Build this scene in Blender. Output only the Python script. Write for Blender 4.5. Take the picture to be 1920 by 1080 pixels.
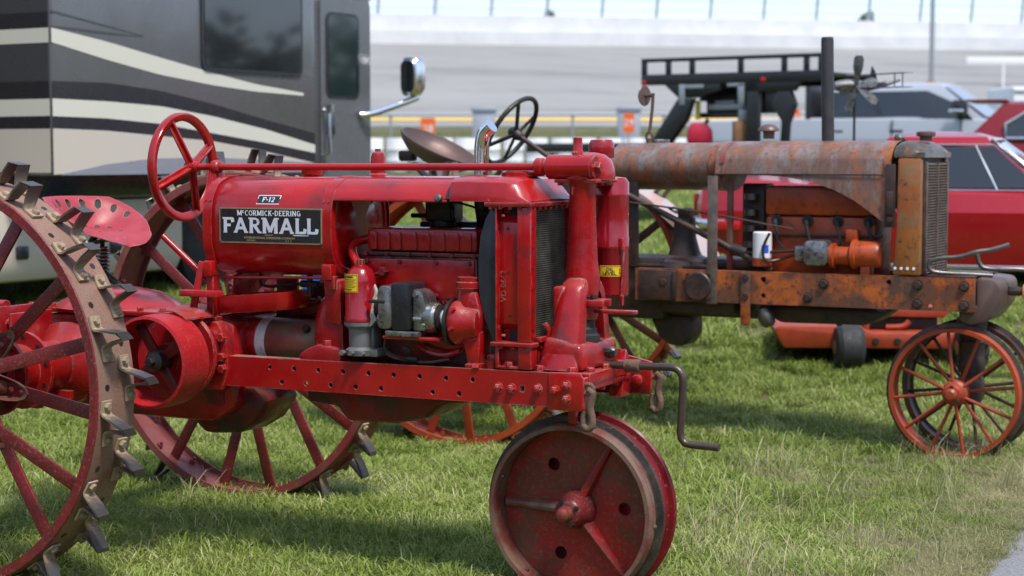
import bpy, bmesh, math, random
import numpy as np
from mathutils import Vector, Matrix, Euler
random.seed(7); np.random.seed(7)
for o in list(bpy.data.objects): bpy.data.objects.remove(o, do_unlink=True)
scene = bpy.context.scene
COL = scene.collection
PI = math.pi

# ------------------------------------------------------------------ camera
EYE = 1.4387
cam_d = bpy.data.cameras.new('camera'); cam = bpy.data.objects.new('camera', cam_d); COL.objects.link(cam)
cam_d.sensor_width = 36.0; cam_d.lens = 36.0 * 3336 / 1920.0
cam_d.clip_start = 0.1; cam_d.clip_end = 4000
cam.location = (0, 0, EYE)
cam.rotation_euler = (math.radians(90) - math.atan((540 - 292.4) / 3336.0), 0, 0)
cam_d.dof.use_dof = True; cam_d.dof.focus_distance = 6.15; cam_d.dof.aperture_fstop = 3.4
scene.camera = cam

# ------------------------------------------------------------------ sky and sun
SUN_EL = math.radians(60); SUN_AZ = math.radians(148)      # azimuth clockwise from +Y: right and a little behind the camera
world = bpy.data.worlds.new('World'); scene.world = world; world.use_nodes = True
wn = world.node_tree; wn.nodes.clear()
wo = wn.nodes.new('ShaderNodeOutputWorld'); bg = wn.nodes.new('ShaderNodeBackground')
sky = wn.nodes.new('ShaderNodeTexSky'); sky.sky_type = 'NISHITA'; sky.sun_disc = False
sky.sun_elevation = SUN_EL; sky.sun_rotation = SUN_AZ; sky.air_density = 1.0; sky.dust_density = 0.5; sky.ozone_density = 1.5
tc = wn.nodes.new('ShaderNodeTexCoord'); mp = wn.nodes.new('ShaderNodeMapping'); mp.inputs['Scale'].default_value = (1.6, 1.6, 5.0)
nz = wn.nodes.new('ShaderNodeTexNoise'); nz.inputs['Scale'].default_value = 2.3; nz.inputs['Detail'].default_value = 7; nz.inputs['Roughness'].default_value = 0.6
rp = wn.nodes.new('ShaderNodeValToRGB'); rp.color_ramp.elements[0].position = 0.36; rp.color_ramp.elements[1].position = 0.68
mixc = wn.nodes.new('ShaderNodeMixRGB'); mixc.inputs['Color2'].default_value = (4.3, 5.0, 6.7, 1)
wn.links.new(tc.outputs['Generated'], mp.inputs['Vector']); wn.links.new(mp.outputs['Vector'], nz.inputs['Vector'])
wn.links.new(nz.outputs['Fac'], rp.inputs['Fac']); wn.links.new(rp.outputs['Color'], mixc.inputs['Fac'])
wn.links.new(sky.outputs['Color'], mixc.inputs['Color1']); wn.links.new(mixc.outputs['Color'], bg.inputs['Color'])
bg.inputs['Strength'].default_value = 0.145
wn.links.new(bg.outputs['Background'], wo.inputs['Surface'])
sun_d = bpy.data.lights.new('sun', 'SUN'); sun = bpy.data.objects.new('sun', sun_d); COL.objects.link(sun)
sun_d.energy = 2.9; sun_d.angle = math.radians(10.0); sun_d.color = (1.0, 0.955, 0.88)
_sv = Vector((math.sin(SUN_AZ) * math.cos(SUN_EL), math.cos(SUN_AZ) * math.cos(SUN_EL), math.sin(SUN_EL)))
sun.rotation_euler = _sv.to_track_quat('Z', 'Y').to_euler(); sun.location = (6, -6, 12)
scene.view_settings.view_transform = 'Standard'; scene.view_settings.look = 'None'
scene.view_settings.exposure = 0.55; scene.view_settings.gamma = 1.0; scene.view_settings.use_curve_mapping = False
scene.render.engine = 'CYCLES'

# ------------------------------------------------------------------ materials
MATS = {}
def lin(c):
    return tuple(((x / 255.0) / 12.92 if x <= 10 else (((x / 255.0) + 0.055) / 1.055) ** 2.4) for x in c)
def mat(name, col, rough=0.5, metal=0.0, col2=None, nscale=6.0, nlo=0.35, nhi=0.65, wear=None, wscale=40.0, wlo=0.62, whi=0.66,
        wear2=None, w2scale=9.0, w2lo=0.58, w2hi=0.68, bump=0.0, bscale=120.0, coat=0.0, rvar=0.12, emit=None, trans=0.0, ior=1.5, dust=None, dustamt=0.0, spec=0.5, stretch=None, edge=None, edgew=0.005):
    if name in MATS: return MATS[name]
    m = bpy.data.materials.new(name); m.use_nodes = True; MATS[name] = m
    t = m.node_tree; N = t.nodes; Lk = t.links; b = N['Principled BSDF']
    b.inputs['Roughness'].default_value = rough; b.inputs['Metallic'].default_value = metal
    b.inputs['Specular IOR Level'].default_value = spec; b.inputs['IOR'].default_value = ior
    b.inputs['Coat Weight'].default_value = coat; b.inputs['Coat Roughness'].default_value = 0.08
    b.inputs['Transmission Weight'].default_value = trans
    tcn = N.new('ShaderNodeTexCoord'); src = tcn.outputs['Object']
    if stretch:
        mpn = N.new('ShaderNodeMapping'); mpn.inputs['Scale'].default_value = stretch; Lk.new(src, mpn.inputs['Vector']); src = mpn.outputs['Vector']
    oi = N.new('ShaderNodeObjectInfo'); ad = N.new('ShaderNodeVectorMath'); ad.operation = 'ADD'
    mu = N.new('ShaderNodeMath'); mu.operation = 'MULTIPLY'; mu.inputs[1].default_value = 17.0; Lk.new(oi.outputs['Random'], mu.inputs[0])
    Lk.new(src, ad.inputs[0]); Lk.new(mu.outputs[0], ad.inputs[1]); src = ad.outputs[0]
    def noise(scale, lo, hi, detail=6, rg=0.62, off=0.0):
        n = N.new('ShaderNodeTexNoise'); n.inputs['Scale'].default_value = scale; n.inputs['Detail'].default_value = detail; n.inputs['Roughness'].default_value = rg
        if off:
            v = N.new('ShaderNodeVectorMath'); v.operation = 'ADD'; v.inputs[1].default_value = (off, off * 1.7, off * .3); Lk.new(src, v.inputs[0]); Lk.new(v.outputs[0], n.inputs['Vector'])
        else: Lk.new(src, n.inputs['Vector'])
        r = N.new('ShaderNodeMapRange'); r.clamp = True
        r.inputs['From Min'].default_value = lo; r.inputs['From Max'].default_value = hi
        Lk.new(n.outputs['Fac'], r.inputs['Value']); return r.outputs['Result']
    cur = None
    def mixto(fac, c):
        nonlocal cur
        x = N.new('ShaderNodeMixRGB'); Lk.new(fac, x.inputs['Fac'])
        if cur is None: x.inputs['Color1'].default_value = (*col, 1)
        else: Lk.new(cur, x.inputs['Color1'])
        x.inputs['Color2'].default_value = (*c, 1); cur = x.outputs['Color']
    if col2: mixto(noise(nscale, nlo, nhi), col2)
    if wear2: mixto(noise(w2scale, w2lo, w2hi, 9, 0.68, 3.1), wear2)
    if wear: mixto(noise(wscale, wlo, whi, 9, 0.74, 7.7), wear)
    if dust:                                   # settled dust lies on faces that look up
        g = N.new('ShaderNodeNewGeometry'); sx = N.new('ShaderNodeSeparateXYZ'); Lk.new(g.outputs['Normal'], sx.inputs[0])
        r = N.new('ShaderNodeMapRange'); r.inputs['From Min'].default_value = 0.5; r.inputs['From Max'].default_value = 1.0; r.inputs['To Max'].default_value = dustamt
        Lk.new(sx.outputs['Z'], r.inputs['Value']); mixto(r.outputs['Result'], dust)
    if edge:                                   # paint rubbed off along the edges
        bv = N.new('ShaderNodeBevel'); bv.samples = 3; bv.inputs['Radius'].default_value = edgew; g2 = N.new('ShaderNodeNewGeometry')
        dp = N.new('ShaderNodeVectorMath'); dp.operation = 'DOT_PRODUCT'; Lk.new(bv.outputs['Normal'], dp.inputs[0]); Lk.new(g2.outputs['Normal'], dp.inputs[1])
        r = N.new('ShaderNodeMapRange'); r.inputs['From Min'].default_value = .995; r.inputs['From Max'].default_value = .90; Lk.new(dp.outputs['Value'], r.inputs['Value'])
        mm = N.new('ShaderNodeMath'); mm.operation = 'MULTIPLY'; Lk.new(r.outputs['Result'], mm.inputs[0]); Lk.new(noise(28, .44, .62, 8, .7, 1.3), mm.inputs[1]); mixto(mm.outputs[0], edge)
    if cur is None: b.inputs['Base Color'].default_value = (*col, 1)
    else: Lk.new(cur, b.inputs['Base Color'])
    if rvar:
        n = N.new('ShaderNodeTexNoise'); n.inputs['Scale'].default_value = nscale * 2.3; n.inputs['Detail'].default_value = 5; Lk.new(src, n.inputs['Vector'])
        r = N.new('ShaderNodeMapRange'); r.inputs['From Min'].default_value = .3; r.inputs['From Max'].default_value = .7
        r.inputs['To Min'].default_value = max(0.02, rough - rvar); r.inputs['To Max'].default_value = min(1, rough + rvar)
        Lk.new(n.outputs['Fac'], r.inputs['Value']); Lk.new(r.outputs['Result'], b.inputs['Roughness'])
    if bump:
        n = N.new('ShaderNodeTexNoise'); n.inputs['Scale'].default_value = bscale; n.inputs['Detail'].default_value = 4; Lk.new(src, n.inputs['Vector'])
        bp = N.new('ShaderNodeBump'); bp.inputs['Strength'].default_value = bump; bp.inputs['Distance'].default_value = 0.004
        Lk.new(n.outputs['Fac'], bp.inputs['Height']); Lk.new(bp.outputs['Normal'], b.inputs['Normal'])
    return m
RED = (0.41, 0.007, 0.006); DUST = (0.33, 0.25, 0.19)
mat('red_paint', RED, 0.25, edge=(0.34, 0.14, 0.11), rvar=0.14, col2=(0.29, 0.003, 0.006), nscale=4, wear=(0.42, 0.20, 0.17), wscale=70, wlo=0.715, whi=0.74, wear2=(0.13, 0.010, 0.010), w2scale=5, w2lo=0.56, w2hi=0.76, coat=0.18, bump=0.30, bscale=8, dust=(0.42, 0.12, 0.11), dustamt=0.10)
mat('red_cast', (0.37, 0.006, 0.006), 0.33, edge=(0.38, 0.24, 0.20), edgew=0.006, rvar=0.18, col2=(0.24, 0.003, 0.006), nscale=8, wear=(0.44, 0.26, 0.22), wscale=55, wlo=0.70, whi=0.73, wear2=(0.075, 0.018, 0.014), w2scale=5, w2lo=0.56, w2hi=0.72, coat=0.1, bump=0.32, bscale=55, dust=(0.40, 0.16, 0.14), dustamt=0.28)
mat('red_grimy_shaded', (0.22, 0.004, 0.006), 0.40, rvar=0.2, edge=(0.20, 0.09, 0.07), col2=(0.09, 0.005, 0.006), nscale=6, wear=(0.04, 0.028, 0.024), wscale=24, wlo=0.52, whi=0.66, wear2=(0.025, 0.016, 0.013), w2scale=5, w2lo=0.47, w2hi=0.62, bump=0.25, bscale=60, dust=(0.16, 0.08, 0.06), dustamt=0.5)  # oily grime, plus a base red darkened for parts lying in shade
mat('red_rail', (0.39, 0.006, 0.006), 0.30, edge=(0.42, 0.26, 0.22), edgew=0.004, rvar=0.16, col2=(0.28, 0.003, 0.006), nscale=3, wear=(0.40, 0.16, 0.13), wscale=90, wlo=0.70, whi=0.72, wear2=(0.16, 0.10, 0.06), w2scale=14, w2lo=0.72, w2hi=0.75, coat=0.25, bump=0.10, bscale=45, dust=(0.48, 0.26, 0.22), dustamt=0.75)
mat('red_pulley', (0.42, 0.012, 0.016), 0.42, col2=(0.33, 0.010, 0.014), nscale=9, wear=(0.46, 0.16, 0.12), wscale=120, wlo=0.56, whi=0.72, wear2=(0.28, 0.05, 0.03), w2scale=9, w2lo=0.58, w2hi=0.74, bump=0.2, bscale=90)
mat('red_seat', (0.38, 0.038, 0.05), 0.5, col2=(0.32, 0.026, 0.036), nscale=5, edge=(0.5, 0.42, 0.38), wear=(0.50, 0.36, 0.32), wscale=45, wlo=0.64, whi=0.70, wear2=(0.24, 0.05, 0.04), w2scale=8, w2lo=.58, w2hi=.7, bump=0.1, coat=0.0)
mat('red_fluid', (0.30, 0.004, 0.010), 0.24, col2=(0.24, 0.003, 0.008), nscale=5, wear=(0.55, 0.42, 0.38), wscale=80, wlo=0.69, whi=0.71, coat=0.4, bump=0.04)
mat('rim_tread', (0.28, 0.175, 0.125), 0.72, edge=(0.24, 0.05, 0.045), edgew=0.012, col2=(0.22, 0.14, 0.10), nscale=10, wear=(0.27, 0.085, 0.07), wscale=130, wlo=0.50, whi=0.62, wear2=(0.25, 0.065, 0.055), w2scale=6, w2lo=0.54, w2hi=0.74, bump=0.35, bscale=180)
mat('rim_far', (0.22, 0.07, 0.055), 0.6, col2=(0.16, 0.028, 0.028), nscale=5, wear=(0.24, 0.13, 0.10), wscale=40, wlo=0.58, whi=0.68, wear2=(0.24, 0.028, 0.032), w2scale=4, w2lo=0.5, w2hi=0.6, bump=0.25, bscale=120)
mat('spoke_red', (0.20, 0.012, 0.016), 0.45, col2=(0.13, 0.012, 0.014), nscale=9, wear=(0.25, 0.12, 0.095), wscale=110, wlo=0.53, whi=0.68, wear2=(0.10, 0.03, 0.025), w2scale=12, w2lo=0.52, w2hi=0.70, bump=0.2, bscale=130)
mat('hub_rust', (0.19, 0.115, 0.075), 0.6, col2=(0.22, 0.03, 0.03), nscale=5, nlo=.42, nhi=.56, wear=(0.09, 0.05, 0.035), wscale=25, wlo=0.56, whi=0.70, bump=0.3, bscale=90)
mat('disc_red', (0.30, 0.008, 0.012), 0.42, col2=(0.15, 0.022, 0.014), nscale=6.5, nlo=.42, nhi=.58, wear=(0.19, 0.09, 0.06), wscale=60, wlo=0.53, whi=0.66, wear2=(0.12, 0.045, 0.026), w2scale=6, w2lo=0.53, w2hi=0.68, bump=0.25, bscale=140)
mat('lip_rust', (0.18, 0.105, 0.072), 0.58, edge=(0.05, 0.035, 0.03), edgew=0.006, col2=(0.17, 0.03, 0.026), nscale=11, nlo=.42, nhi=.60, wear=(0.10, 0.055, 0.04), wscale=50, wlo=0.56, whi=0.70, bump=0.35, bscale=160)
mat('bead_black', (0.035, 0.028, 0.025), 0.45, metal=0.4, col2=(0.10, 0.075, 0.06), nscale=14, wear=(0.30, 0.28, 0.26), wscale=60, wlo=0.6, whi=0.7, bump=0.2)
mat('wheel_red', (0.19, 0.005, 0.008), 0.45, col2=(0.13, 0.006, 0.008), nscale=7, edge=(0.08, 0.05, 0.04), wear=(0.30, 0.16, 0.13), wscale=60, wlo=0.58, whi=0.68, bump=0.15)
mat('cast_grey', (0.20, 0.20, 0.20), 0.48, col2=(0.13, 0.13, 0.13), nscale=10, metal=0.3, bump=0.2, bscale=140)
mat('magneto_alloy', (0.42, 0.42, 0.42), 0.34, metal=0.85, col2=(0.16, 0.155, 0.15), nscale=14, wear=(0.05, 0.042, 0.035), wscale=36, wlo=0.52, whi=0.66, bump=0.25, bscale=90)
mat('black_enamel', (0.012, 0.012, 0.014), 0.28, col2=(0.022, 0.022, 0.024), nscale=8, coat=0.2)
mat('black_oily', (0.014, 0.012, 0.011), 0.45, col2=(0.03, 0.024, 0.02), nscale=14, bump=0.3)
mat('rubber', (0.018, 0.018, 0.019), 0.7, col2=(0.03, 0.03, 0.032), nscale=20, bump=0.15)
mat('shroud_navy', (0.018, 0.022, 0.030), 0.35, col2=(0.03, 0.035, 0.045), nscale=6, wear2=(0.16, 0.085, 0.05), w2scale=5.5, w2lo=0.63, w2hi=0.66, bump=0.1)
mat('chrome', (0.86, 0.87, 0.90), 0.06, metal=1.0, rvar=0.03, nscale=12, bump=0.08, bscale=22)
mat('trim_chrome', (0.78, 0.78, 0.80), 0.16, metal=1.0, rvar=0.04)
mat('steel_bare', (0.22, 0.205, 0.19), 0.42, metal=0.85, col2=(0.13, 0.11, 0.095), nscale=14, wear=(0.20, 0.10, 0.06), wscale=40, wlo=0.60, whi=0.72, bump=0.15)
mat('crank_steel', (0.085, 0.075, 0.07), 0.42, metal=0.7, col2=(0.12, 0.085, 0.065), nscale=18, wear=(0.20, 0.11, 0.07), wscale=60, wlo=0.62, whi=0.72, bump=0.2)
mat('rust_brown', (0.11, 0.058, 0.036), 0.7, col2=(0.17, 0.10, 0.065), nscale=22, wear=(0.08, 0.045, 0.03), wscale=60, wlo=0.55, whi=0.68, bump=0.5, bscale=120)
mat('primer_white', (0.62, 0.62, 0.64), 0.6, col2=(0.52, 0.50, 0.50), nscale=15, wear=(0.25, 0.05, 0.045), wscale=45, wlo=0.60, whi=0.64)
mat('tube_grime', (0.16, 0.035, 0.025), 0.5, col2=(0.14, 0.10, 0.06), nscale=9, nlo=.42, nhi=.58, wear=(0.07, 0.04, 0.03), wscale=20, wlo=0.58, whi=0.70, bump=0.25)
mat('wire_cloth', (0.46, 0.43, 0.36), 0.8, col2=(0.34, 0.31, 0.26), nscale=60, bump=0.4, bscale=300)
mat('label_yellow', (0.78, 0.52, 0.02), 0.45, col2=(0.70, 0.46, 0.02), nscale=12)
mat('plate_black', (0.012, 0.013, 0.016), 0.30, col2=(0.02, 0.021, 0.025), nscale=9, coat=0.3)
mat('plate_gold', (0.36, 0.27, 0.15), 0.42, metal=0.5, col2=(0.42, 0.33, 0.2), nscale=20)
mat('letter_silver', (0.62, 0.63, 0.71), 0.4, col2=(0.55, 0.56, 0.63), nscale=30)
mat('letter_white', (0.76, 0.76, 0.78), 0.45, rvar=0.05)
mat('letter_black', (0.02, 0.02, 0.02), 0.5, rvar=0.0)
# the rusty tractor
mat('ac_hood', (0.19, 0.10, 0.07), 0.46, metal=0.1, col2=(0.34, 0.10, 0.03), nscale=6, nlo=.50, nhi=.62, wear=(0.085, 0.058, 0.05), wscale=40, wlo=0.51, whi=0.66, wear2=(0.23, 0.18, 0.165), w2scale=8, w2lo=0.46, w2hi=0.60, bump=0.3, bscale=90, stretch=(1.4, 1, .55))
mat('ac_rail', (0.48, 0.11, 0.018), 0.45, edge=(0.05, 0.035, 0.03), edgew=0.010, col2=(0.15, 0.055, 0.028), nscale=4, nlo=.44, nhi=.56, wear=(0.045, 0.030, 0.026), wscale=40, wlo=0.52, whi=0.64, wear2=(0.09, 0.05, 0.038), w2scale=5, w2lo=0.52, w2hi=0.64, bump=0.25, bscale=100)
mat('ac_dark', (0.028, 0.021, 0.019), 0.5, col2=(0.075, 0.032, 0.018), nscale=6, wear=(0.02, 0.017, 0.016), wscale=22, wlo=0.5, whi=0.62, bump=0.3, dust=(0.12, 0.09, 0.08), dustamt=0.35)
mat('ac_orange', (0.46, 0.07, 0.011), 0.42, col2=(0.30, 0.04, 0.009), nscale=6, wear=(0.07, 0.022, 0.014), wscale=26, wlo=0.53, whi=0.68, bump=0.2)
mat('ac_panel', (0.38, 0.135, 0.03), 0.42, edge=(0.06, 0.04, 0.03), edgew=0.012, col2=(0.28, 0.08, 0.02), nscale=6, wear=(0.06, 0.035, 0.025), wscale=30, wlo=0.55, whi=0.64, wear2=(0.24, 0.14, 0.06), w2scale=6, w2lo=0.48, w2hi=0.66, bump=0.2)
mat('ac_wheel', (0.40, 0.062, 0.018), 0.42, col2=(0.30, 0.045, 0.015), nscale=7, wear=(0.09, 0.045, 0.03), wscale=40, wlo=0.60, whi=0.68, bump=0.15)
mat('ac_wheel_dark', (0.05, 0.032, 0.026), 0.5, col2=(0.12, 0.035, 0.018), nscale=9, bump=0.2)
mat('ac_grille', (0.20, 0.145, 0.12), 0.5, metal=0.3, col2=(0.11, 0.08, 0.07), nscale=20, bump=0.3)
mat('ac_tank', (0.11, 0.11, 0.095), 0.36, metal=0.3, col2=(0.055, 0.05, 0.042), nscale=12, wear=(0.24, 0.095, 0.035), wscale=24, wlo=0.50, whi=0.60, bump=0.25)
mat('ac_seat', (0.12, 0.082, 0.072), 0.45, metal=0.3, col2=(0.16, 0.095, 0.075), nscale=7)
mat('fender_pale', (0.46, 0.38, 0.37), 0.5, col2=(0.50, 0.27, 0.22), nscale=4, nlo=.45, nhi=.62)
mat('stack_black', (0.030, 0.030, 0.034), 0.5, col2=(0.045, 0.04, 0.042), nscale=12, wear=(0.11, 0.06, 0.045), wscale=30, wlo=0.66, whi=0.75)
# vehicles and background
mat('rv_grey', (0.165, 0.17, 0.18), 0.28, metal=0.35, col2=(0.15, 0.15, 0.155), nscale=2, coat=0.3, rvar=0.05)
mat('rv_dark', (0.060, 0.060, 0.063), 0.3, metal=0.2, coat=0.3, rvar=0.05)
mat('rv_black', (0.020, 0.018, 0.021), 0.28, coat=0.3, rvar=0.05)
mat('rv_cream', (0.66, 0.63, 0.53), 0.35, coat=0.2, rvar=0.05)
mat('rv_beige', (0.57, 0.50, 0.425), 0.5, coat=0.0, rvar=0.05)
mat('rv_silver', (0.34, 0.35, 0.39), 0.3, metal=0.4, rvar=0.05)
mat('glass_dark', (0.015, 0.018, 0.020), 0.04, coat=0.5, rvar=0.0, spec=0.8)
mat('glass_teal', (0.012, 0.024, 0.024), 0.05, coat=0.4, rvar=0.0, spec=0.8)
mat('car_red', (0.34, 0.003, 0.009), 0.25, coat=0.5, rvar=0.03)
mat('car_darkred', (0.20, 0.003, 0.008), 0.3, coat=0.15, rvar=0.03)
mat('truck_silver', (0.42, 0.44, 0.49), 0.3, metal=0.0, coat=0.5, rvar=0.03)
mat('white_paint', (0.78, 0.78, 0.78), 0.4, rvar=0.05)
mat('trailer_black', (0.016, 0.016, 0.017), 0.4, rvar=0.08)
mat('galv', (0.36, 0.38, 0.40), 0.5, metal=0.5, rvar=0.1)
mat('sign_orange', (0.75, 0.13, 0.02), 0.5, rvar=0.05)
mat('drum_white', (0.74, 0.74, 0.75), 0.5, col2=(0.60, 0.60, 0.61), nscale=3)
mat('track_asphalt', (0.285, 0.28, 0.268), 0.8, col2=(0.24, 0.236, 0.229), nscale=0.12, wear2=(0.17, 0.168, 0.165), w2scale=0.25, w2lo=0.52, w2hi=0.72, stretch=(0.25, 2.0, 2.0))
mat('line_yellow', (0.72, 0.46, 0.06), 0.6, rvar=0.05)
mat('wall_white', (0.66, 0.66, 0.66), 0.6, col2=(0.56, 0.56, 0.57), nscale=0.6)
mat('mower_orange', (0.38, 0.05, 0.016), 0.45, col2=(0.26, 0.038, 0.014), nscale=8, rvar=0.08)
mat('plastic_blue', (0.03, 0.09, 0.62), 0.4, rvar=0.05)
mat('plastic_red', (0.52, 0.02, 0.05), 0.4, rvar=0.05)
mat('plastic_yellow', (0.55, 0.43, 0.02), 0.4, rvar=0.05)
mat('wood', (0.30, 0.15, 0.06), 0.6, col2=(0.22, 0.10, 0.04), nscale=9)
mat('amber', (0.60, 0.18, 0.02), 0.3, rvar=0.05)
mat('lamp_red', (0.45, 0.01, 0.01), 0.25, rvar=0.03)
mat('far_leaf', (0.055, 0.075, 0.04), 0.8, col2=(0.08, 0.09, 0.05), nscale=3)
mat('bark', (0.10, 0.075, 0.055), 0.9, col2=(0.14, 0.11, 0.08), nscale=9)
mat('verge_dirt', (0.25, 0.185, 0.12), 0.95, col2=(0.17, 0.14, 0.075), nscale=5, wear=(0.33, 0.27, 0.19), wscale=80, wlo=0.55, whi=0.68, bump=1.0, bscale=70)
mat('asphalt', (0.20, 0.20, 0.21), 0.85, col2=(0.27, 0.27, 0.27), nscale=90, wear=(0.08, 0.08, 0.085), wscale=140, wlo=0.52, whi=0.60, bump=0.8, bscale=160)

# ------------------------------------------------------------------ mesh helpers
def new(): return bmesh.new()
def _sharp(bm, ang):
    bm.normal_update()
    for f in bm.faces: f.smooth = True
    ca = math.radians(ang)
    for e in bm.edges:
        if len(e.link_faces) == 2:
            try: e.smooth = e.calc_face_angle() < ca
            except Exception: e.smooth = False
def obj(name, bm, m, parent=None, loc=(0, 0, 0), rot=(0, 0, 0), ang=38, mats=None):
    _sharp(bm, ang)
    me = bpy.data.meshes.new(name); bm.to_mesh(me); bm.free()
    for k in ([m] if mats is None else mats): me.materials.append(MATS[k])
    o = bpy.data.objects.new(name, me); COL.objects.link(o)
    o.location = loc; o.rotation_euler = rot
    if parent is not None: o.parent = parent
    return o
def inst(src, parent, loc=None, rot=None, scale=None):
    o = src.copy(); COL.objects.link(o); o.parent = parent
    if loc is not None: o.location = loc
    if rot is not None: o.rotation_euler = rot
    if scale is not None: o.scale = scale
    return o
def thing(name, label, cat, loc=(0, 0, 0), rz=0, group=None):
    o = bpy.data.objects.new(name, None); COL.objects.link(o); o.empty_display_size = 0.2
    o.location = loc; o.rotation_euler = (0, 0, rz); o['label'] = label; o['category'] = cat
    if group: o['group'] = group
    return o
def tag(o, label, cat, group=None):
    o['label'] = label; o['category'] = cat
    if group: o['group'] = group
    return o
def struct(o): o['kind'] = 'structure'; return o
def _bev(bm, faces_or_verts, w, seg=2):
    if w <= 0: return
    es = set()
    for v in faces_or_verts:
        for e in v.link_edges:
            if len(e.link_faces) == 2 and e.calc_face_angle(0) > 0.5: es.add(e)
    bmesh.ops.bevel(bm, geom=list(es), offset=w, segments=seg, profile=0.5, affect='EDGES', clamp_overlap=True)
def box(bm, c, s, bev=0.0, rot=None, seg=2):
    r = bmesh.ops.create_cube(bm, size=1.0)
    vs = r['verts']
    M = Matrix.Translation(c) @ (Euler(rot).to_matrix().to_4x4() if rot else Matrix.Identity(4)) @ Matrix.Diagonal((*s, 1))
    bmesh.ops.transform(bm, matrix=M, verts=vs)
    bm.normal_update()
    _bev(bm, vs, bev, seg); return bm
def b2(bm, x0, x1, y0, y1, z0, z1, bev=0.0):
    return box(bm, ((x0 + x1) / 2, (y0 + y1) / 2, (z0 + z1) / 2), (abs(x1 - x0), abs(y1 - y0), abs(z1 - z0)), bev)
def frame_of(axis):
    a = Vector(axis).normalized(); u = Vector((0, 0, 1)) if abs(a.z) < 0.9 else Vector((1, 0, 0))
    x = u.cross(a).normalized(); y = a.cross(x).normalized(); return a, x, y
def lathe(bm, prof, o, axis, seg=32, cap0=True, cap1=True, phase=0.0):
    a, x, y = frame_of(axis); o = Vector(o); rings = []
    for r, t in prof:
        if r < 1e-6: rings.append([bm.verts.new(o + a * t)])
        else: rings.append([bm.verts.new(o + a * t + (x * math.cos(2 * PI * k / seg + phase) + y * math.sin(2 * PI * k / seg + phase)) * r) for k in range(seg)])
    for A, B in zip(rings[:-1], rings[1:]):
        if len(A) == 1 and len(B) == 1: continue
        for k in range(seg):
            k2 = (k + 1) % seg
            if len(A) == 1: bm.faces.new((A[0], B[k2], B[k]))
            elif len(B) == 1: bm.faces.new((A[k], A[k2], B[0]))
            else: bm.faces.new((A[k], A[k2], B[k2], B[k]))
    if cap0 and len(rings[0]) > 1: bm.faces.new(rings[0][::-1])
    if cap1 and len(rings[-1]) > 1: bm.faces.new(rings[-1])
    return bm
def cyl(bm, p0, p1, r, r1=None, seg=20, bev=0.0):
    p0 = Vector(p0); p1 = Vector(p1); L = (p1 - p0).length; r1 = r if r1 is None else r1
    if bev > 0: prof = [(r - bev, 0), (r, bev), (r1, L - bev), (r1 - bev, L)]
    else: prof = [(r, 0), (r1, L)]
    return lathe(bm, prof, p0, p1 - p0, seg)
def hexb(bm, p, axis, r, h): return lathe(bm, [(r, 0), (r, h * .8), (r * .86, h)], p, axis, 6)
def tube(bm, pts, r, seg=10, closed=False, cap=True):
    P = [Vector(p) for p in pts]; n = len(P); rings = []; prev = None
    rr = r if isinstance(r, (list, tuple)) else [r] * n
    for i in range(n):
        if closed: d = P[(i + 1) % n] - P[i - 1]
        else: d = P[min(i + 1, n - 1)] - P[max(i - 1, 0)]
        d.normalize()
        if prev is None:
            _, x, y = frame_of(d)
        else:
            x = (prev - d * prev.dot(d))
            if x.length < 1e-6: _, x, y = frame_of(d)
            x.normalize(); y = d.cross(x)
        prev = x
        rings.append([bm.verts.new(P[i] + (x * math.cos(2 * PI * k / seg) + y * math.sin(2 * PI * k / seg)) * rr[i]) for k in range(seg)])
    m = n if closed else n - 1
    for i in range(m):
        A = rings[i]; B = rings[(i + 1) % n]
        if closed and i == n - 1:
            off = min(range(seg), key=lambda q: (A[0].co - B[q].co).length)
            B = B[off:] + B[:off]
        for k in range(seg): bm.faces.new((A[k], A[(k + 1) % seg], B[(k + 1) % seg], B[k]))
    if cap and not closed: bm.faces.new(rings[0][::-1]); bm.faces.new(rings[-1])
    return bm
def arc(c, r, a0, a1, n, plane='xz', third=0.0):
    out = []
    for i in range(n + 1):
        t = math.radians(a0 + (a1 - a0) * i / n); u = c[0] + r * math.cos(t); v = c[1] + r * math.sin(t)
        out.append((u, third, v) if plane == 'xz' else ((u, v, third) if plane == 'xy' else (third, u, v)))
    return out
def smooth_path(pts, n=6):
    P = [Vector(p) for p in pts]; out = []
    for i in range(len(P) - 1):
        p0 = P[max(i - 1, 0)]; p1 = P[i]; p2 = P[i + 1]; p3 = P[min(i + 2, len(P) - 1)]
        for k in range(n):
            t = k / n
            out.append(0.5 * ((2 * p1) + (p2 - p0) * t + (2 * p0 - 5 * p1 + 4 * p2 - p3) * t * t + (3 * p1 - p0 - 3 * p2 + p3) * t ** 3))
    out.append(P[-1]); return out
def bar(bm, p0, p1, w, t, up=(0, 1, 0), bev=0.0):
    """a flat bar from p0 to p1, w wide across, t thick along `up`"""
    p0 = Vector(p0); p1 = Vector(p1); d = (p1 - p0); L = d.length; d.normalize(); u = Vector(up); u = (u - d * u.dot(d)).normalized(); s = d.cross(u)
    r = bmesh.ops.create_cube(bm, size=1.0); vs = r['verts']
    M = Matrix.Translation((p0 + p1) / 2) @ Matrix((d, s, u)).transposed().to_4x4() @ Matrix.Diagonal((L, w, t, 1))
    bmesh.ops.transform(bm, matrix=M, verts=vs); bm.normal_update(); _bev(bm, vs, bev); return bm
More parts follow.
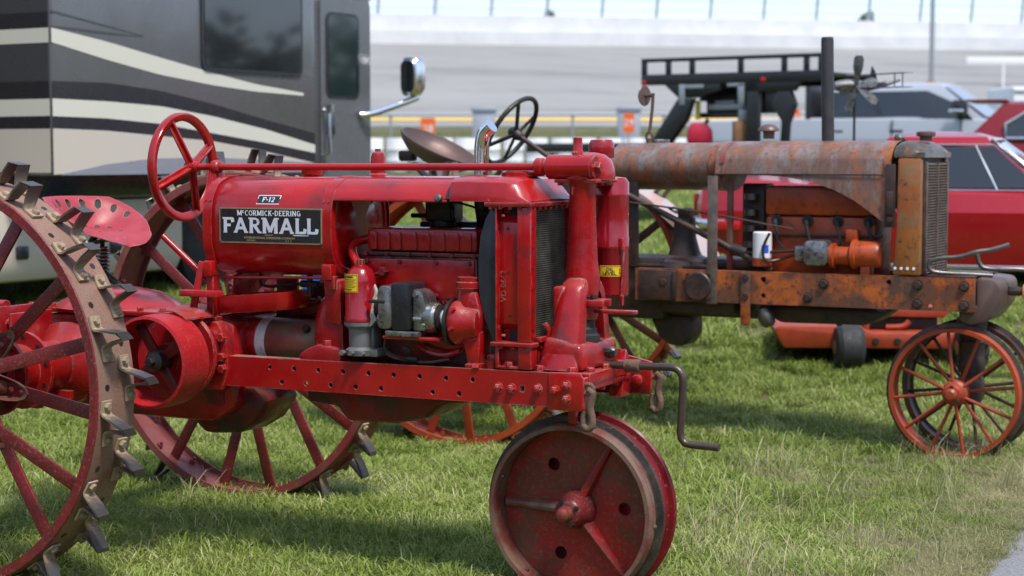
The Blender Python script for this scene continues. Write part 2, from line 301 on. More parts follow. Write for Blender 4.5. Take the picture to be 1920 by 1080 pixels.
def prism(bm, pts, y0, y1, plane='xz', bev=0.0, seg=2):
    def P(u, v, w): return {'xz': (u, w, v), 'xy': (u, v, w), 'yz': (w, u, v)}[plane]
    A = [bm.verts.new(P(u, v, y0)) for u, v in pts]; B = [bm.verts.new(P(u, v, y1)) for u, v in pts]
    n = len(pts); fs = [bm.faces.new(A), bm.faces.new(B[::-1])]
    for k in range(n): fs.append(bm.faces.new((A[k], B[k], B[(k + 1) % n], A[(k + 1) % n])))
    bmesh.ops.recalc_face_normals(bm, faces=fs); bm.normal_update(); _bev(bm, A + B, bev, seg); return bm
def plate(bm, outline, holes, y0, y1, plane='xz', hseg=14):
    """a plate with round (or polygonal) holes cut right through it"""
    def P(u, v, w): return {'xz': (u, w, v), 'xy': (u, v, w), 'yz': (w, u, v)}[plane]
    loops = [list(outline)]
    for h in holes:
        if len(h) == 3 and not hasattr(h[0], '__len__'):
            loops.append([(h[0] + h[2] * math.cos(2 * PI * k / hseg), h[1] + h[2] * math.sin(2 * PI * k / hseg)) for k in range(hseg)])
        else: loops.append(list(h))
    sides = []
    caps = []
    for w in (y0, y1):
        es = []; vl = []
        for lp in loops:
            vs = [bm.verts.new(P(u, v, w)) for u, v in lp]; vl.append(vs)
            es += [bm.edges.new((vs[i], vs[(i + 1) % len(vs)])) for i in range(len(vs))]
        r = bmesh.ops.triangle_fill(bm, use_beauty=True, use_dissolve=False, edges=es)
        caps.append(vl)
    for a, b in zip(caps[0], caps[1]):
        n = len(a)
        for k in range(n): bm.faces.new((a[k], b[k], b[(k + 1) % n], a[(k + 1) % n]))
    bmesh.ops.recalc_face_normals(bm, faces=bm.faces[:]); return bm
def loft(bm, rings, cap=True, closed=True):
    R = [[bm.verts.new(p) for p in r] for r in rings]; n = len(R[0]); fs = []
    for A, B in zip(R[:-1], R[1:]):
        for k in range(n if closed else n - 1):
            fs.append(bm.faces.new((A[k], A[(k + 1) % n], B[(k + 1) % n], B[k])))
    if cap and closed: fs += [bm.faces.new(R[0][::-1]), bm.faces.new(R[-1])]
    bmesh.ops.recalc_face_normals(bm, faces=fs); return bm
def sell(cy, cz, w, h, n=2.8, seg=48, a0=0.0, a1=360.0):
    out = []
    full = abs(a1 - a0 - 360) < 1e-6
    m = seg if full else seg + 1
    for k in range(m):
        t = math.radians(a0 + (a1 - a0) * k / seg); c, s = math.cos(t), math.sin(t)
        out.append((cy + w * math.copysign(abs(c) ** (2 / n), c), cz + h * math.copysign(abs(s) ** (2 / n), s)))
    return out
def rounded(x0, x1, z0, z1, r, n=4):
    out = []
    for cx, cz, a in ((x1 - r, z1 - r, 0), (x0 + r, z1 - r, 90), (x0 + r, z0 + r, 180), (x1 - r, z0 + r, 270)):
        for k in range(n + 1):
            t = math.radians(a + 90 * k / n); out.append((cx + r * math.cos(t), cz + r * math.sin(t)))
    return out
def text_obj(name, s, size, m, parent, loc, rot, depth=0.0006, align='CENTER', sx=1.0, bold=0.0):
    cu = bpy.data.curves.new(name, 'FONT'); cu.body = s; cu.size = size; cu.align_x = align; cu.align_y = 'CENTER'; cu.extrude = depth; cu.offset = bold; cu.resolution_u = 2
    t = bpy.data.objects.new(name, cu); COL.objects.link(t)
    dg = bpy.context.evaluated_depsgraph_get(); dg.update(); me = bpy.data.meshes.new_from_object(t.evaluated_get(dg))
    bpy.data.objects.remove(t, do_unlink=True); bpy.data.curves.remove(cu)
    me.name = name; me.materials.clear(); me.materials.append(MATS[m])
    o = bpy.data.objects.new(name, me); COL.objects.link(o); o.location = loc; o.rotation_euler = rot; o.scale = (sx, 1, 1); o.parent = parent
    return o
FACE_R = (PI / 2, 0, 0)                      # lettering that faces local -y and reads along +x
# slab-serif lettering drawn from strokes: glyph = (width, strokes, serif feet)
def _arc2(cx, cy, rx, ry, a0, a1, n=10): return [(cx + rx * math.cos(math.radians(a0 + (a1 - a0) * i / n)), cy + ry * math.sin(math.radians(a0 + (a1 - a0) * i / n))) for i in range(n + 1)]
GL = {
 'F': (.62, [[(.16, 0), (.16, 1)], [(.16, .93), (.60, .93)], [(.16, .50), (.46, .50)], [(.56, .93), (.60, .70)]], [(.16, 0), (.10, 1)]),
 'A': (.86, [[(.13, 0), (.42, 1)], [(.42, 1), (.73, 0)], [(.22, .32), (.62, .32)]], [(.12, 0), (.74, 0)]),
 'R': (.74, [[(.16, 0), (.16, 1)], [(.16, .93)] + _arc2(.36, .72, .20, .21, 90, -90) + [(.16, .51)], [(.34, .51), (.62, 0)]], [(.16, 0), (.64, 0), (.10, 1)]),
 'M': (.98, [[(.16, 0), (.16, 1)], [(.18, .97), (.49, .12)], [(.49, .12), (.80, .97)], [(.82, 0), (.82, 1)]], [(.16, 0), (.82, 0), (.10, 1), (.88, 1)]),
 'L': (.64, [[(.16, 0), (.16, 1)], [(.16, .07), (.60, .07)], [(.57, .07), (.61, .32)]], [(.16, 0), (.16, 1)]),
 'C': (.70, [_arc2(.38, .5, .26, .43, 50, 310, 14)], []),
 'c': (.44, [_arc2(.22, .72, .14, .22, 50, 310, 10)], []),
 'O': (.76, [_arc2(.38, .5, .27, .43, 0, 360, 18)], []),
 'I': (.34, [[(.17, 0), (.17, 1)]], [(.17, 0), (.17, 1)]),
 'K': (.74, [[(.16, 0), (.16, 1)], [(.16, .40), (.58, .97)], [(.32, .58), (.62, 0)]], [(.16, 0), (.16, 1), (.63, 0), (.58, 1)]),
 'D': (.76, [[(.16, 0), (.16, 1)], [(.16, .93), (.34, .93)] + _arc2(.34, .5, .28, .43, 90, -90, 12) + [(.16, .07)]], []),
 'E': (.64, [[(.16, 0), (.16, 1)], [(.08, .93), (.58, .93)], [(.16, .50), (.44, .50)], [(.08, .07), (.58, .07)]], []),
 'N': (.82, [[(.16, 0), (.16, 1)], [(.17, .97), (.66, .03)], [(.67, 0), (.67, 1)]], [(.16, 0), (.67, 1)]),
 'G': (.76, [_arc2(.38, .5, .26, .43, 50, 330, 14), [(.62, .07), (.62, .45)], [(.44, .45), (.70, .45)]], []),
 '1': (.40, [[(.20, 0), (.20, 1)], [(.06, .80), (.20, .97)]], [(.20, 0)]),
 '2': (.60, [_arc2(.30, .70, .20, .23, 160, -30, 8) + [(.10, .07)], [(.08, .07), (.54, .07)]], []),
 '-': (.40, [[(.06, .46), (.34, .46)]], []), ' ': (.3, [], []),
}
def lettering(name, s, x0, x1, z0, h, y, m, parent, sw=.17, italic=0.0, serif=.13, gap=.03):
    """flat lettering facing -y between x0 and x1, baseline z0"""
    tot = sum(GL[c][0] + gap for c in s) - gap; k = (x1 - x0) / tot; bm = new(); lay = [0]; cx = 0
    def quad(pts):
        lay[0] += 1; yy = y - 0.00004 * (lay[0] % 9)
        vs = [bm.verts.new((x0 + (cx + p[0] + italic * p[1]) * k, yy, z0 + p[1] * h)) for p in pts]
        bm.faces.new(vs)
    asp = k / h
    for c in s:
        w, strokes, feet = GL[c]
        for st in strokes:
            for (ax, ay), (bx, by) in zip(st[:-1], st[1:]):
                dx, dy = (bx - ax) * asp, by - ay; L = math.hypot(dx, dy)
                if L < 1e-6: continue
                nx, ny = -dy / L, dx / L
                ww = sw * (1.0 if abs(dy) > abs(dx) * .8 else .72) * (.75 if len(st) > 6 else 1) / 2
                ex, ey = dx / L * ww * .15, dy / L * ww * .15
                q = [(ax + (nx * ww - ex) / asp, ay + ny * ww - ey), (ax + (-nx * ww - ex) / asp, ay - ny * ww - ey), (bx + (-nx * ww + ex) / asp, by - ny * ww + ey), (bx + (nx * ww + ex) / asp, by + ny * ww + ey)]
                quad([(a, min(1, max(0, b))) for a, b in q])
        for fx, fy in feet:
            d = .11; sgn = 1 if fy < .5 else -1
            quad([(fx - serif / asp * 1.0, fy), (fx + serif / asp * 1.0, fy), (fx + serif / asp * .9, fy + sgn * d), (fx - serif / asp * .9, fy + sgn * d)])
        cx += w + gap
    bmesh.ops.recalc_face_normals(bm, faces=bm.faces[:])
    for f in bm.faces:
        if f.normal.y > 0: f.normal_flip()
    return obj(name, bm, m, parent)
# ------------------------------------------------------------------ ground
PROF = [(-30, 0), (8.9, 0), (9.6, .02), (10.3, .09), (11, .19), (12, .33), (13, .39), (14.3, .42), (20, .52), (30, .70), (45, .95), (60, 1.35), (75, 2.11), (85, 2.64), (92, 3.25), (97, 3.5), (101, 3.5)]
PX = np.array([p[0] for p in PROF]); PZ = np.array([p[1] for p in PROF])
def gz(y): return float(np.interp(y, PX, PZ))
def ground_mat():
    m = bpy.data.materials.new('turf_soil'); m.use_nodes = True; MATS['turf_soil'] = m; t = m.node_tree; N = t.nodes; Lk = t.links; b = N['Principled BSDF']
    g = N.new('ShaderNodeNewGeometry')
    n1 = N.new('ShaderNodeTexNoise'); n1.inputs['Scale'].default_value = 1.3; n1.inputs['Detail'].default_value = 8
    n2 = N.new('ShaderNodeTexNoise'); n2.inputs['Scale'].default_value = 30; n2.inputs['Detail'].default_value = 6
    for n in (n1, n2): Lk.new(g.outputs['Position'], n.inputs['Vector'])
    r = N.new('ShaderNodeValToRGB'); r.color_ramp.elements[0].color = (0.075, 0.095, 0.028, 1); r.color_ramp.elements[1].color = (0.17, 0.145, 0.075, 1)
    r.color_ramp.elements[0].position = .40; r.color_ramp.elements[1].position = .66
    x = N.new('ShaderNodeMixRGB'); x.blend_type = 'MULTIPLY'; x.inputs['Fac'].default_value = .8
    r2 = N.new('ShaderNodeMapRange'); r2.inputs['To Min'].default_value = .35; r2.inputs['To Max'].default_value = 1.5
    Lk.new(n1.outputs['Fac'], r.inputs['Fac']); Lk.new(n2.outputs['Fac'], r2.inputs['Value']); Lk.new(r.outputs['Color'], x.inputs['Color1']); Lk.new(r2.outputs['Result'], x.inputs['Color2'])
    Lk.new(x.outputs['Color'], b.inputs['Base Color']); b.inputs['Roughness'].default_value = .95; b.inputs['Specular IOR Level'].default_value = .1
    bp = N.new('ShaderNodeBump'); bp.inputs['Distance'].default_value = .02; bp.inputs['Strength'].default_value = .8; Lk.new(n2.outputs['Fac'], bp.inputs['Height']); Lk.new(bp.outputs['Normal'], b.inputs['Normal'])
ground_mat()
bm = new(); ys = [-40, -10, 0] + list(np.arange(4, 16, .5)) + [18, 20, 25, 30, 37, 45, 52, 60, 67, 75, 80, 85, 92, 97, 101, 200, 600, 2500]; xs = [-2500, -400, -60, -20, -8, -4, 0, 4, 8, 20, 60, 400, 2500]
V = [[bm.verts.new((x, y, gz(y))) for x in xs] for y in ys]
for i in range(len(ys) - 1):
    for j in range(len(xs) - 1): bm.faces.new((V[i][j], V[i][j + 1], V[i + 1][j + 1], V[i + 1][j]))
struct(obj('ground', bm, 'turf_soil'))
# the corner of an asphalt path at the lower right
bm = new(); edge = []
rr = random.Random(3)
p0, p1 = Vector((1.13, 5.10)), Vector((3.53, 10.05))
for i in range(90):
    p = p0.lerp(p1, i / 89.0); n = Vector((p1 - p0)).normalized(); n = Vector((n.y, -n.x))
    edge.append(p + n * (0.02 * math.sin(i * .35) + rr.uniform(-.008, .008)))
near = [Vector((p.x + 5, p.y - 2.6)) for p in edge]
A = [bm.verts.new((p.x, p.y, .006)) for p in edge]; B = [bm.verts.new((p.x, p.y, .008)) for p in near]
for i in range(89): bm.faces.new((A[i], B[i], B[i + 1], A[i + 1]))
struct(obj('asphalt_path', bm, 'asphalt'))

# ------------------------------------------------------------------ grass: real blades, one patch of blades set out many times
def grass_mat(name, c1, c2, c3, tipmix):
    m = bpy.data.materials.new(name); m.use_nodes = True; MATS[name] = m; t = m.node_tree; N = t.nodes; Lk = t.links; b = N['Principled BSDF']
    at = N.new('ShaderNodeAttribute'); at.attribute_name = 'hue'; g = N.new('ShaderNodeNewGeometry')
    n = N.new('ShaderNodeTexNoise'); n.inputs['Scale'].default_value = 0.9; n.inputs['Detail'].default_value = 5; Lk.new(g.outputs['Position'], n.inputs['Vector'])
    n2 = N.new('ShaderNodeTexNoise'); n2.inputs['Scale'].default_value = 5.5; n2.inputs['Detail'].default_value = 4; Lk.new(g.outputs['Position'], n2.inputs['Vector'])
    a = N.new('ShaderNodeMath'); a.operation = 'MULTIPLY_ADD'; a.inputs[1].default_value = 1.1; Lk.new(n.outputs['Fac'], a.inputs[0]); 
    s = N.new('ShaderNodeMath'); s.operation = 'MULTIPLY_ADD'; s.inputs[1].default_value = .7; s.inputs[2].default_value = -.90; Lk.new(n2.outputs['Fac'], s.inputs[0]); Lk.new(s.outputs[0], a.inputs[2])
    ad = N.new('ShaderNodeMath'); ad.operation = 'ADD'; Lk.new(a.outputs[0], ad.inputs[0]); Lk.new(at.outputs['Fac'], ad.inputs[1])
    r = N.new('ShaderNodeValToRGB'); e = r.color_ramp.elements; e[0].color = (*c1, 1); e[0].position = .12; e[1].color = (*c3, 1); e[1].position = .98
    k = e.new(.62); k.color = (*c2, 1); Lk.new(ad.outputs[0], r.inputs['Fac'])
    Lk.new(r.outputs['Color'], b.inputs['Base Color']); b.inputs['Roughness'].default_value = .55; b.inputs['Specular IOR Level'].default_value = .35
    tr = N.new('ShaderNodeBsdfTranslucent'); Lk.new(r.outputs['Color'], tr.inputs['Color']); mx = N.new('ShaderNodeMixShader'); mx.inputs['Fac'].default_value = .32
    Lk.new(b.outputs[0], mx.inputs[1]); Lk.new(tr.outputs[0], mx.inputs[2]); Lk.new(mx.outputs[0], N['Material Output'].inputs['Surface'])
grass_mat('grass_green', (0.155, 0.225, 0.032), (0.31, 0.38, 0.080), (0.58, 0.56, 0.29), .5)
grass_mat('grass_dry', (0.20, 0.23, 0.07), (0.42, 0.38, 0.20), (0.58, 0.50, 0.33), .5)
GRP = None
def grass_group():
    global GRP
    if GRP: return GRP
    ng = bpy.data.node_groups.new('set_out_patches', 'GeometryNodeTree'); GRP = ng
    ng.interface.new_socket('Geometry', in_out='INPUT', socket_type='NodeSocketGeometry'); ng.interface.new_socket('Geometry', in_out='OUTPUT', socket_type='NodeSocketGeometry')
    gi = ng.nodes.new('NodeGroupInput'); go = ng.nodes.new('NodeGroupOutput')
    na = ng.nodes.new('GeometryNodeInputNamedAttribute'); na.data_type = 'BOOLEAN'; na.inputs['Name'].default_value = 'spot'
    sp = ng.nodes.new('GeometryNodeSeparateGeometry'); sp.domain = 'POINT'
    ip = ng.nodes.new('GeometryNodeInstanceOnPoints')
    nr = ng.nodes.new('GeometryNodeInputNamedAttribute'); nr.data_type = 'FLOAT'; nr.inputs['Name'].default_value = 'turn'
    ns = ng.nodes.new('GeometryNodeInputNamedAttribute'); ns.data_type = 'FLOAT'; ns.inputs['Name'].default_value = 'size'
    cx = ng.nodes.new('ShaderNodeCombineXYZ'); L = ng.links
    L.new(gi.outputs[0], sp.inputs['Geometry']); L.new(na.outputs['Attribute'], sp.inputs['Selection'])
    L.new(sp.outputs['Selection'], ip.inputs['Points']); L.new(sp.outputs['Inverted'], ip.inputs['Instance'])
    L.new(nr.outputs['Attribute'], cx.inputs['Z']); L.new(cx.outputs[0], ip.inputs['Rotation']); L.new(ns.outputs['Attribute'], ip.inputs['Scale'])
    L.new(ip.outputs[0], go.inputs[0]); return ng
def grass(name, label, m, spots, n, size, hmin, hmax, wid, lean, seed):
    rg = np.random.default_rng(seed)
    bx = rg.uniform(-size / 2, size / 2, n); by = rg.uniform(-size / 2, size / 2, n)
    az = rg.uniform(0, 2 * PI, n); h = rg.uniform(hmin, hmax, n) * rg.choice([.6, 1, 1, 1.25], n); ln = h * np.abs(rg.normal(lean, .35, n)); w = wid * rg.uniform(.6, 1.25, n)
    hue = np.clip(rg.normal(.46, .20, n), 0, 1)
    dx, dy = np.cos(az), np.sin(az); tw = az + PI / 2 + rg.normal(0, .5, n); sx, sy = np.cos(tw), np.sin(tw)
    verts = np.zeros((n, 7, 3))
    for j, (t, wf, lf, zf) in enumerate([(0, .9, 0, 0), (.4, 1.0, .22, .52), (.75, .7, .60, .84)]):
        cx_ = bx + dx * ln * lf; cy_ = by + dy * ln * lf; cz_ = h * zf * np.clip(1.1 - .25 * ln / h, .35, 1)
        verts[:, 2 * j, :] = np.stack([cx_ - sx * w * wf / 2, cy_ - sy * w * wf / 2, cz_], 1); verts[:, 2 * j + 1, :] = np.stack([cx_ + sx * w * wf / 2, cy_ + sy * w * wf / 2, cz_], 1)
    verts[:, 6, :] = np.stack([bx + dx * ln, by + dy * ln, h * np.clip(1.08 - .35 * ln / h, .25, 1)], 1)
    nv = n * 7; vv = np.concatenate([verts.reshape(-1, 3), np.array([s[:3] for s in spots])])
    faces = []
    for i in range(n):
        o = i * 7; faces += [(o, o + 1, o + 3, o + 2), (o + 2, o + 3, o + 5, o + 4), (o + 4, o + 5, o + 6)]
    me = bpy.data.meshes.new(name); me.from_pydata(vv.tolist(), [], faces)
    a = me.attributes.new('spot', 'BOOLEAN', 'POINT'); a.data.foreach_set('value', np.concatenate([np.zeros(nv, bool), np.ones(len(spots), bool)]))
    a = me.attributes.new('turn', 'FLOAT', 'POINT'); a.data.foreach_set('value', np.concatenate([np.zeros(nv), rg.uniform(0, 2 * PI, len(spots))]).astype(np.float32))
    a = me.attributes.new('size', 'FLOAT', 'POINT'); a.data.foreach_set('value', np.concatenate([np.ones(nv), np.array([s[3] for s in spots])]).astype(np.float32))
    hh = np.repeat(hue[:, None], 7, 1); hh[:, 6] += .10; hh[:, 4:6] += .04; hh[:, :2] -= .06
    a = me.attributes.new('hue', 'FLOAT', 'POINT'); a.data.foreach_set('value', np.concatenate([hh.ravel(), np.zeros(len(spots))]).astype(np.float32))
    me.materials.append(MATS[m]); me.polygons.foreach_set('use_smooth', np.ones(len(me.polygons), bool))
    o = bpy.data.objects.new(name, me); COL.objects.link(o); o['kind'] = 'stuff'; o['label'] = label; o['category'] = 'grass'
    md = o.modifiers.new('patches', 'NODES'); md.node_group = grass_group(); return o
def side_of_path(x, y):                       # > 0 on the asphalt
    n = Vector((p1.y - p0.y, -(p1.x - p0.x))).normalized(); return (Vector((x, y)) - p0).dot(n)
rg = np.random.default_rng(11)
PRESSED = [(.22, 5.78, .20), (.27, 5.92, .18), (-1.16, 7.4, .22), (-1.9, 5.9, .25), (2.09, 8.38, .2), (2.2, 8.7, .2), (-.35, 8.8, .25)]
spots = [[], [], [], []]; dry = []; clover = []
y = 4.5
while y < 34:
    st = .115 if y < 7.5 else (.15 if y < 11 else (.24 if y < 16 else .5))
    hw = y * .31 + .5
    for x in np.arange(-hw, hw, st):
        px_ = x + rg.uniform(-st, st) * .6; py_ = y + rg.uniform(-st, st) * .6; d = side_of_path(px_, py_)
        if d > -.02: continue
        drym = max(0, 1.0 - abs(d) / 1.9) * (1 if py_ < 9.5 else .2)          # worn, straw-coloured verge beside the path
        if 6.9 < py_ < 8.5 and px_ > 1.3: drym = max(drym, .7)
        if rg.random() < min(1, drym * 1.05):
            if rg.random() < .95: dry.append((px_, py_, gz(py_) - .004, rg.uniform(.6, 1.05) * (1 if d < -.25 else .55)))
            if rg.random() > .35: continue
        elif rg.random() < .05: dry.append((px_, py_, gz(py_) - .004, rg.uniform(.5, .8)))
        if y < 9 and rg.random() < (.10 if d > -1.2 else .03): clover.append((px_, py_, gz(py_) - .002, rg.uniform(.6, 1.1)))
        if any((px_ - wx) ** 2 + (py_ - wy) ** 2 < wr * wr for wx, wy, wr in PRESSED):
            if rg.random() < .5: continue
            d = -.1
        sc = rg.uniform(.72, 1.2) * (1 if y < 11 else (1.35 if y < 16 else 2.2)) * (1 if d < -.3 else .7)
        spots[rg.integers(0, 3)].append((px_, py_, gz(py_) - .004, sc))
    y += st
pd = (p1 - p0).normalized(); pn = Vector((pd.y, -pd.x))
for _ in range(1500):
    q_ = p0 + pd * rg.uniform(0, 4.6) - pn * abs(rg.normal(0, .30)) - pn * .0
    dry.append((q_.x, q_.y, -.002, rg.uniform(.35, .8)))
bm = new(); A = []; B = []
for i in range(90):
    c_ = p0.lerp(p1, i / 89.0); A.append(bm.verts.new((c_.x + pn.x * .10, c_.y + pn.y * .10, .0035))); w_ = .26 + .10 * math.sin(i * .5) + .05 * math.sin(i * 1.7); B.append(bm.verts.new((c_.x - pn.x * w_, c_.y - pn.y * w_, .003)))
for i in range(89): bm.faces.new((A[i], A[i + 1], B[i + 1], B[i]))
bmesh.ops.recalc_face_normals(bm, faces=bm.faces[:]); struct(obj('dirt_verge', bm, 'verge_dirt'))
grass('grass', 'short green lawn grass under and between the tractors', 'grass_green', spots[0], 380, .24, .028, .068, .0052, 1.0, 1)
grass('grass', 'short green lawn grass under and between the tractors', 'grass_green', spots[1], 380, .24, .022, .058, .0050, 1.35, 2)
grass('grass', 'short green lawn grass under and between the tractors', 'grass_green', spots[2], 380, .24, .028, .080, .0046, .9, 3)
grass('dry_grass', 'straw coloured dry grass along the edge of the asphalt', 'grass_dry', dry, 260, .22, .02, .062, .0030, 1.3, 4)
grass('clover', 'small dark broad-leaved weeds growing low in the lawn', 'grass_green', clover, 60, .14, .016, .034, .013, 1.4, 9)
weeds = []
for _ in range(60):
    yy = rg.uniform(5.2, 8.6); xx = rg.uniform(.5, yy * .29)
    if side_of_path(xx, yy) < -.08: weeds.append((xx, yy, gz(yy) - .004, rg.uniform(.7, 1.25)))
for xx, yy in ((.93, 5.55), (.86, 5.5), (1.0, 5.6), (-1.9, 6.0), (-1.3, 7.2)): weeds.append((xx, yy, -.004, 1.0))
grass('tall_grass', 'tufts of longer thin grass standing up out of the lawn', 'grass_dry', weeds, 26, .13, .08, .19, .0026, .55, 5)

# ------------------------------------------------------------------ the race track far behind
def strip(name, rows, m, xs=(-220, -60, -20, 0, 20, 40, 60, 220)):
    bm = new(); R = [[bm.verts.new((x, y + sl * x, z)) for x in xs] for (y, sl, z) in rows]
    for A, B in zip(R[:-1], R[1:]):
        for k in range(len(xs) - 1): bm.faces.new((A[k], A[k + 1], B[k + 1], B[k]))
    return struct(obj(name, bm, m))
strip('track_apron', [(87.5, 0, gz(87.5) + .02), (92, 0, gz(92) + .02), (95.5, 0, gz(95.5) + .02)], 'track_asphalt')
strip('yellow_line', [(91.2, 0, gz(91.2) + .05), (95.55, 0, gz(95.55) + .05)], 'line_yellow')
strip('banked_track', [(95.6, 0, gz(95.6) + .02), (98, .03, 3.9), (103, .10, 6.0), (109.5, .18, 8.2)], 'track_asphalt')
def far_wall():
    t = thing('track_wall', 'long white outer wall at the top of the banked race track', 'wall', (0, 0, 0))
    bm = new(); X = [-220, -60, -20, 0, 20, 40, 60, 220]
    def row(y, z): return [(x, y + .18 * x, z) for x in X]
    loft(bm, [row(109.5, 8.1), row(109.5, 9.0), row(110.6, 9.03), row(110.6, 10.05), row(111.2, 10.05), row(111.2, 8.0)], closed=False, cap=False)
    obj('wall_face', bm, 'wall_white', t); return t
far_wall()
t = thing('catch_fence', 'leaning grey posts and cables of the catch fence above the white wall', 'fence', (0, 0, 0))
bm = new(); tube(bm, [(0, 0, 0), (.15, -.1, 2.2), (.9, -.5, 4.6), (1.6, -1.3, 6.2)], .09, 8); post0 = obj('post', bm, 'galv', t, (-22, 111.0 + .18 * -22, 10.0))
for i in range(1, 22):
    x = -22 + i * 3.45; inst(post0, t, (x, 111.0 + .18 * x, 10.0))
for k in range(4):
    bm = new(); z = 10.5 + k * .62; tube(bm, [(x, 111 + .18 * x - .03, z) for x in (-30, 0, 30, 60)], .018, 5); obj('cable', bm, 'galv', t)
bm = new(); cyl(bm, (0, 0, -1.5), (0, 0, 16), .115, .10, 12); box(bm, (0, 0, -1.4), (.6, .6, .3), .03)
tag(obj('light_pole', bm, 'galv', None, (18.75, 80, gz(80) + 1.2)), 'tall plain grey pole rising behind the silver pickup', 'pole')
bm = new(); b2(bm, -1.1, 9, -.03, .03, .0, .42, .01); b2(bm, 1, 1.1, -.02, .02, -1.5, 0); b2(bm, 6, 6.1, -.02, .02, -1.5, 0)
tag(obj('track_board', bm, 'white_paint', None, (27.5, 104, 6.75 + 0.0)), 'thin white board standing on the banked track at right', 'board')
def far_tree(x, y, z, r, h, seed, label):
    t = thing('tree', label, 'tree', (x, y, z), 0, 'trees beyond the track wall')
    bm = new(); tube(bm, [(0, 0, 0), (.1, 0, h * .4), (.05, .1, h * .75)], [.28, .2, .1], 8)
    for a in range(5): tube(bm, [(.08, 0, h * (.4 + .06 * a)), (math.cos(a * 1.3) * r * .6, math.sin(a * 1.3) * r * .6, h * (.62 + .07 * a))], [.1, .04], 6)
    obj('trunk', bm, 'bark', t); bm = new(); rr = random.Random(seed)
    lumps = [(rr.gauss(0, r * .45), rr.gauss(0, r * .45), h * .78 + rr.gauss(0, h * .10), rr.uniform(.25, .5) * r) for _ in range(9)]
    for _ in range(900):
        cx, cy, cz, cr = rr.choice(lumps); d = Vector((rr.gauss(0, 1), rr.gauss(0, 1), rr.gauss(0, 1))).normalized() * cr * rr.uniform(.5, 1.05)
        p = Vector((cx, cy, cz)) + d; s = rr.uniform(.12, .26); u = Vector((rr.gauss(0, 1), rr.gauss(0, 1), rr.gauss(0, 1))).normalized(); v = u.orthogonal().normalized()
        bm.faces.new([bm.verts.new(p + u * s), bm.verts.new(p + v * s * .6), bm.verts.new(p - u * s), bm.verts.new(p - v * s * .6)])
    obj('crown', bm, 'far_leaf', t)
for i, (px_, top, r, lab) in enumerate([(1010, 29, 1.3, 'small tree top showing over the white wall above the chrome exhaust pipe'), (1622, 22, 1.6, 'tree top over the white wall, left of the grey pole')]):
    Yt = 150.0; X_ = (px_ - 960) / 3336 * Yt; ztop = EYE + (292.4 - top) / 3336 * Yt
    far_tree(X_, Yt, ztop - 9.2, r * .9, 9.0, 20 + i, lab)
# chain-link fence rail, drums, cabinets, orange number signs
t = thing('infield_fence', 'galvanised pipe fence in front of the race track', 'fence', (0, 0, 0))
FY = 50.0; FZ = gz(FY)
bm = new(); tube(bm, [(-9, FY, FZ + 1.48), (3, FY, FZ + 1.52), (16, FY, FZ + 1.60)], .035, 8); obj('top_rail', bm, 'galv', t)
bm = new(); cyl(bm, (0, 0, -.1), (0, 0, 1.56), .035, seg=8); q0 = obj('post', bm, 'galv', t, (-8.5, FY + .06, FZ))
for i in range(1, 10): inst(q0, t, (-8.5 + i * 2.55, FY + .06, FZ))
bm = new()
for k in range(6): tube(bm, [(-9, FY + .03, FZ + .2 + k * .22), (16, FY + .03, FZ + .2 + k * .22)], .006, 4)
obj('wire', bm, 'galv', t)
bm = new(); lathe(bm, [(.27, 0), (.29, .03), (.285, .28), (.30, .30), (.285, .32), (.285, .58), (.30, .60), (.285, .62), (.29, .87), (.27, .90)], (0, 0, 0), (0, 0, 1), 20)
d0 = obj('plastic_drum', bm, 'drum_white', None)
xs_ = [-3.65 + i * .62 for i in range(21)]
for i, x in enumerate(xs_):
    o = d0 if i == 0 else inst(d0, None)
    o.location = (x + random.uniform(-.05, .05), 47 + random.uniform(-.12, .12), gz(47)); tag(o, 'white plastic drum standing in the long row before the pipe fence', 'drum', 'white drums before the fence')
def cabinet(px_, Y, w, h, label, sign):
    t = thing('steel_cabinet', label, 'cabinet', ((px_ - 960) / 3336 * Y, Y, gz(Y)), 0, 'grey cabinets along the fence')
    bm = new(); b2(bm, -w / 2, w / 2, -.25, .25, 0, h - .12, .02); obj('case', bm, 'galv', t)
    bm = new(); prism(bm, [(-w / 2 - .06, h - .118), (w / 2 + .06, h - .118), (w / 2, h), (-w / 2, h)], -.30, .30, bev=.01); obj('lid', bm, 'galv', t)
    bm = new(); b2(bm, -w / 2 + .08, w / 2 - .08, -.262, -.252, .15, h - .3, .004); obj('door', bm, 'galv', t)
cabinet(908, 48.6, .62, 1.72, 'grey steel cabinet beside the rusty steering wheel', False); cabinet(1178, 48.6, .60, 1.74, 'grey steel cabinet carrying an orange sign', True)
def sign(px_, py_, Y, w, h, txt, label):
    p = ((px_ - 960) / 3336 * Y, Y, EYE + (292.4 - py_) / 3336 * Y)
    t = thing('orange_sign', label, 'sign', (p[0], p[1], gz(Y)), 0, 'orange number signs on the fence'); z = p[2] - gz(Y)
    bm = new(); prism(bm, rounded(-w / 2, w / 2, z - h / 2, z + h / 2, .04), -.01, .01); obj('panel', bm, 'sign_orange', t)
    text_obj('numerals', txt, h * .5, 'letter_white', t, (0, -.013, z), FACE_R, .001)
    bm = new(); cyl(bm, (0, .03, 0), (0, .03, z), .02, seg=8); obj('stake', bm, 'galv', t)
sign(803, 242, 46.2, .38, .56, '28', 'orange number sign between the motorhome mirror and the rusty seat')
sign(1178, 231, 46.2, .28, .52, '29', 'orange number sign on the grey cabinet')
sign(1487, 222, 46.2, .28, .46, '30', 'orange number sign left of the black stack pipe')

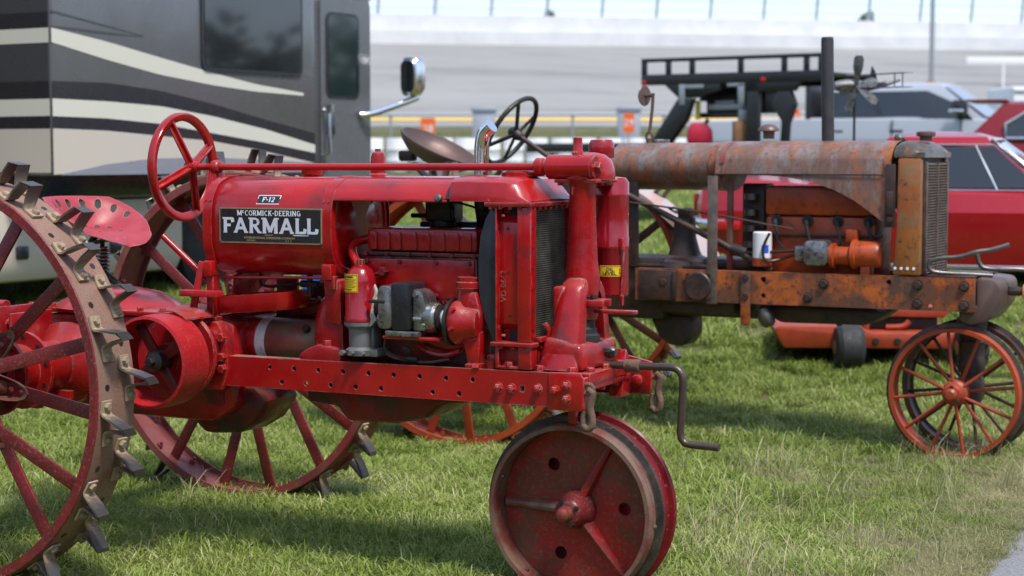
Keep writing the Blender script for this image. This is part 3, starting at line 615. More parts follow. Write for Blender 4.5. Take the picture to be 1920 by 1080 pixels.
# the wood behind the camera: out of the picture, but it is what the motorhome's glass and the paint and chrome mirror
def wood():
    rr = np.random.default_rng(5); P = []; cen = []
    for i in range(60):
        az = math.radians(38 + 284 * (i + rr.uniform(-.3, .3)) / 59); far = not 88 < math.degrees(az) < 272; d = rr.uniform(62, 80) if far else rr.uniform(30, 40); hgt = rr.uniform(5, 9) if far else rr.uniform(8, 13)
        cx, cy = d * math.sin(az), d * math.cos(az); n = 420; lum = rr.normal(0, 1, (14, 3)) * np.array([1.7, 1.7, hgt * .18]) + np.array([cx, cy, hgt * .58])
        c = lum[rr.integers(0, 14, n)] + rr.normal(0, .8, (n, 3)); lo = rr.integers(0, n // 3); c[:lo, 2] = rr.uniform(.2, hgt * .5, lo); cen.append((cx, cy, hgt)); P.append(c)
    C = np.concatenate(P); n = len(C); u = rr.normal(0, 1, (n, 3)); u /= np.linalg.norm(u, axis=1)[:, None]; w = np.cross(u, rr.normal(0, 1, (n, 3))); w /= np.linalg.norm(w, axis=1)[:, None]
    s = rr.uniform(.35, .75, n)[:, None]; V = np.stack([C + u * s, C + w * s * .7, C - u * s, C - w * s * .7], 1).reshape(-1, 3); F = [(4 * i, 4 * i + 1, 4 * i + 2, 4 * i + 3) for i in range(n)]
    V = V.tolist()
    for cx, cy, h in cen:
        b = len(V); V += [[cx - .2, cy - .2, 0], [cx + .2, cy - .2, 0], [cx + .2, cy + .2, 0], [cx - .2, cy + .2, 0], [cx - .1, cy - .1, h * .6], [cx + .1, cy - .1, h * .6], [cx + .1, cy + .1, h * .6], [cx - .1, cy + .1, h * .6]]
        F += [(b + k, b + (k + 1) % 4, b + 4 + (k + 1) % 4, b + 4 + k) for k in range(4)]
    me = bpy.data.meshes.new('wood'); me.from_pydata(V, [], F); me.materials.append(MATS['far_leaf']); o = bpy.data.objects.new('wood', me); COL.objects.link(o)
    o['kind'] = 'stuff'; o['label'] = 'belt of dark trees behind the camera, mirrored in the motorhome window'; o['category'] = 'trees'
wood()
# ------------------------------------------------------------------ the red tractor (x forward, y away from the camera, z up)
FT = thing('red_tractor', 'restored red antique row-crop tractor on lugged steel wheels, nearest the camera', 'tractor', (-1.5336, 6.6404, 0), -math.radians(26.08))
def spoked_wheel(parent, name, y0, y1, R, phase, rimmat, treadmat, spokemat, lugcols, near):
    """steel drive wheel: rim band with turned-in edges, 16 flat spokes, hub, bolted V lugs"""
    ym = (y0 + y1) / 2; hw = (y1 - y0) / 2
    bm = new(); pr = [(-hw, R - .034), (-hw, R - .004), (-hw + .004, R), (hw - .004, R), (hw, R - .004), (hw, R - .034), (hw - .008, R - .034), (hw - .009, R - .012), (-hw + .009, R - .012), (-hw + .008, R - .034)]
    seg = 112; rings = [[bm.verts.new((r * math.cos(2 * PI * k / seg), t, r * math.sin(2 * PI * k / seg))) for t, r in pr] for k in range(seg)]
    for k in range(seg):
        A = rings[k]; B = rings[(k + 1) % seg]
        for j in range(len(pr)):
            f = bm.faces.new((A[j], A[(j + 1) % len(pr)], B[(j + 1) % len(pr)], B[j]))
            f.material_index = 1 if j == 2 else 0
    bmesh.ops.recalc_face_normals(bm, faces=bm.faces[:])
    w = obj(name, bm, None, parent, (0, ym, R), mats=[rimmat, treadmat])
    # hub: a bell with two scalloped flanges
    bm = new(); lathe(bm, [(.055, -.20), (.075, -.19), (.08, -.10), (.10, -.06), (.10, .06), (.08, .10), (.075, .17), (.0, .17)], (0, 0, 0), (0, 1, 0), 32)
    for sy, ph in ((-.065, 0), (.065, 22.5)):
        ring = []
        for k in range(96):
            a = 2 * PI * k / 96; lob = .5 + .5 * math.cos(8 * (a - math.radians(phase + ph)))
            ring.append((a, .135 + .145 * lob ** 1.3))
        A = [bm.verts.new((.085 * math.cos(a), sy * .5, .085 * math.sin(a))) for a, r in ring]
        B = [bm.verts.new((r * .8 * math.cos(a), sy * 1.25, r * .8 * math.sin(a))) for a, r in ring]
        C = [bm.verts.new((r * math.cos(a), sy * .95, r * math.sin(a))) for a, r in ring]
        D = [bm.verts.new((r * math.cos(a), sy * .95 - math.copysign(.012, sy), r * math.sin(a))) for a, r in ring]
        E_ = [bm.verts.new((r * .8 * math.cos(a), sy * 1.25 - math.copysign(.014, sy), r * .8 * math.sin(a))) for a, r in ring]
        for P, Q in ((A, B), (B, C), (C, D), (D, E_)):
            for k in range(96): bm.faces.new((P[k], P[(k + 1) % 96], Q[(k + 1) % 96], Q[k]))
    bmesh.ops.recalc_face_normals(bm, faces=bm.faces[:]); obj('hub', bm, 'hub_rust' if near else spokemat, w)
    for sgn in (-1, 1):
        bm = new(); bar(bm, (0, sgn * .072, .17), (0, sgn * .012, R - .014), .046, .011, up=(0, 1, 0), bev=.002)
        for rr in (.20, .245): lathe(bm, [(.013, 0), (.012, .006), (.006, .010)], (0, sgn * .066 - .004, rr), (0, -1, 0), 10)
        s0 = None
        for k in range(16):
            if (k % 2 == 0) != (sgn < 0): continue
            a = math.radians(phase + 22.5 * k); rot = (0, PI / 2 - a, 0)
            if s0 is None: s0 = obj('spoke', bm, spokemat, w, (0, 0, 0), rot)
            else: inst(s0, w, (0, 0, 0), rot)
    # lug: strap bent to a V, two feet bolted down to the rim
    bm = new(); lw = .052; th = .007
    path = [(-.076, .0), (-.036, .0), (-.026, .010), (-.014, .050), (.002, .094), (.016, .094), (.016, .055), (.022, .010), (.032, .0), (.074, .0)]
    prv = None
    for i, (tx, tz) in enumerate(path):
        d = Vector((path[min(i + 1, 9)][0] - path[max(i - 1, 0)][0], path[min(i + 1, 9)][1] - path[max(i - 1, 0)][1])).normalized(); nrm = Vector((-d.y, d.x))
        wid = lw * (.90 if i < 3 or i > 6 else 1.06); o = nrm * th
        sh = .012 * (1 if i > 4 else -1) * (1 if 2 < i < 7 else 1)
        q = [bm.verts.new(v) for v in ((tx, -wid / 2 + sh, tz), (tx, wid / 2 + sh, tz), (tx + o.x, wid / 2 + sh, tz + o.y), (tx + o.x, -wid / 2 + sh, tz + o.y))]
        if prv:
            for j in range(4): bm.faces.new((prv[j], prv[(j + 1) % 4], q[(j + 1) % 4], q[j]))
        else: bm.faces.new(q[::-1])
        prv = q
    bm.faces.new(prv); bmesh.ops.recalc_face_normals(bm, faces=bm.faces[:])
    hexb(bm, (-.058, -.012, .006), (0, 0, 1), .0135, .013); hexb(bm, (.058, .012, .006), (0, 0, 1), .0135, .013)
    lug0 = None
    for col, yo in enumerate((-hw * .52, hw * .52)):
        for k in range(16):
            a = math.radians(phase + lugcols[col] + 22.5 * k); p = (R * math.cos(a), yo, R * math.sin(a)); rot = (random.uniform(-.035, .035), PI / 2 - a, random.uniform(-.05, .05))
            if lug0 is None: lug0 = obj('lug', bm, 'lug_steel', w, p, rot)
            else: inst(lug0, w, p, rot, (1, random.uniform(.94, 1.06), random.uniform(.90, 1.06)))
    # nuts on the inside and open bolt holes seen through the rim
    bm = new(); hexb(bm, (0, 0, -.013), (0, 0, -1), .014, .016); cyl(bm, (0, 0, -.013), (0, 0, -.042), .007, seg=8); n0 = None
    for k in range(32):
        a = math.radians(phase + 5 + 11.25 * k); yo = (-1 if k % 2 else 1) * hw * .5; p = (R * math.cos(a), yo, R * math.sin(a)); rot = (0, PI / 2 - a, 0)
        if n0 is None: n0 = obj('nut', bm, rimmat, w, p, rot)
        else: inst(n0, w, p, rot)
    bm = new(); lathe(bm, [(.011, 0), (.011, .0015)], (0, 0, -.0006), (0, 0, 1), 10); n0 = None
    for k in range(32):
        a = math.radians(phase + 9.5 + 11.25 * k); yo = (1 if k % 2 else -1) * hw * .5; p = (R * math.cos(a), yo, R * math.sin(a)); rot = (0, PI / 2 - a, 0)
        if n0 is None: n0 = obj('bolt_hole', bm, 'black_oily', w, p, rot)
        else: inst(n0, w, p, rot)
    return w
def lug_mat(name, foot, foot2, tip):
    m = bpy.data.materials.new(name); m.use_nodes = True; MATS[name] = m; t = m.node_tree; N = t.nodes; L = t.links; b = N['Principled BSDF']
    tc = N.new('ShaderNodeTexCoord'); sx = N.new('ShaderNodeSeparateXYZ'); L.new(tc.outputs['Object'], sx.inputs[0])
    n = N.new('ShaderNodeTexNoise'); n.inputs['Scale'].default_value = 70; n.inputs['Detail'].default_value = 6; L.new(tc.outputs['Object'], n.inputs['Vector'])
    a = N.new('ShaderNodeMath'); a.operation = 'MULTIPLY_ADD'; a.inputs[1].default_value = .055; L.new(n.outputs['Fac'], a.inputs[0]); L.new(sx.outputs['Z'], a.inputs[2])
    r = N.new('ShaderNodeValToRGB'); e = r.color_ramp.elements; e[0].position = .38; e[0].color = (*foot, 1); e[1].position = .72; e[1].color = (*tip, 1); k = e.new(.52); k.color = (*foot2, 1)
    mr = N.new('ShaderNodeMapRange'); mr.inputs['From Min'].default_value = -.03; mr.inputs['From Max'].default_value = .145; L.new(a.outputs[0], mr.inputs['Value']); L.new(mr.outputs['Result'], r.inputs['Fac']); L.new(r.outputs['Color'], b.inputs['Base Color'])
    m2 = N.new('ShaderNodeMapRange'); m2.inputs['From Min'].default_value = .5; m2.inputs['From Max'].default_value = .75; m2.inputs['To Max'].default_value = .55; L.new(mr.outputs['Result'], m2.inputs['Value']); L.new(m2.outputs['Result'], b.inputs['Metallic'])
    m3 = N.new('ShaderNodeMapRange'); m3.inputs['From Min'].default_value = .4; m3.inputs['From Max'].default_value = .75; m3.inputs['To Min'].default_value = .75; m3.inputs['To Max'].default_value = .36; L.new(mr.outputs['Result'], m3.inputs['Value']); L.new(m3.outputs['Result'], b.inputs['Roughness'])
    bp = N.new('ShaderNodeBump'); bp.inputs['Strength'].default_value = .4; bp.inputs['Distance'].default_value = .002; L.new(n.outputs['Fac'], bp.inputs['Height']); L.new(bp.outputs['Normal'], b.inputs['Normal'])
lug_mat('lug_steel', (0.36, 0.265, 0.175), (0.15, 0.11, 0.08), (0.115, 0.11, 0.11))
RW = .686
spoked_wheel(FT, 'rear_wheel', -.874, -.689, RW, 14.7, 'spoke_red', 'rim_tread', 'spoke_red', (0, 11.25), True)['label'] = 'near rear wheel with tan dusty rim'
spoked_wheel(FT, 'rear_wheel', .862, 1.047, RW, 10.0, 'rim_far', 'rim_far', 'spoke_red', (0, 11.25), False)['label'] = 'far rear wheel with dull red rim'

# axle housings with bolted flanges
bm = new()
lathe(bm, [(.0, -.70), (.055, -.70), (.055, -.63), (.10, -.63), (.10, -.595), (.145, -.592), (.145, -.578), (.098, -.575), (.092, -.455), (.138, -.452), (.138, -.438), (.095, -.435), (.088, -.28), (.15, -.22), (.15, .24), (.10, .30), (.09, .80), (.0, .80)], (0, 0, RW), (0, 1, 0), 40)
ax = obj('axle_housing', bm, 'red_cast', FT)
bm = new(); lathe(bm, [(.010, 0), (.010, .002)], (0, 0, 0), (0, -1, 0), 10); h0 = None
for yy, rr, n in ((-.5922, .122, 10), (-.4522, .116, 10)):
    for k in range(n):
        a = 2 * PI * k / n + .2; p = (rr * math.cos(a), yy, RW + rr * math.sin(a))
        if h0 is None: h0 = obj('bolt_hole', bm, 'black_oily', ax, p)
        else: inst(h0, ax, p)
# transmission case
bm = new()
prism(bm, [(-.22, .56), (-.22, .84), (-.10, .862), (.38, .868), (.62, .875), (.70, .85), (.70, .56), (.60, .50), (.20, .505)], -.155, .185, bev=.02)
tr = obj('transmission_case', bm, 'red_cast', FT)
bm = new(); b2(bm, -.24, .44, -.172, .20, .866, .884, .004)
for x in np.arange(-.2, .44, .1): hexb(bm, (x, -.16, .884), (0, 0, 1), .012, .014)
obj('cover_flange', bm, 'red_cast', tr)
bm = new(); lathe(bm, [(.235, 0), (.215, .018), (.16, .048), (.08, .066), (0, .072)], (.06, .02, .882), (0, 0, 1), 40); obj('domed_cover', bm, 'red_paint', tr)
bm = new(); prism(bm, [(.42, .54), (.40, .60), (.74, .63), (.80, .58), (.74, .50), (.66, .455), (.52, .445)], -.10, .13, bev=.03); obj('sump', bm, 'red_grimy_shaded', tr)
bm = new(); prism(bm, [(.56, .62), (.56, .70), (.66, .70), (.66, .56), (.60, .56)], -.165, -.10, bev=.012); obj('side_boss', bm, 'red_grimy_shaded', tr)
bm = new()
for x, z in ((.30, .60), (.30, .80), (-.10, .78), (.02, .80), (.14, .80), (.55, .66), (-.16, .66)): hexb(bm, (x, -.155, z), (0, -1, 0), .017, .018)
obj('case_bolts', bm, 'red_cast', tr)
bm = new(); bar(bm, (-.32, -.35, .60), (.10, -.30, .585), .03, .02); bar(bm, (-.05, -.31, .60), (-.05, -.31, .53), .03, .03); b2(bm, -.15, -.135, -.40, -.20, .72, .90, .003); b2(bm, -.08, -.068, -.42, -.20, .72, .88, .003)
cyl(bm, (-.20, -.36, .90), (-.14, -.36, .90), .022, seg=12); cyl(bm, (-.24, -.36, .84), (-.10, -.36, .84), .012, seg=8); obj('brake_bracket', bm, 'red_cast', FT)
# belt pulley with hub and spokes
py0, py1, pr, pc = -.47, -.325, .158, (.562, .742)
bm = new(); lathe(bm, [(pr - .010, 0), (pr, .004), (pr + .003, (py1 - py0) / 2), (pr, py1 - py0 - .004), (pr - .010, py1 - py0), (pr - .014, py1 - py0 - .004), (pr - .012, .05), (pr - .012, .004), (pr - .010, 0)], (pc[0], py0, pc[1]), (0, 1, 0), 72, cap0=False, cap1=False)
pu = obj('belt_pulley', bm, 'red_pulley', FT)
bm = new(); lathe(bm, [(0, -.03), (.02, -.03), (.035, -.02), (.035, .05), (.02, .05)], (pc[0], py0 + .06, pc[1]), (0, 1, 0), 20); hexb(bm, (pc[0], py0 + .03, pc[1]), (0, -1, 0), .018, .02); obj('hub', bm, 'black_oily', pu)
for k in range(4):
    a = k * PI / 2 + .6; bm = new(); bar(bm, (pc[0] + .03 * math.cos(a), py0 + .075, pc[1] + .03 * math.sin(a)), (pc[0] + .147 * math.cos(a), py0 + .075, pc[1] + .147 * math.sin(a)), .035, .014, bev=.003); obj('spoke', bm, 'red_grimy_shaded', pu)
bm = new(); cyl(bm, (pc[0], py1 - .04, pc[1]), (pc[0], -.14, pc[1]), .055, seg=24); lathe(bm, [(.145, 0), (.15, .01), (.11, .09), (.07, .10)], (pc[0] - .01, -.27, pc[1] + .01), (0, 1, 0), 32); obj('shaft_housing', bm, 'red_cast', pu)
bm = new(); pts = [(pc[0] + (pr + .012 + .012 * math.sin(a * 5)) * math.cos(a), pc[1] + (pr + .012) * math.sin(a)) for a in np.linspace(1.0, 1.75, 8)]
prism(bm, pts + [(u, v - .006) for u, v in pts[::-1]], -.36, -.20); obj('guard', bm, 'red_cast', pu)
# clutch tube
bm = new(); cyl(bm, (.62, .0, .785), (.735, .0, .785), .082, seg=40, bev=.004); ct = obj('clutch_tube', bm, 'red_cast', FT)
bm = new(); cyl(bm, (.735, 0, .785), (.775, 0, .785), .0815, seg=40); obj('primer_band', bm, 'primer_white', ct)
bm = new(); cyl(bm, (.775, 0, .785), (.985, 0, .785), .081, seg=40); obj('bare_sleeve', bm, 'tube_grime', ct)
bm = new(); cyl(bm, (.945, -.064, .833), (.945, -.078, .845), .014, seg=12); obj('plug_hole', bm, 'black_oily', ct)
bm = new(); cyl(bm, (.985, 0, .785), (1.005, 0, .785), .090, seg=40, bev=.004); obj('collar', bm, 'steel_bare', ct)
# flywheel housing
bm = new(); ring0 = sell(0.01, .80, .115, .115, 2.2, 40); ring1 = sell(.01, .83, .16, .145, 2.4, 40); ring2 = sell(.01, .84, .175, .16, 2.6, 40)
loft(bm, [[(1.0, u, v) for u, v in ring0], [(1.03, u, v) for u, v in ring1], [(1.07, u, v) for u, v in ring2], [(1.15, u, v) for u, v in ring2]])
fh = obj('flywheel_housing', bm, 'red_cast', FT)
bm = new(); prism(bm, [(.99, .742), (1.15, .742), (1.15, .79), (1.06, .80), (1.02, .785), (.985, .762)], -.185, -.13, bev=.008); hexb(bm, (1.09, -.16, .795), (0, 0, 1), .02, .02); obj('mounting_foot', bm, 'red_cast', fh)
# rear mounting bracket on the case
bm = new(); prism(bm, [(.60, .62), (.60, .86), (.66, .865), (.70, .80), (.705, .70), (.68, .62)], -.20, -.15, bev=.01)
for z in (.70, .74, .81): hexb(bm, (.685, -.20, z), (0, -1, 0), .016, .018)
obj('rail_bracket', bm, 'red_cast', FT)
# frame rails
UP = [(.872 + .0982 * k, .714) for k in range(9)]; LO = [(.921 + .0982 * k, .665) for k in range(8)]
for side, y0 in (('near', -.19), ('far', .205)):
    bm = new()
    if side == 'near':
        hol = [(x, z, .0085) for x, z in UP] + [(x, z, .0085) for x, z in LO if abs(x - 1.412) > .03] + [[(1.829, .684), (1.845, .684), (1.845, .704), (1.829, .704)]]
        plate(bm, [(.672, .64), (2.0, .642), (2.0, .752), (.672, .744)], hol, y0, y0 + .011)
        b2(bm, .675, 2.0, y0 + .0112, y0 + .06, .7315, .7435, .0); b2(bm, .675, 2.0, y0 + .0112, y0 + .06, .643, .654)
    else:
        b2(bm, .672, 2.03, y0 - .011, y0, .642, .752, .003); b2(bm, .675, 2.03, y0 - .06, y0 - .0112, .735, .745)
    r_ = obj('frame_rail', bm, 'red_rail', FT)
    if side == 'near':
        bm = new(); prism(bm, [(1.935, .634), (2.045, .634), (2.055, .645), (2.055, .738), (2.043, .757), (1.935, .754)], y0 - .009, y0 - .0005, bev=.003); b2(bm, 2.044, 2.055, y0, y0 + .07, .636, .74, .002); obj('end_plate', bm, 'red_rail', r_)
        bm = new(); lathe(bm, [(.017, 0), (.017, .003)], (0, 0, 0), (0, -1, 0), 14); hexb(bm, (0, -.003, 0), (0, -1, 0), .0135, .012); lathe(bm, [(.007, 0), (.007, .007), (.004, .008)], (0, -.014, 0), (0, -1, 0), 10); bo = None
        for x, z in ((1.753, .693), (1.80, .693), (1.893, .697), (1.958, .697), (1.998, .714), (1.998, .671)):
            p = (x, y0 - (.009 if x > 1.94 else 0), z)
            if bo is None: bo = obj('bolt', bm, 'red_rail', r_, p)
            else: inst(bo, r_, p)
        bm = new()
        for x in (1.765, 1.885, 2.0): hexb(bm, (x, y0 + .03, .752), (0, 0, 1), .017, .018)
        cyl(bm, (1.712, y0 + .035, .745), (1.712, y0 + .035, .775), .022, seg=14); hexb(bm, (1.712, y0 + .035, .775), (0, 0, 1), .017, .02); obj('top_bolts', bm, 'red_cast', r_)
# ---- engine
bm = new(); b2(bm, 1.14, 1.63, -.10, .15, .70, 1.11, .012); eb = obj('engine_block', bm, 'red_grimy_shaded', FT)
bm = new(); b2(bm, 1.20, 1.62, -.106, -.095, .965, 1.095, .004); obj('side_cover', bm, 'red_paint', eb)
bm = new(); prism(bm, [(.98, .66), (1.14, .70), (1.66, .715), (1.70, .64), (1.50, .612), (1.44, .56), (1.32, .538), (1.14, .535), (1.10, .585), (.98, .59)], -.13, .16, bev=.02); obj('oil_pan', bm, 'red_grimy_shaded', eb)
bm = new(); b2(bm, 1.15, 1.66, -.175, -.10, .722, .732, .003); obj('pan_ledge', bm, 'black_oily', eb)
text_obj('firing_order', 'FIRING ORDER', .036, 'red_paint', eb, (1.545, -.1005, .962), FACE_R, .0025, bold=.0006)
text_obj('firing_order', '1-3-4-2', .036, 'red_paint', eb, (1.525, -.1005, .915), FACE_R, .0025, bold=.0006)
# rocker cover with pressed flutes
bm = new(); b2(bm, 1.205, 1.628, -.10, .12, 1.118, 1.197, .016)
rc = obj('rocker_cover', bm, 'red_paint', FT)
bm = new(); b2(bm, 1.195, 1.64, -.112, .13, 1.106, 1.117, .003); obj('gasket_lip', bm, 'red_grimy_shaded', rc)
bm = new(); xs_ = 1.222
for wd in (.028, .040, .034, .050, .040, .046, .044, .036):
    prism(bm, rounded(xs_, xs_ + wd, 1.124, 1.186, .008), -.106, -.098, bev=.003); xs_ += wd + .010
obj('flutes', bm, 'red_paint', rc)
bm = new(); tube(bm, smooth_path([(1.24, -.02, 1.150), (1.175, -.05, 1.155), (1.150, -.09, 1.135), (1.175, -.125, 1.095), (1.245, -.15, 1.03), (1.262, -.155, 1.015)], 6), .0155, 12); obj('plug_wire_conduit', bm, 'red_paint', FT)
bm = new()
for k in range(4):
    d = .006 * k; tube(bm, smooth_path([(1.262, -.157, 1.017), (1.285 - d * .3, -.168 + d * .2, .985), (1.268 + d, -.175, .935), (1.258 + d, -.18, .900 + d), (1.275 + d, -.185, .872 + d)], 6), .006, 8)
obj('plug_wires', bm, 'wire_cloth', FT)
bm = new(); hexb(bm, (1.285, -.106, 1.052), (0, -1, 0), .016, .03); cyl(bm, (1.25, -.118, 1.040), (1.285, -.118, 1.048), .006, seg=8); obj('petcock', bm, 'red_grimy_shaded', eb)
bm = new()
for k in range(6): hexb(bm, (1.215 + .082 * k, -.112, 1.1115), (0, -1, 0), .008, .010)
for x in (1.215, 1.34, 1.48, 1.605):
    for z in (.975, 1.085): hexb(bm, (x, -.106, z), (0, -1, 0), .008, .008)
for k in range(11): hexb(bm, (1.17 + .047 * k, -.165, .732), (0, 0, 1), .009, .010)
lathe(bm, [(.020, 0), (.020, .004), (.015, .006)], (1.56, -.10, .80), (0, -1, 0), 16); lathe(bm, [(.020, 0), (.020, .004), (.015, .006)], (1.36, -.10, .78), (0, -1, 0), 16)
obj('block_nuts', bm, 'red_grimy_shaded', eb)['kind'] = 'stuff'
bm = new(); tube(bm, smooth_path([(1.262, -.12, .80), (1.30, -.13, .775), (1.36, -.135, .76), (1.46, -.135, .755), (1.54, -.13, .77)], 5), .005, 8); obj('oil_pipe', bm, 'rust_brown', eb)
# oil filter
fx, fy, fr = 1.223, -.165, .053
bm = new(); lathe(bm, [(.0, 1.092), (.013, 1.092), (.013, 1.075), (.022, 1.074), (.040, 1.058), (fr - .003, 1.034), (fr, 1.018), (fr, .905), (fr + .003, .900), (fr + .003, .886), (.0, .886)][::-1], (fx, fy, 0), (0, 0, 1), 36); fl = obj('oil_filter', bm, 'red_fluid', FT)
bm = new(); hexb(bm, (fx, fy, 1.074), (0, 0, 1), .014, .02); obj('cap_nut', bm, 'rust_brown', fl)
bm = new(); lathe(bm, [(.0, .770), (.050, .772), (.052, .790), (.040, .800), (.041, .86), (.056, .872), (.057, .884), (.0, .885)], (fx, fy, 0), (0, 0, 1), 30); b2(bm, fx - .045, fx + .075, fy - .02, fy + .06, .768, .795, .006); b2(bm, fx - .02, fx + .05, fy, fy + .06, .79, .875, .008)
for dx in (-.035, .0, .04): hexb(bm, (fx + dx, fy - .055, .783), (0, -1, 0), .010, .016)
obj('filter_base', bm, 'cast_grey', fl)
def cyl_patch(bm, cx, cy, r, a0, a1, z0, z1, n=8, off=.0008):
    A = []; B = []
    for i in range(n + 1):
        a = math.radians(a0 + (a1 - a0) * i / n); A.append(bm.verts.new((cx + (r + off) * math.cos(a), cy + (r + off) * math.sin(a), z0))); B.append(bm.verts.new((cx + (r + off) * math.cos(a), cy + (r + off) * math.sin(a), z1)))
    for i in range(n): bm.faces.new((A[i], A[i + 1], B[i + 1], B[i]))
bm = new(); cyl_patch(bm, fx, fy, fr, 196, 291, .985, 1.046); lb = obj('instruction_label', bm, 'label_yellow', fl)
bm = new()
for a0, a1, z0, z1 in ((198, 289, 1.0420, 1.0434), (198, 289, .9870, .9884), (287.4, 289, .9870, 1.0434), (228, 238, 1.0325, 1.0405), (242, 272, 1.034, 1.039), (205, 284, 1.0265, 1.0282), (205, 278, 1.0215, 1.0228), (205, 284, 1.0165, 1.0178), (205, 272, 1.0115, 1.0128), (205, 284, 1.0065, 1.0078), (205, 280, 1.0015, 1.0028), (212, 268, .9930, .9960)):
    cyl_patch(bm, fx, fy, fr, a0, a1, z0, z1, off=.0014)
obj('label_print', bm, 'letter_black', lb)
# magneto
bm = new(); prism(bm, rounded(1.318, 1.372, .868, 1.012, .02), -.215, -.10, bev=.004); cyl(bm, (1.30, -.165, .895), (1.372, -.165, .895), .034, seg=24, bev=.006); b2(bm, 1.35, 1.475, -.225, -.12, .846, .864, .003)
prism(bm, [(1.444, .865), (1.495, .865), (1.495, .955), (1.487, .985), (1.47, 1.0), (1.444, 1.005)], -.212, -.12, bev=.012); lathe(bm, [(.046, 0), (.050, .006), (.050, .045), (.043, .053)], (1.470, -.165, .908), (1, 0, 0), 28)
cyl(bm, (1.455, -.214, .905), (1.485, -.214, .905), .009, seg=10); hexb(bm, (1.46, -.212, .985), (0, -1, 0), .010, .008)
for k in range(5): hexb(bm, (1.482, -.165 + .046 * math.cos(k * 1.2), .908 + .046 * math.sin(k * 1.2)), (1, 0, 0), .008, .012)
mg = obj('magneto', bm, 'magneto_alloy', FT)
bm = new(); prism(bm, rounded(1.3725, 1.4435, .866, 1.024, .012), -.223, -.11, bev=.004); obj('magnet_cover', bm, 'black_enamel', mg)
bm = new(); b2(bm, 1.282, 1.345, -.217, -.20, .952, .964, .003); lathe(bm, [(.028, 0), (.033, .008), (.033, .03), (.024, .035)], (1.283, -.155, .935), (1, 0, 0), 20); lathe(bm, [(.038, 0), (.040, .012), (.034, .016)], (1.522, -.165, .908), (1, 0, 0), 24); obj('distributor_cap', bm, 'black_oily', mg)
bm = new(); lathe(bm, [(.026, 0), (.030, .006), (.030, .016), (.022, .020), (.022, .034), (.030, .046)], (1.538, -.165, .908), (1, 0, 0), 20); obj('coupling', bm, 'primer_white', mg)
bm = new(); b2(bm, 1.335, 1.55, -.215, -.09, .835, .8455, .003); prism(bm, [(1.40, .834), (1.60, .834), (1.58, .79), (1.53, .77), (1.46, .785)], -.112, -.10, bev=.003); tube(bm, smooth_path([(1.42, -.13, .812), (1.47, -.14, .79), (1.53, -.14, .783), (1.58, -.13, .80)], 5), .008, 8); obj('magneto_shelf', bm, 'red_paint', FT)
bm = new(); tube(bm, smooth_path([(1.335, -.19, .84), (1.33, -.19, .80), (1.36, -.17, .775), (1.40, -.15, .765)], 5), .005, 8); cyl(bm, (1.395, -.15, .765), (1.425, -.14, .763), .012, seg=10); obj('oil_line', bm, 'black_oily', FT)
# governor and water inlet at the front of the engine
bm = new(); lathe(bm, [(.045, 0), (.072, .004), (.076, .012), (.076, .030), (.062, .050), (.052, .095), (.03, .10)], (1.575, -.15, .895), (1, 0, 0), 32)
lathe(bm, [(.036, .92), (.036, 1.005), (.043, 1.008), (.043, 1.028), (.038, 1.03), (.038, 1.045), (.0, 1.046)], (1.622, -.145, 0), (0, 0, 1), 24)
prism(bm, [(1.588, .84), (1.676, .86), (1.682, .93), (1.662, 1.0), (1.592, 1.0)], -.178, -.08, bev=.018); prism(bm, [(1.600, .87), (1.680, .87), (1.672, .755), (1.632, .750)], -.175, -.08, bev=.012); b2(bm, 1.625, 1.675, -.185, -.11, .742, .765, .006)
gv = obj('governor_housing', bm, 'red_cast', FT)
bm = new(); cyl(bm, (1.566, -.155, .895), (1.576, -.155, .895), .077, seg=32); obj('cover_gasket', bm, 'black_oily', gv)
bm = new()
for k in range(6): hexb(bm, (1.600, -.155 + .066 * math.cos(k + .4), .895 + .066 * math.sin(k + .4)), (0, -1, .2), .008, .022)
hexb(bm, (1.66, -.185, .755), (1, 0, 0), .012, .02); obj('cover_bolts', bm, 'red_cast', gv)
# carburettor / manifold in the shade under the hood
bm = new(); b2(bm, 1.36, 1.46, .03, .13, 1.215, 1.30, .01); cyl(bm, (1.41, .08, 1.20), (1.41, .08, 1.22), .05, seg=16); b2(bm, 1.30, 1.56, .10, .16, 1.18, 1.215, .01); cyl(bm, (1.30, .05, 1.235), (1.36, .05, 1.235), .008, seg=8); obj('carburettor', bm, 'black_oily', FT)
bm = new(); tube(bm, smooth_path([(1.46, .04, 1.285), (1.54, .0, 1.275), (1.62, -.04, 1.255), (1.70, -.06, 1.20)], 5), .004, 6); tube(bm, [(1.46, .05, 1.27), (1.475, .03, 1.235), (1.49, .02, 1.21)], .003, 6); obj('ignition_wire', bm, 'rubber', FT)
bm = new(); tube(bm, smooth_path([(1.55, .12, 1.20), (1.55, .10, 1.26), (1.548, .09, 1.338)], 4), .029, 16); obj('exhaust_stub', bm, 'black_oily', FT)
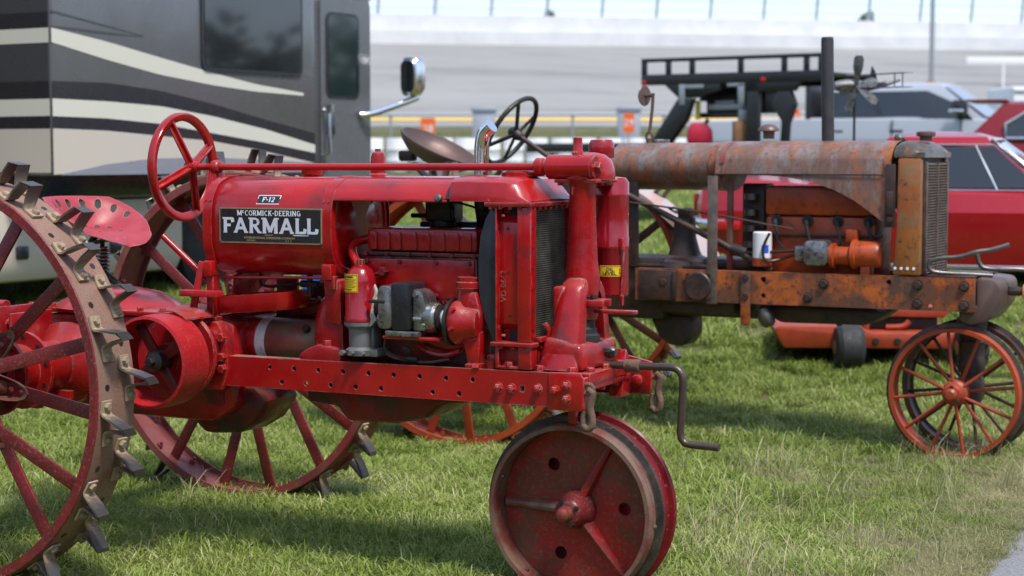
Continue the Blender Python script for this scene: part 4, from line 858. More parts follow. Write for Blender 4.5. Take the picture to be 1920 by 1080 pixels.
# ---- fuel tank, emblem, badge
TY, TZ, TW, TH = .0, 1.195, .192, .172
bm = new(); prof = [(u, v) for u, v in sell(TY, TZ, TW, TH, 2.9, 64)]
def sc(p, k): return [(TY + (u - TY) * k, TZ + (v - TZ) * k) for u, v in p]
loft(bm, [[(.606, u, v) for u, v in sc(prof, .90)], [(.61, u, v) for u, v in sc(prof, .97)], [(.618, u, v) for u, v in prof], [(1.112, u, v) for u, v in prof], [(1.122, u, v) for u, v in sc(prof, .97)], [(1.126, u, v) for u, v in sc(prof, .88)], [(1.119, u, v) for u, v in sc(prof, .84)], [(1.119, u, v) for u, v in sc(prof, .62)], [(1.128, u, v) for u, v in sc(prof, .56)], [(1.128, u, v) for u, v in sc(prof, .15)]])
tk = obj('fuel_tank', bm, 'red_paint', FT)
for x0, x1 in ((.604, .640), (1.088, 1.128)):
    bm = new(); po = sell(TY, TZ, TW + .005, TH + .005, 2.9, 64, -42, 222); pi_ = sell(TY, TZ, TW + .0008, TH + .0008, 2.9, 64, -42, 222)
    loft(bm, [[(x0, u, v) for u, v in pi_], [(x0, u, v) for u, v in po], [(x1, u, v) for u, v in po], [(x1, u, v) for u, v in pi_]], closed=False, cap=False)
    b2(bm, x0, x1, -TW - .008, -TW + .03, 1.02, 1.075, .006)
    for dx in (.008, .026): lathe(bm, [(.004, 0), (.003, .002)], (x0 + dx, -.190, 1.285), (0, -1, .35), 8)
    obj('tank_strap', bm, 'red_paint', tk)
bm = new(); lathe(bm, [(.0, .026), (.03, .025), (.038, .020), (.038, .006), (.031, .003), (.031, -.02)][::-1], (.905, .04, 1.368), (0, 0, 1), 28); obj('filler_cap', bm, 'red_paint', tk)
EM = [(.676, 1.140), (1.093, 1.262)]
bm = new(); prism(bm, rounded(EM[0][0], EM[1][0], EM[0][1], EM[1][1], .006), -.1985, -.1925); em = obj('name_plate', bm, 'plate_gold', tk)
bm = new(); prism(bm, rounded(EM[0][0] + .005, EM[1][0] - .005, EM[0][1] + .005, EM[1][1] - .005, .008), -.1993, -.1986); obj('plate_field', bm, 'plate_black', em)
bm = new()
for u in (EM[0][0] + .006, EM[1][0] - .006):
    for v in (EM[0][1] + .006, EM[1][1] - .006): lathe(bm, [(.0038, 0), (.003, .0015), (0, .002)], (u, -.1985, v), (0, -1, 0), 10)
obj('plate_screws', bm, 'steel_bare', em)
W = EM[1][0] - EM[0][0]; X0e = EM[0][0]
lettering('farmall_lettering', 'FARMALL', X0e + W * .034, X0e + W * .960, 1.1745, .0535, -.1997, 'letter_silver', em, sw=.25, serif=.15, gap=.015)
lettering('maker_lettering', 'McCORMICK-DEERING', X0e + W * .178, X0e + W * .800, 1.2345, .0185, -.1997, 'letter_white', em, sw=.21, serif=.12, gap=.03)
text_obj('company_lettering', 'INTERNATIONAL HARVESTER COMPANY', .0105, 'plate_gold', em, (X0e + W * .495, -.1996, 1.1585), FACE_R, .0003, sx=1.07, bold=.0003)
text_obj('company_lettering', 'MADE BY', .0078, 'plate_gold', em, (X0e + W * .49, -.1996, 1.1680), FACE_R, .0003, bold=.0002)
text_obj('company_lettering', 'CHICAGO', .0082, 'plate_gold', em, (X0e + W * .315, -.1996, 1.1495), FACE_R, .0003, bold=.0002)
text_obj('company_lettering', 'U  S  A', .0082, 'plate_gold', em, (X0e + W * .68, -.1996, 1.1495), FACE_R, .0003, bold=.0002)
text_obj('company_lettering', 'TRADE MARK REG. U.S. PAT. OFF.', .0042, 'letter_white', em, (X0e + W * .80, -.1996, 1.1692), FACE_R, .0003, bold=.0002)
bt = math.radians(-20); bc = Vector((.868, -.1755, 1.288))
bd = bpy.data.objects.new  # badge is a small parallelogram, tilted to lie on the tank
bm = new(); prism(bm, [(-.049, -.0165), (.043, -.0165), (.049, .0165), (-.043, .0165)], -.004, 0); bg_ = obj('model_badge', bm, 'letter_white', tk, bc, (bt, 0, 0))
bm = new(); prism(bm, [(-.0450, -.0135), (.0405, -.0135), (.0450, .0135), (-.0405, .0135)], -.0046, -.0042); obj('badge_field', bm, 'plate_black', bg_)
lettering('badge_lettering', 'F-12', -.027, .024, -.0088, .0176, -.0050, 'letter_white', bg_, sw=.23, italic=.12, serif=.13, gap=.05)
# ---- hood
bm = new(); a0, a1 = 30, 150
def hoodring(x, k, th=0.0, aa=27.0):
    p = sell(TY, TZ, TW * k + .003 - th, TH * k + .004 - th, 2.9, 40, aa, 180 - aa); return [(x, u, v) for u, v in p]
loft(bm, [hoodring(1.128, 1.0), hoodring(1.56, 1.0)], closed=False, cap=False); loft(bm, [hoodring(1.128, 1.0, .003), hoodring(1.56, 1.0, .003)], closed=False, cap=False)
hd = obj('engine_hood', bm, 'red_paint', FT)
bm = new(); b2(bm, 1.128, 1.56, -.186, -.176, 1.288, 1.296, .002); b2(bm, 1.128, 1.56, .176, .186, 1.288, 1.296, .002); obj('hood_edge', bm, 'red_paint', hd)
bm = new(); loft(bm, [hoodring(1.555, 1.022), hoodring(1.572, 1.024), hoodring(1.572, 1.0), hoodring(1.555, 1.0)], closed=False, cap=False); obj('hood_seam', bm, 'black_oily', hd)
bm = new(); lathe(bm, [(.034, 0), (.034, .008), (.026, .014), (.025, .07), (.020, .085), (.010, .090), (.010, .098), (0, .098)], (1.155, .07, 1.365), (0, 0, 1), 24); obj('steering_support', bm, 'red_cast', hd)
bm = new(); lathe(bm, [(.013, 0), (.013, .012), (.006, .016)], (1.535, -.188, 1.300), (0, -1, .3), 12); hexb(bm, (1.535, -.198, 1.303), (0, -1, .2), .009, .008); obj('hood_latch', bm, 'steel_bare', hd)
# ---- radiator
bm = new()
def tankring(x, k, zt, zb, fl=0):
    p = [(-.186 * k, zb), (-.184 * k, max(zb + .002, zt - .048)), (-.172 * k, max(zb + .004, zt - .018)), (-.145 * k, zt - .004), (-.05 * k, zt), (.05 * k, zt), (.145 * k, zt - .004), (.172 * k, max(zb + .004, zt - .018)), (.184 * k, max(zb + .002, zt - .048)), (.186 * k, zb)]; return [(x, u, v) for u, v in p]
loft(bm, [tankring(1.572, 1.0, 1.372, 1.292), tankring(1.60, 1.02, 1.374, 1.292), tankring(1.77, 1.02, 1.371, 1.292), tankring(1.805, 1.0, 1.364, 1.292), tankring(1.848, .96, 1.312, 1.292), tankring(1.858, .94, 1.299, 1.292)])
rd = obj('radiator', bm, 'red_paint', FT, ang=33); rd['label'] = 'radiator with red top tank and side castings'
bm = new(); b2(bm, 1.70, 1.868, -.192, .192, 1.276, 1.291, .004); obj('top_flange', bm, 'red_cast', rd)
bm = new()
for x in np.arange(1.72, 1.86, .035): hexb(bm, (x, -.182, 1.276), (0, 0, -1), .007, .008)
for yy in np.arange(-.15, .19, .042): hexb(bm, (1.858, yy, 1.276), (0, 0, -1), .007, .009)
cyl(bm, (1.716, -.175, 1.291), (1.716, -.175, 1.318), .016, .012, seg=12, bev=.004); obj('flange_bolts', bm, 'red_cast', rd)
bm = new(); lathe(bm, [(.07, 0), (.07, .012), (.06, .016), (0, .016)], (0, 0, 0), (0, 0, 1), 32); o = obj('filler_neck', bm, 'red_paint', rd, (1.735, .02, 1.371)); o.scale = (1.0, .85, 1.15)
for s in (-1, 1):
    y_o = -.182 if s < 0 else .182; yi = y_o + .045 * (1 if s < 0 else -1)
    bm = new(); lo_, hi_ = min(y_o, yi), max(y_o, yi)
    b2(bm, 1.735, 1.742, lo_, hi_, .842, 1.275, .002); b2(bm, 1.815, 1.862, lo_, hi_, .842, 1.275, .003)
    ym = -.150 if s < 0 else .150
    b2(bm, 1.7422, 1.8148, min(ym, ym + .012 * s), max(ym, ym + .012 * s), .90, 1.225, .001)
    prism(bm, [(1.7423, 1.225), (1.8147, 1.225), (1.8147, 1.275), (1.7423, 1.275)], -.120 if s < 0 else .120, -.130 if s < 0 else .130); prism(bm, [(1.7423, .843), (1.8147, .843), (1.8147, .90), (1.7423, .90)], -.120 if s < 0 else .120, -.130 if s < 0 else .130)
    if s < 0:
        prism(bm, [(-.162, 1.225), (-.15, 1.225), (-.12, 1.25), (-.13, 1.255)], 1.7424, 1.8146, plane='yz'); prism(bm, [(-.162, .90), (-.15, .90), (-.12, .88), (-.13, .875)], 1.7424, 1.8146, plane='yz')
    sc_ = obj('side_casting', bm, 'red_paint', rd)
    if s < 0:
        bm = new()
        for x, z in ((1.772, 1.205), (1.776, 1.065), (1.780, .925)): lathe(bm, [(.005, 0), (.005, .001)], (x, -.1625, z), (0, -1, 0), 10)
        for z in np.arange(.885, 1.26, .065): lathe(bm, [(.004, 0), (.004, .0016)], (1.863, -.165, z), (1, 0, 0), 8)
        obj('screw_holes', bm, 'black_oily', sc_)
        bm = new()
        for z in (1.19, .885): hexb(bm, (1.7425, -.165, z), (-1, 0, 0), .009, .012)
        for z in (1.245, .86): hexb(bm, (1.765, -.18, z), (0, 0, 1), .007, .006)
        obj('casting_bolts', bm, 'red_cast', sc_)
        text_obj('casting_number', 'VD 0662', .028, 'red_cast', sc_, (1.757, -.1622, 1.02), (PI / 2, -PI / 2, 0), .0014, bold=.0003)
bm = new(); b2(bm, 1.725, 1.875, -.198, .198, .828, .841, .003); b2(bm, 1.74, 1.752, -.19, -.14, .756, .828, .003); b2(bm, 1.822, 1.868, -.19, -.13, .756, .828, .004); b2(bm, 1.7525, 1.8215, -.165, -.155, .758, .828, .001); b2(bm, 1.742, 1.868, -.152, .18, .757, .8275, .004); b2(bm, 1.75, 1.822, -.19, -.155, .756, .764, .001); hexb(bm, (1.785, -.178, .764), (0, 0, 1), .015, .014)
for x in (1.76, 1.80, 1.85): hexb(bm, (x, -.185, .828), (0, 0, -1), .007, .008)
for yy in (-.12, -.07, -.02): hexb(bm, (1.87, yy, .828), (0, 0, -1), .007, .009)
obj('bottom_tank', bm, 'red_cast', rd)
bm = new(); tube(bm, smooth_path([(1.885, -.10, .842), (1.89, -.10, .875), (1.878, -.11, .90)], 4), .009, 8); b2(bm, 1.862, 1.885, -.15, .0, .842, .858, .003); obj('drain_tab', bm, 'red_cast', rd)
def core_mat():
    m = bpy.data.materials.new('radiator_core'); m.use_nodes = True; MATS['radiator_core'] = m; t = m.node_tree; N = t.nodes; L = t.links; b = N['Principled BSDF']
    b.inputs['Base Color'].default_value = (.012, .012, .013, 1); b.inputs['Roughness'].default_value = .6
core_mat()
bm = new(); b2(bm, 1.765, 1.835, -.137, .137, .842, 1.276); obj('core', bm, 'radiator_core', rd)
bm = new()
for z in np.arange(.848, 1.274, .0074): b2(bm, 1.8352, 1.8395, -.1365, .1365, z - .0008, z + .0008)
for yy in np.arange(-.134, .136, .0088): b2(bm, 1.8350, 1.8375, yy - .0009, yy + .0009, .843, 1.275)
o = obj('fins', bm, 'fin_metal' if 'fin_metal' in MATS else 'galv', rd)
MATS_f = mat('fin_metal', (0.30, 0.29, 0.25), 0.45, metal=0.6, col2=(0.12, 0.115, 0.10), nscale=12); o.data.materials[0] = MATS_f
bm = new(); prism(bm, [(1.7345, 1.27), (1.712, 1.27), (1.690, 1.235), (1.672, 1.18), (1.664, 1.10), (1.664, 1.02), (1.675, .94), (1.70, .88), (1.722, .835), (1.7345, .835)], -.165, .165, bev=.008); obj('fan_shroud', bm, 'shroud_navy', rd)
# ---- front bolster, column and steering head
bm = new()
def leg(s):
    yo = lambda z0: z0
    R0 = []
    for (z, x0, x1, ya, yb) in ((.756, 1.868, 2.012, .165, .10), (.80, 1.885, 2.012, .150, .088), (.85, 1.900, 2.010, .135, .078), (.92, 1.912, 2.008, .120, .070), (.985, 1.920, 2.004, .106, .062), (1.010, 1.922, 2.002, .098, .040), (1.028, 1.924, 1.999, .082, .0), (1.040, 1.928, 1.995, .064, .0), (1.050, 1.934, 1.990, .045, .0)):
        ya_, yb_ = (s * ya, s * yb); r = .014
        R0.append([(x0, yb_, z), (x0, ya_ - s * r, z), (x0 + r, ya_, z), (x1 - r, ya_, z), (x1, ya_ - s * r, z), (x1, yb_, z)])
    loft(bm, R0)
leg(-1); leg(1)
prism(bm, [(1.87, .756), (2.032, .756), (2.022, .835), (1.895, .86)], -.148, .148, bev=.012)
b2(bm, 1.90, 1.945, -.10, .10, .84, 1.02, .01)
lathe(bm, [(.0, .985), (.052, .985), (.060, 1.02), (.056, 1.06), (.050, 1.10), (.044, 1.25), (.042, 1.335), (.052, 1.36), (.06, 1.365)], (1.962, 0, 0), (0, 0, 1), 32)
bl = obj('front_bolster', bm, 'red_cast', FT, ang=48)
bm = new(); lathe(bm, [(.047, .835), (.050, .845), (.050, .858), (.040, .864), (.040, .878), (.033, .884), (.033, .91)], (1.972, .0, 0), (0, 0, 1), 24); obj('dust_boot', bm, 'rubber', bl)
bm = new(); lathe(bm, [(.040, .91), (.044, .925), (.044, .95)], (1.972, .0, 0), (0, 0, 1), 24); prism(bm, rounded(1.955, 2.155, -.018, .018, .012), .931, .943, plane='xy', bev=.003); prism(bm, [(1.95, -.05), (2.05, -.04), (2.05, -.022), (2.03, -.02), (2.03, .02), (2.05, .022), (2.05, .04), (1.95, .05)], .952, .975, plane='xy', bev=.003); obj('steering_arm', bm, 'red_cast', bl)
bm = new(); lathe(bm, [(.042, .976), (.042, 1.0)], (1.972, 0, 0), (0, 0, 1), 24); lathe(bm, [(.006, 0), (.006, .01)], (2.005, -.025, .986), (1, -.3, 0), 8); obj('arm_clamp', bm, 'black_oily', bl)
bm = new(); hexb(bm, (2.025, .045, .80), (1, 0, .1), .012, .02); cyl(bm, (2.025, .045, .80), (2.06, .045, .80), .006, seg=8); lathe(bm, [(.022, 0), (.02, .02), (.014, .03)], (2.02, .075, .795), (1, 0, 0), 14); obj('grease_fitting', bm, 'steel_bare', bl)
# steering head
bm = new(); cyl(bm, (1.852, -.022, 1.403), (2.012, -.022, 1.403), .0400, seg=32, bev=.003)
loft(bm, [[(1.962 + a * k, .05 + b * k, z) for a, b in [(.085 * math.cos(t), .10 * math.sin(t)) for t in np.linspace(0, 2 * PI, 33)[:-1]]] for k, z in ((1.0, 1.362), (1.0, 1.378), (.97, 1.40), (.86, 1.425), (.62, 1.443), (.28, 1.450))])
b2(bm, 1.88, 2.03, -.045, .13, 1.352, 1.3645, .004); lathe(bm, [(.019, 1.44), (.019, 1.452), (.0155, 1.458), (.0145, 1.497), (.012, 1.499)], (1.945, .0, 0), (0, 0, 1), 20)
hd2 = obj('steering_gear_housing', bm, 'red_paint', FT)
bm = new(); cyl(bm, (2.0125, -.022, 1.403), (2.019, -.022, 1.403), .036, seg=28); hexb(bm, (2.019, -.022, 1.403), (1, 0, 0), .0175, .018); lathe(bm, [(.026, 0), (.030, .004), (.030, .026), (.022, .034), (.022, .05)], (1.806, -.022, 1.403), (1, 0, 0), 24)
for x, yy in ((1.895, -.03), (1.93, -.035), (1.99, .0), (2.02, .02), (2.02, .08)): hexb(bm, (x, yy, 1.352), (0, 0, -1), .008, .009)
hexb(bm, (1.945, -.02, 1.445), (0, -.4, 1), .009, .008); obj('end_cap', bm, 'red_cast', hd2)
bm = new(); cyl(bm, (.44, -.022, 1.399), (1.815, -.022, 1.403), .0125, seg=16); obj('steering_shaft', bm, 'red_paint', FT)
bm = new(); lathe(bm, [(.016, 0), (.024, .006), (.026, .02), (.022, .032), (.016, .036)], (.522, -.022, 1.399), (1, 0, 0), 20); bar(bm, (.545, -.01, 1.385), (.575, .02, 1.20), .035, .014, up=(1, 0, 0), bev=.003); tube(bm, [(.545, -.022, 1.42), (.545, -.022, 1.432)], .006, 8); obj('shaft_bracket', bm, 'red_cast', FT)
# steering wheel: dished, five-finned spokes
sc0 = Vector((.395, -.022, 1.399)); SR = .178
bm = new(); n = 72; rim = []
for k in range(n):
    a = 2 * PI * k / n; rim.append(Vector((0, SR * math.cos(a), SR * math.sin(a))))
for k in range(n): pass
rp_ = [(-.015, .012), (-.007, .018), (.007, .018), (.015, .012), (.015, -.004), (.009, -.012), (.003, -.008), (-.003, -.008), (-.009, -.012), (-.015, -.004)]
Rg = [[bm.verts.new((t, (SR + r) * math.cos(2 * PI * k / n), (SR + r) * math.sin(2 * PI * k / n))) for t, r in rp_] for k in range(n)]
for k in range(n):
    for j in range(len(rp_)): bm.faces.new((Rg[k][j], Rg[k][(j + 1) % len(rp_)], Rg[(k + 1) % n][(j + 1) % len(rp_)], Rg[(k + 1) % n][j]))
bmesh.ops.recalc_face_normals(bm, faces=bm.faces[:]); sw_ = obj('steering_wheel', bm, 'red_paint', FT, sc0)
bm = new(); lathe(bm, [(.0, -.002), (.012, -.002), (.019, .004), (.021, .04), (.016, .055)], (.012, 0, 0), (1, 0, 0), 20); obj('hub', bm, 'red_paint', sw_)
for k in range(4):
    a = math.radians(25 + 90 * k); d = Vector((0, math.cos(a), math.sin(a))); p = Vector((.035, 0, 0)) + d * .015; q = d * (SR - .002)
    bm = new(); bar(bm, p, q, .036, .007, up=Vector((1, 0, 0)), bev=.002); bar(bm, p + Vector((.002, 0, 0)), q + Vector((.002, 0, 0)), .010, .030, up=(1, 0, 0), bev=.003); obj('spoke', bm, 'red_paint', sw_)
# chrome exhaust elbow
bm = new(); tube(bm, smooth_path([(1.548, .09, 1.34), (1.548, .09, 1.44), (1.551, .09, 1.485), (1.563, .088, 1.518), (1.590, .085, 1.540)], 7), [.025] * 29, 24); obj('chrome_exhaust', bm, 'chrome', FT)
# air cleaner beside the column
ac_ = Vector((1.953, .262, 0))
bm = new(); lathe(bm, [(.0, .966), (.054, .966), (.0605, .974), (.0605, 1.125), (.0625, 1.128), (.0625, 1.136), (.0615, 1.139), (.0615, 1.165), (.0600, 1.167), (.0600, 1.300), (.0615, 1.303), (.0615, 1.312), (.0600, 1.314), (.0600, 1.350), (.048, 1.366), (.0, 1.37)], ac_, (0, 0, 1), 40); acl = obj('air_cleaner', bm, 'red_fluid', FT)
bm = new(); lathe(bm, [(.014, 1.36), (.014, 1.43), (.040, 1.432), (.0435, 1.437), (.0435, 1.478), (.036, 1.493), (.0, 1.496)], (ac_.x - .035, ac_.y - .005, 0), (0, 0, 1), 32); prism(bm, [(1.89, 1.34), (1.985, 1.34), (1.975, 1.40), (1.905, 1.40)], .15, .235, bev=.01); obj('inlet_cap', bm, 'red_fluid', acl)
bm = new(); tube(bm, [(ac_.x + .052, ac_.y - .035, 1.16), (ac_.x + .062, ac_.y - .038, 1.13), (ac_.x + .052, ac_.y - .036, .985), (ac_.x + .056, ac_.y - .036, .955), (ac_.x + .055, ac_.y - .036, .935)], .004, 8); box(bm, (ac_.x + .054, ac_.y - .036, .955), (.014, .014, .035), .003); b2(bm, ac_.x + .046, ac_.x + .06, ac_.y - .045, ac_.y - .03, 1.125, 1.165, .002); obj('bail_clip', bm, 'red_cast', acl)
bm = new(); cyl_patch(bm, ac_.x, ac_.y, .0605, 255, 333, 1.035, 1.072, 10); lb = obj('oil_level_label', bm, 'label_yellow', acl)
bm = new()
for a0, a1, z0, z1 in ((258, 330, 1.0385, 1.0395), (258, 330, 1.0675, 1.0690), (258, 259, 1.0385, 1.069), (329, 330, 1.0385, 1.069), (320, 322, 1.045, 1.062), (317.5, 324.5, 1.045, 1.0475), (318.5, 323.5, 1.059, 1.0605)): cyl_patch(bm, ac_.x, ac_.y, .0605, a0, a1, z0, z1, 8, off=.0014)
obj('label_print', bm, 'letter_black', lb)
def wrap_text(name, s, size, cx, cy, r, adeg, z, m, parent, sx=1.0):
    o = text_obj(name, s, size, m, parent, (0, 0, 0), (0, 0, 0), 0.0, bold=.0003)
    for v in o.data.vertices:
        a = math.radians(adeg) + v.co.x * sx / r; v.co = Vector((cx + (r + .0016) * math.cos(a), cy + (r + .0016) * math.sin(a), z + v.co.y))
    return o
wrap_text('label_print', 'OIL', .0155, ac_.x, ac_.y, .0605, 289, 1.0585, 'letter_black', lb, 1.1); wrap_text('label_print', 'LEVEL', .0155, ac_.x, ac_.y, .0605, 287, 1.0455, 'letter_black', lb, 1.15)
# ---- front pedestal, axle and twin front wheels
bm = new(); b2(bm, 2.012, 2.06, -.16, .16, .715, .752, .004); b2(bm, 2.0, 2.055, -.18, .19, .696, .7145, .003)
for yy in (-.12, 0, .12): hexb(bm, (2.045, yy, .7525), (0, 0, 1), .014, .014); hexb(bm, (2.03, yy, .695), (0, 0, -1), .014, .014)
obj('front_crossbar', bm, 'red_cast', FT)
bm = new(); prism(bm, [(.13, .64), (.20, .64), (.205, .66), (.205, .76), (.17, .80), (.145, .74)], 2.0, 2.05, plane='yz', bev=.006); prism(bm, [(2.03, .645), (2.115, .645), (2.125, .66), (2.125, .755), (2.03, .775)], .205, .217, bev=.003); lathe(bm, [(.02, 0), (.02, .01), (.012, .016)], (2.075, .204, .69), (0, -1, 0), 14); obj('far_rail_end', bm, 'red_cast', FT)
bm = new(); b2(bm, 1.955, 1.985, .001, .032, .40, .70, .005); b2(bm, 1.94, 2.0, -.001, .033, .26, .41, .01); cyl(bm, (1.956, -.13, .2858), (1.956, .16, .2858), .022, seg=16); obj('front_spindle', bm, 'red_paint', FT)
bm = new(); b2(bm, 1.950, 1.978, -.085, -.06, .56, .64, .004); obj('scraper', bm, 'red_paint', FT)
FR = .2858
def front_wheel(yn, sgn, label):
    """pressed disc wheel; yn is the outer lip, the disc is set back from it by sgn"""
    bm = new(); s = sgn
    pr = [(yn, FR - .016), (yn, FR - .002), (yn + s * .003, FR), (yn + s * .026, FR + .001), (yn + s * .028, FR + .004), (yn + s * .040, FR + .005), (yn + s * .043, FR + .003)]
    pr2 = [(yn + s * .043, FR + .003), (yn + s * .050, FR + .006), (yn + s * .054, FR + .026), (yn + s * .062, FR + .028), (yn + s * .068, FR + .022), (yn + s * .070, FR + .004)]
    pr3 = [(yn + s * .070, FR + .004), (yn + s * .10, FR), (yn + s * .102, FR - .012), (yn + s * .098, FR - .016), (yn + s * .094, FR - .017)]
    ins = [(yn + s * .094, FR - .017), (yn + s * .010, FR - .012), (yn + s * .006, FR - .016), (yn, FR - .016)]
    def rev(bm, p, mi):
        seg = 96; Rr = [[bm.verts.new((r * math.cos(2 * PI * k / seg), t - yn, r * math.sin(2 * PI * k / seg))) for t, r in p] for k in range(seg)]
        for k in range(seg):
            for j in range(len(p) - 1):
                f = bm.faces.new((Rr[k][j], Rr[k][j + 1], Rr[(k + 1) % seg][j + 1], Rr[(k + 1) % seg][j])); f.material_index = mi
    rev(bm, pr, 0); rev(bm, pr2, 1); rev(bm, pr3, 0); rev(bm, ins, 0)
    bmesh.ops.remove_doubles(bm, verts=bm.verts[:], dist=1e-5); bmesh.ops.recalc_face_normals(bm, faces=bm.faces[:])
    w = obj('front_wheel', bm, None, FT, (1.956, yn, FR), (0, 0 if s > 0 else .9, 0), mats=['lip_rust', 'bead_black'] if s > 0 else ['wheel_red', 'wheel_red']); w['label'] = label
    bm = new(); circ = [((FR - .018) * math.cos(2 * PI * k / 72), (FR - .018) * math.sin(2 * PI * k / 72)) for k in range(72)]
    plate(bm, circ, [(.165 * math.cos(math.radians(a)), .165 * math.sin(math.radians(a)), .0215) for a in (122, 4, -112)], s * .086, s * .092, hseg=24); obj('disc', bm, 'disc_red', w)
    for a in (180, 62, -52):
        t = math.radians(a); bm = new(); d = Vector((math.cos(t), 0, math.sin(t))); sd = Vector((-math.sin(t), 0, math.cos(t)))
        rings = []
        for rr, hh, ww in ((.05, .040, .020), (.16, .026, .016), (.262, .012, .014)):
            c = d * rr + Vector((0, s * .0865, 0)); up = Vector((0, -s, 0))
            rings.append([tuple(c - sd * ww), tuple(c - sd * ww * .65 + up * hh * .8), tuple(c + up * hh), tuple(c + sd * ww * .65 + up * hh * .8), tuple(c + sd * ww)])
        loft(bm, rings); obj('rib', bm, 'lip_rust' if a == 180 else 'disc_red', w)
    bm = new(); lathe(bm, [(.066, .086), (.062, .060), (.052, .035), (.047, .004), (.040, -.004), (.028, -.010), (.0, -.010)] if s > 0 else [(.06, -.088), (.06, -.03), (.0, -.03)], (0, 0, 0), (0, 1, 0), 32); obj('hub', bm, 'spoke_red', w)
    bm = new(); lathe(bm, [(.026, 0), (.026, .016), (.022, .034), (.012, .042), (0, .043)], (0, -s * .010, 0), (0, -s, 0), 20); obj('grease_cap', bm, 'disc_red', w)
    bm = new()
    for k in range(4): hexb(bm, (.040 * math.cos(k * 1.57 + .5), -s * .004, .040 * math.sin(k * 1.57 + .5)), (0, -s, 0), .008, .010)
    obj('hub_bolts', bm, 'black_oily', w)
    bm = new()
    for a in (86, 74, -5, 160, 232, 300):
        t = math.radians(a); d = Vector((math.cos(t), 0, math.sin(t))); lathe(bm, [(.008, 0), (.007, .006), (.003, .008)], d * (FR + .004) + Vector((0, s * .034, 0)), d, 8)
        lathe(bm, [(.009, 0), (.007, .006), (.003, .008)], d * (FR - .014) + Vector((0, s * .045, 0)), -d, 8)
    obj('rim_bolts', bm, 'steel_bare', w)
front_wheel(-.10, 1, 'near front wheel with rusty red disc and three ribs'); front_wheel(.128, -1, 'far front wheel, dark red')
# crank handle, hooks
bm = new(); tube(bm, [(2.03, .03, .760), (2.10, .03, .760), (2.25, .03, .762)] + arc((2.262, .722), .040, 88, 0, 6, 'xz', .03) + [(2.302, .03, .70), (2.296, .03, .58)] + [(2.294, .03, .56), (2.297, .03, .535), (2.310, .03, .520), (2.33, .03, .517), (2.425, .03, .514)], .0125, 14); ck = obj('crank_handle', bm, 'crank_steel', FT)
bm = new(); cyl(bm, (2.10, .03, .760), (2.155, .03, .761), .021, seg=18, bev=.003); lathe(bm, [(.006, 0), (.006, .004)], (2.12, .011, .768), (0, -1, .3), 10); obj('collar', bm, 'rust_brown', ck)
bm = new(); tube(bm, smooth_path([(0, 0, .0), (.014, 0, -.012), (.010, 0, -.035), (.006, 0, -.060), (.014, 0, -.095), (.010, 0, -.118), (-.004, 0, -.126), (-.016, 0, -.115), (-.018, 0, -.092), (-.012, 0, -.070)], 5), [.013] * 6 + [.012] * 30 + [.009] * 10, 10); tube(bm, arc((0, .0), .017, 0, 360, 14, 'xz', 0)[:-1], .007, 8, closed=True); h0 = obj('tow_hook', bm, 'rust_brown', FT, (2.066, -.185, .705))
inst(h0, FT, (2.135, .225, .715))
# ---- seat, spring, levers, drip tray, small pipework
bm = new(); NS = 96; grid = {}
def seatz(u, v):                              # u across (-1..1), v fore (+) and aft (-)
    r = math.hypot(u, v)
    e = min(1, max(0, (r - .42) / .5)); e = e * e * (3 - 2 * e); side = min(1, max(0, (.55 - v) / 1.1)); fr_ = max(0, (v - .25) / .75)
    z = .105 * e * side ** .8 + .012 * r - .050 * fr_ ** 1.6 * (1.15 - .55 * abs(u))
    return z
holes = []
for k in range(9): a = math.radians(180 + 22.5 * k); holes.append((.78 * math.cos(a), .78 * math.sin(a), .055))
for k in range(6): a = math.radians(195 + 30 * k); holes.append((.45 * math.cos(a), .45 * math.sin(a), .05))
holes += [(.28, .34, .05), (-.28, .34, .05), (.0, .12, .05)]
for i in range(NS + 1):
    for j in range(NS + 1):
        a = -1 + 2 * i / NS; b = -1 + 2 * j / NS; u = a * math.sqrt(1 - b * b / 2); v = b * math.sqrt(1 - a * a / 2)
        notch = 1 - (.16 * math.exp(-((abs(u) - .0) / .16) ** 2) * max(0, v) ** 3)
        grid[i, j] = bm.verts.new((v * .185 * notch, u * .225, seatz(u, v)))
for i in range(NS):
    for j in range(NS):
        a = -1 + 2 * (i + .5) / NS; b = -1 + 2 * (j + .5) / NS; u = a * math.sqrt(1 - b * b / 2); v = b * math.sqrt(1 - a * a / 2)
        if any(math.hypot((u - h[0]), (v - h[1])) < h[2] * 1.05 for h in holes): continue
        bm.faces.new((grid[i, j], grid[i + 1, j], grid[i + 1, j + 1], grid[i, j + 1]))
bmesh.ops.delete(bm, geom=[v for v in bm.verts if not v.link_faces], context='VERTS')
for _ in range(2):
    bd_ = [v for v in bm.verts if any(len(e.link_faces) == 1 for e in v.link_edges)]
    bmesh.ops.smooth_vert(bm, verts=bd_, factor=.5, use_axis_x=True, use_axis_y=True, use_axis_z=True)
r = bmesh.ops.solidify(bm, geom=bm.faces[:], thickness=.003)
st = obj('seat', bm, 'red_seat', FT, (-.045, .03, 1.155), (0, math.radians(4), 0), ang=60)
bm = new(); pts = [( -.02 + .022 * math.cos(t), .03 + .022 * math.sin(t), .985 + .014 * t / (2 * PI)) for t in np.linspace(0, 2 * PI * 8, 120)]; tube(bm, pts, .0042, 8); obj('seat_spring', bm, 'steel_bare', FT)
bm = new(); tube(bm, smooth_path([(.16, .03, .87), (.05, .03, .96), (-.06, .03, 1.03), (-.08, .03, 1.10), (-.04, .03, 1.150)], 5), .013, 10); bar(bm, (-.12, .03, 1.10), (.05, .03, 1.135), .06, .01, up=(0, 0, 1), bev=.002); cyl(bm, (-.02, .03, .96), (-.02, .03, 1.12), .009, seg=10); obj('seat_post', bm, 'black_oily', FT)
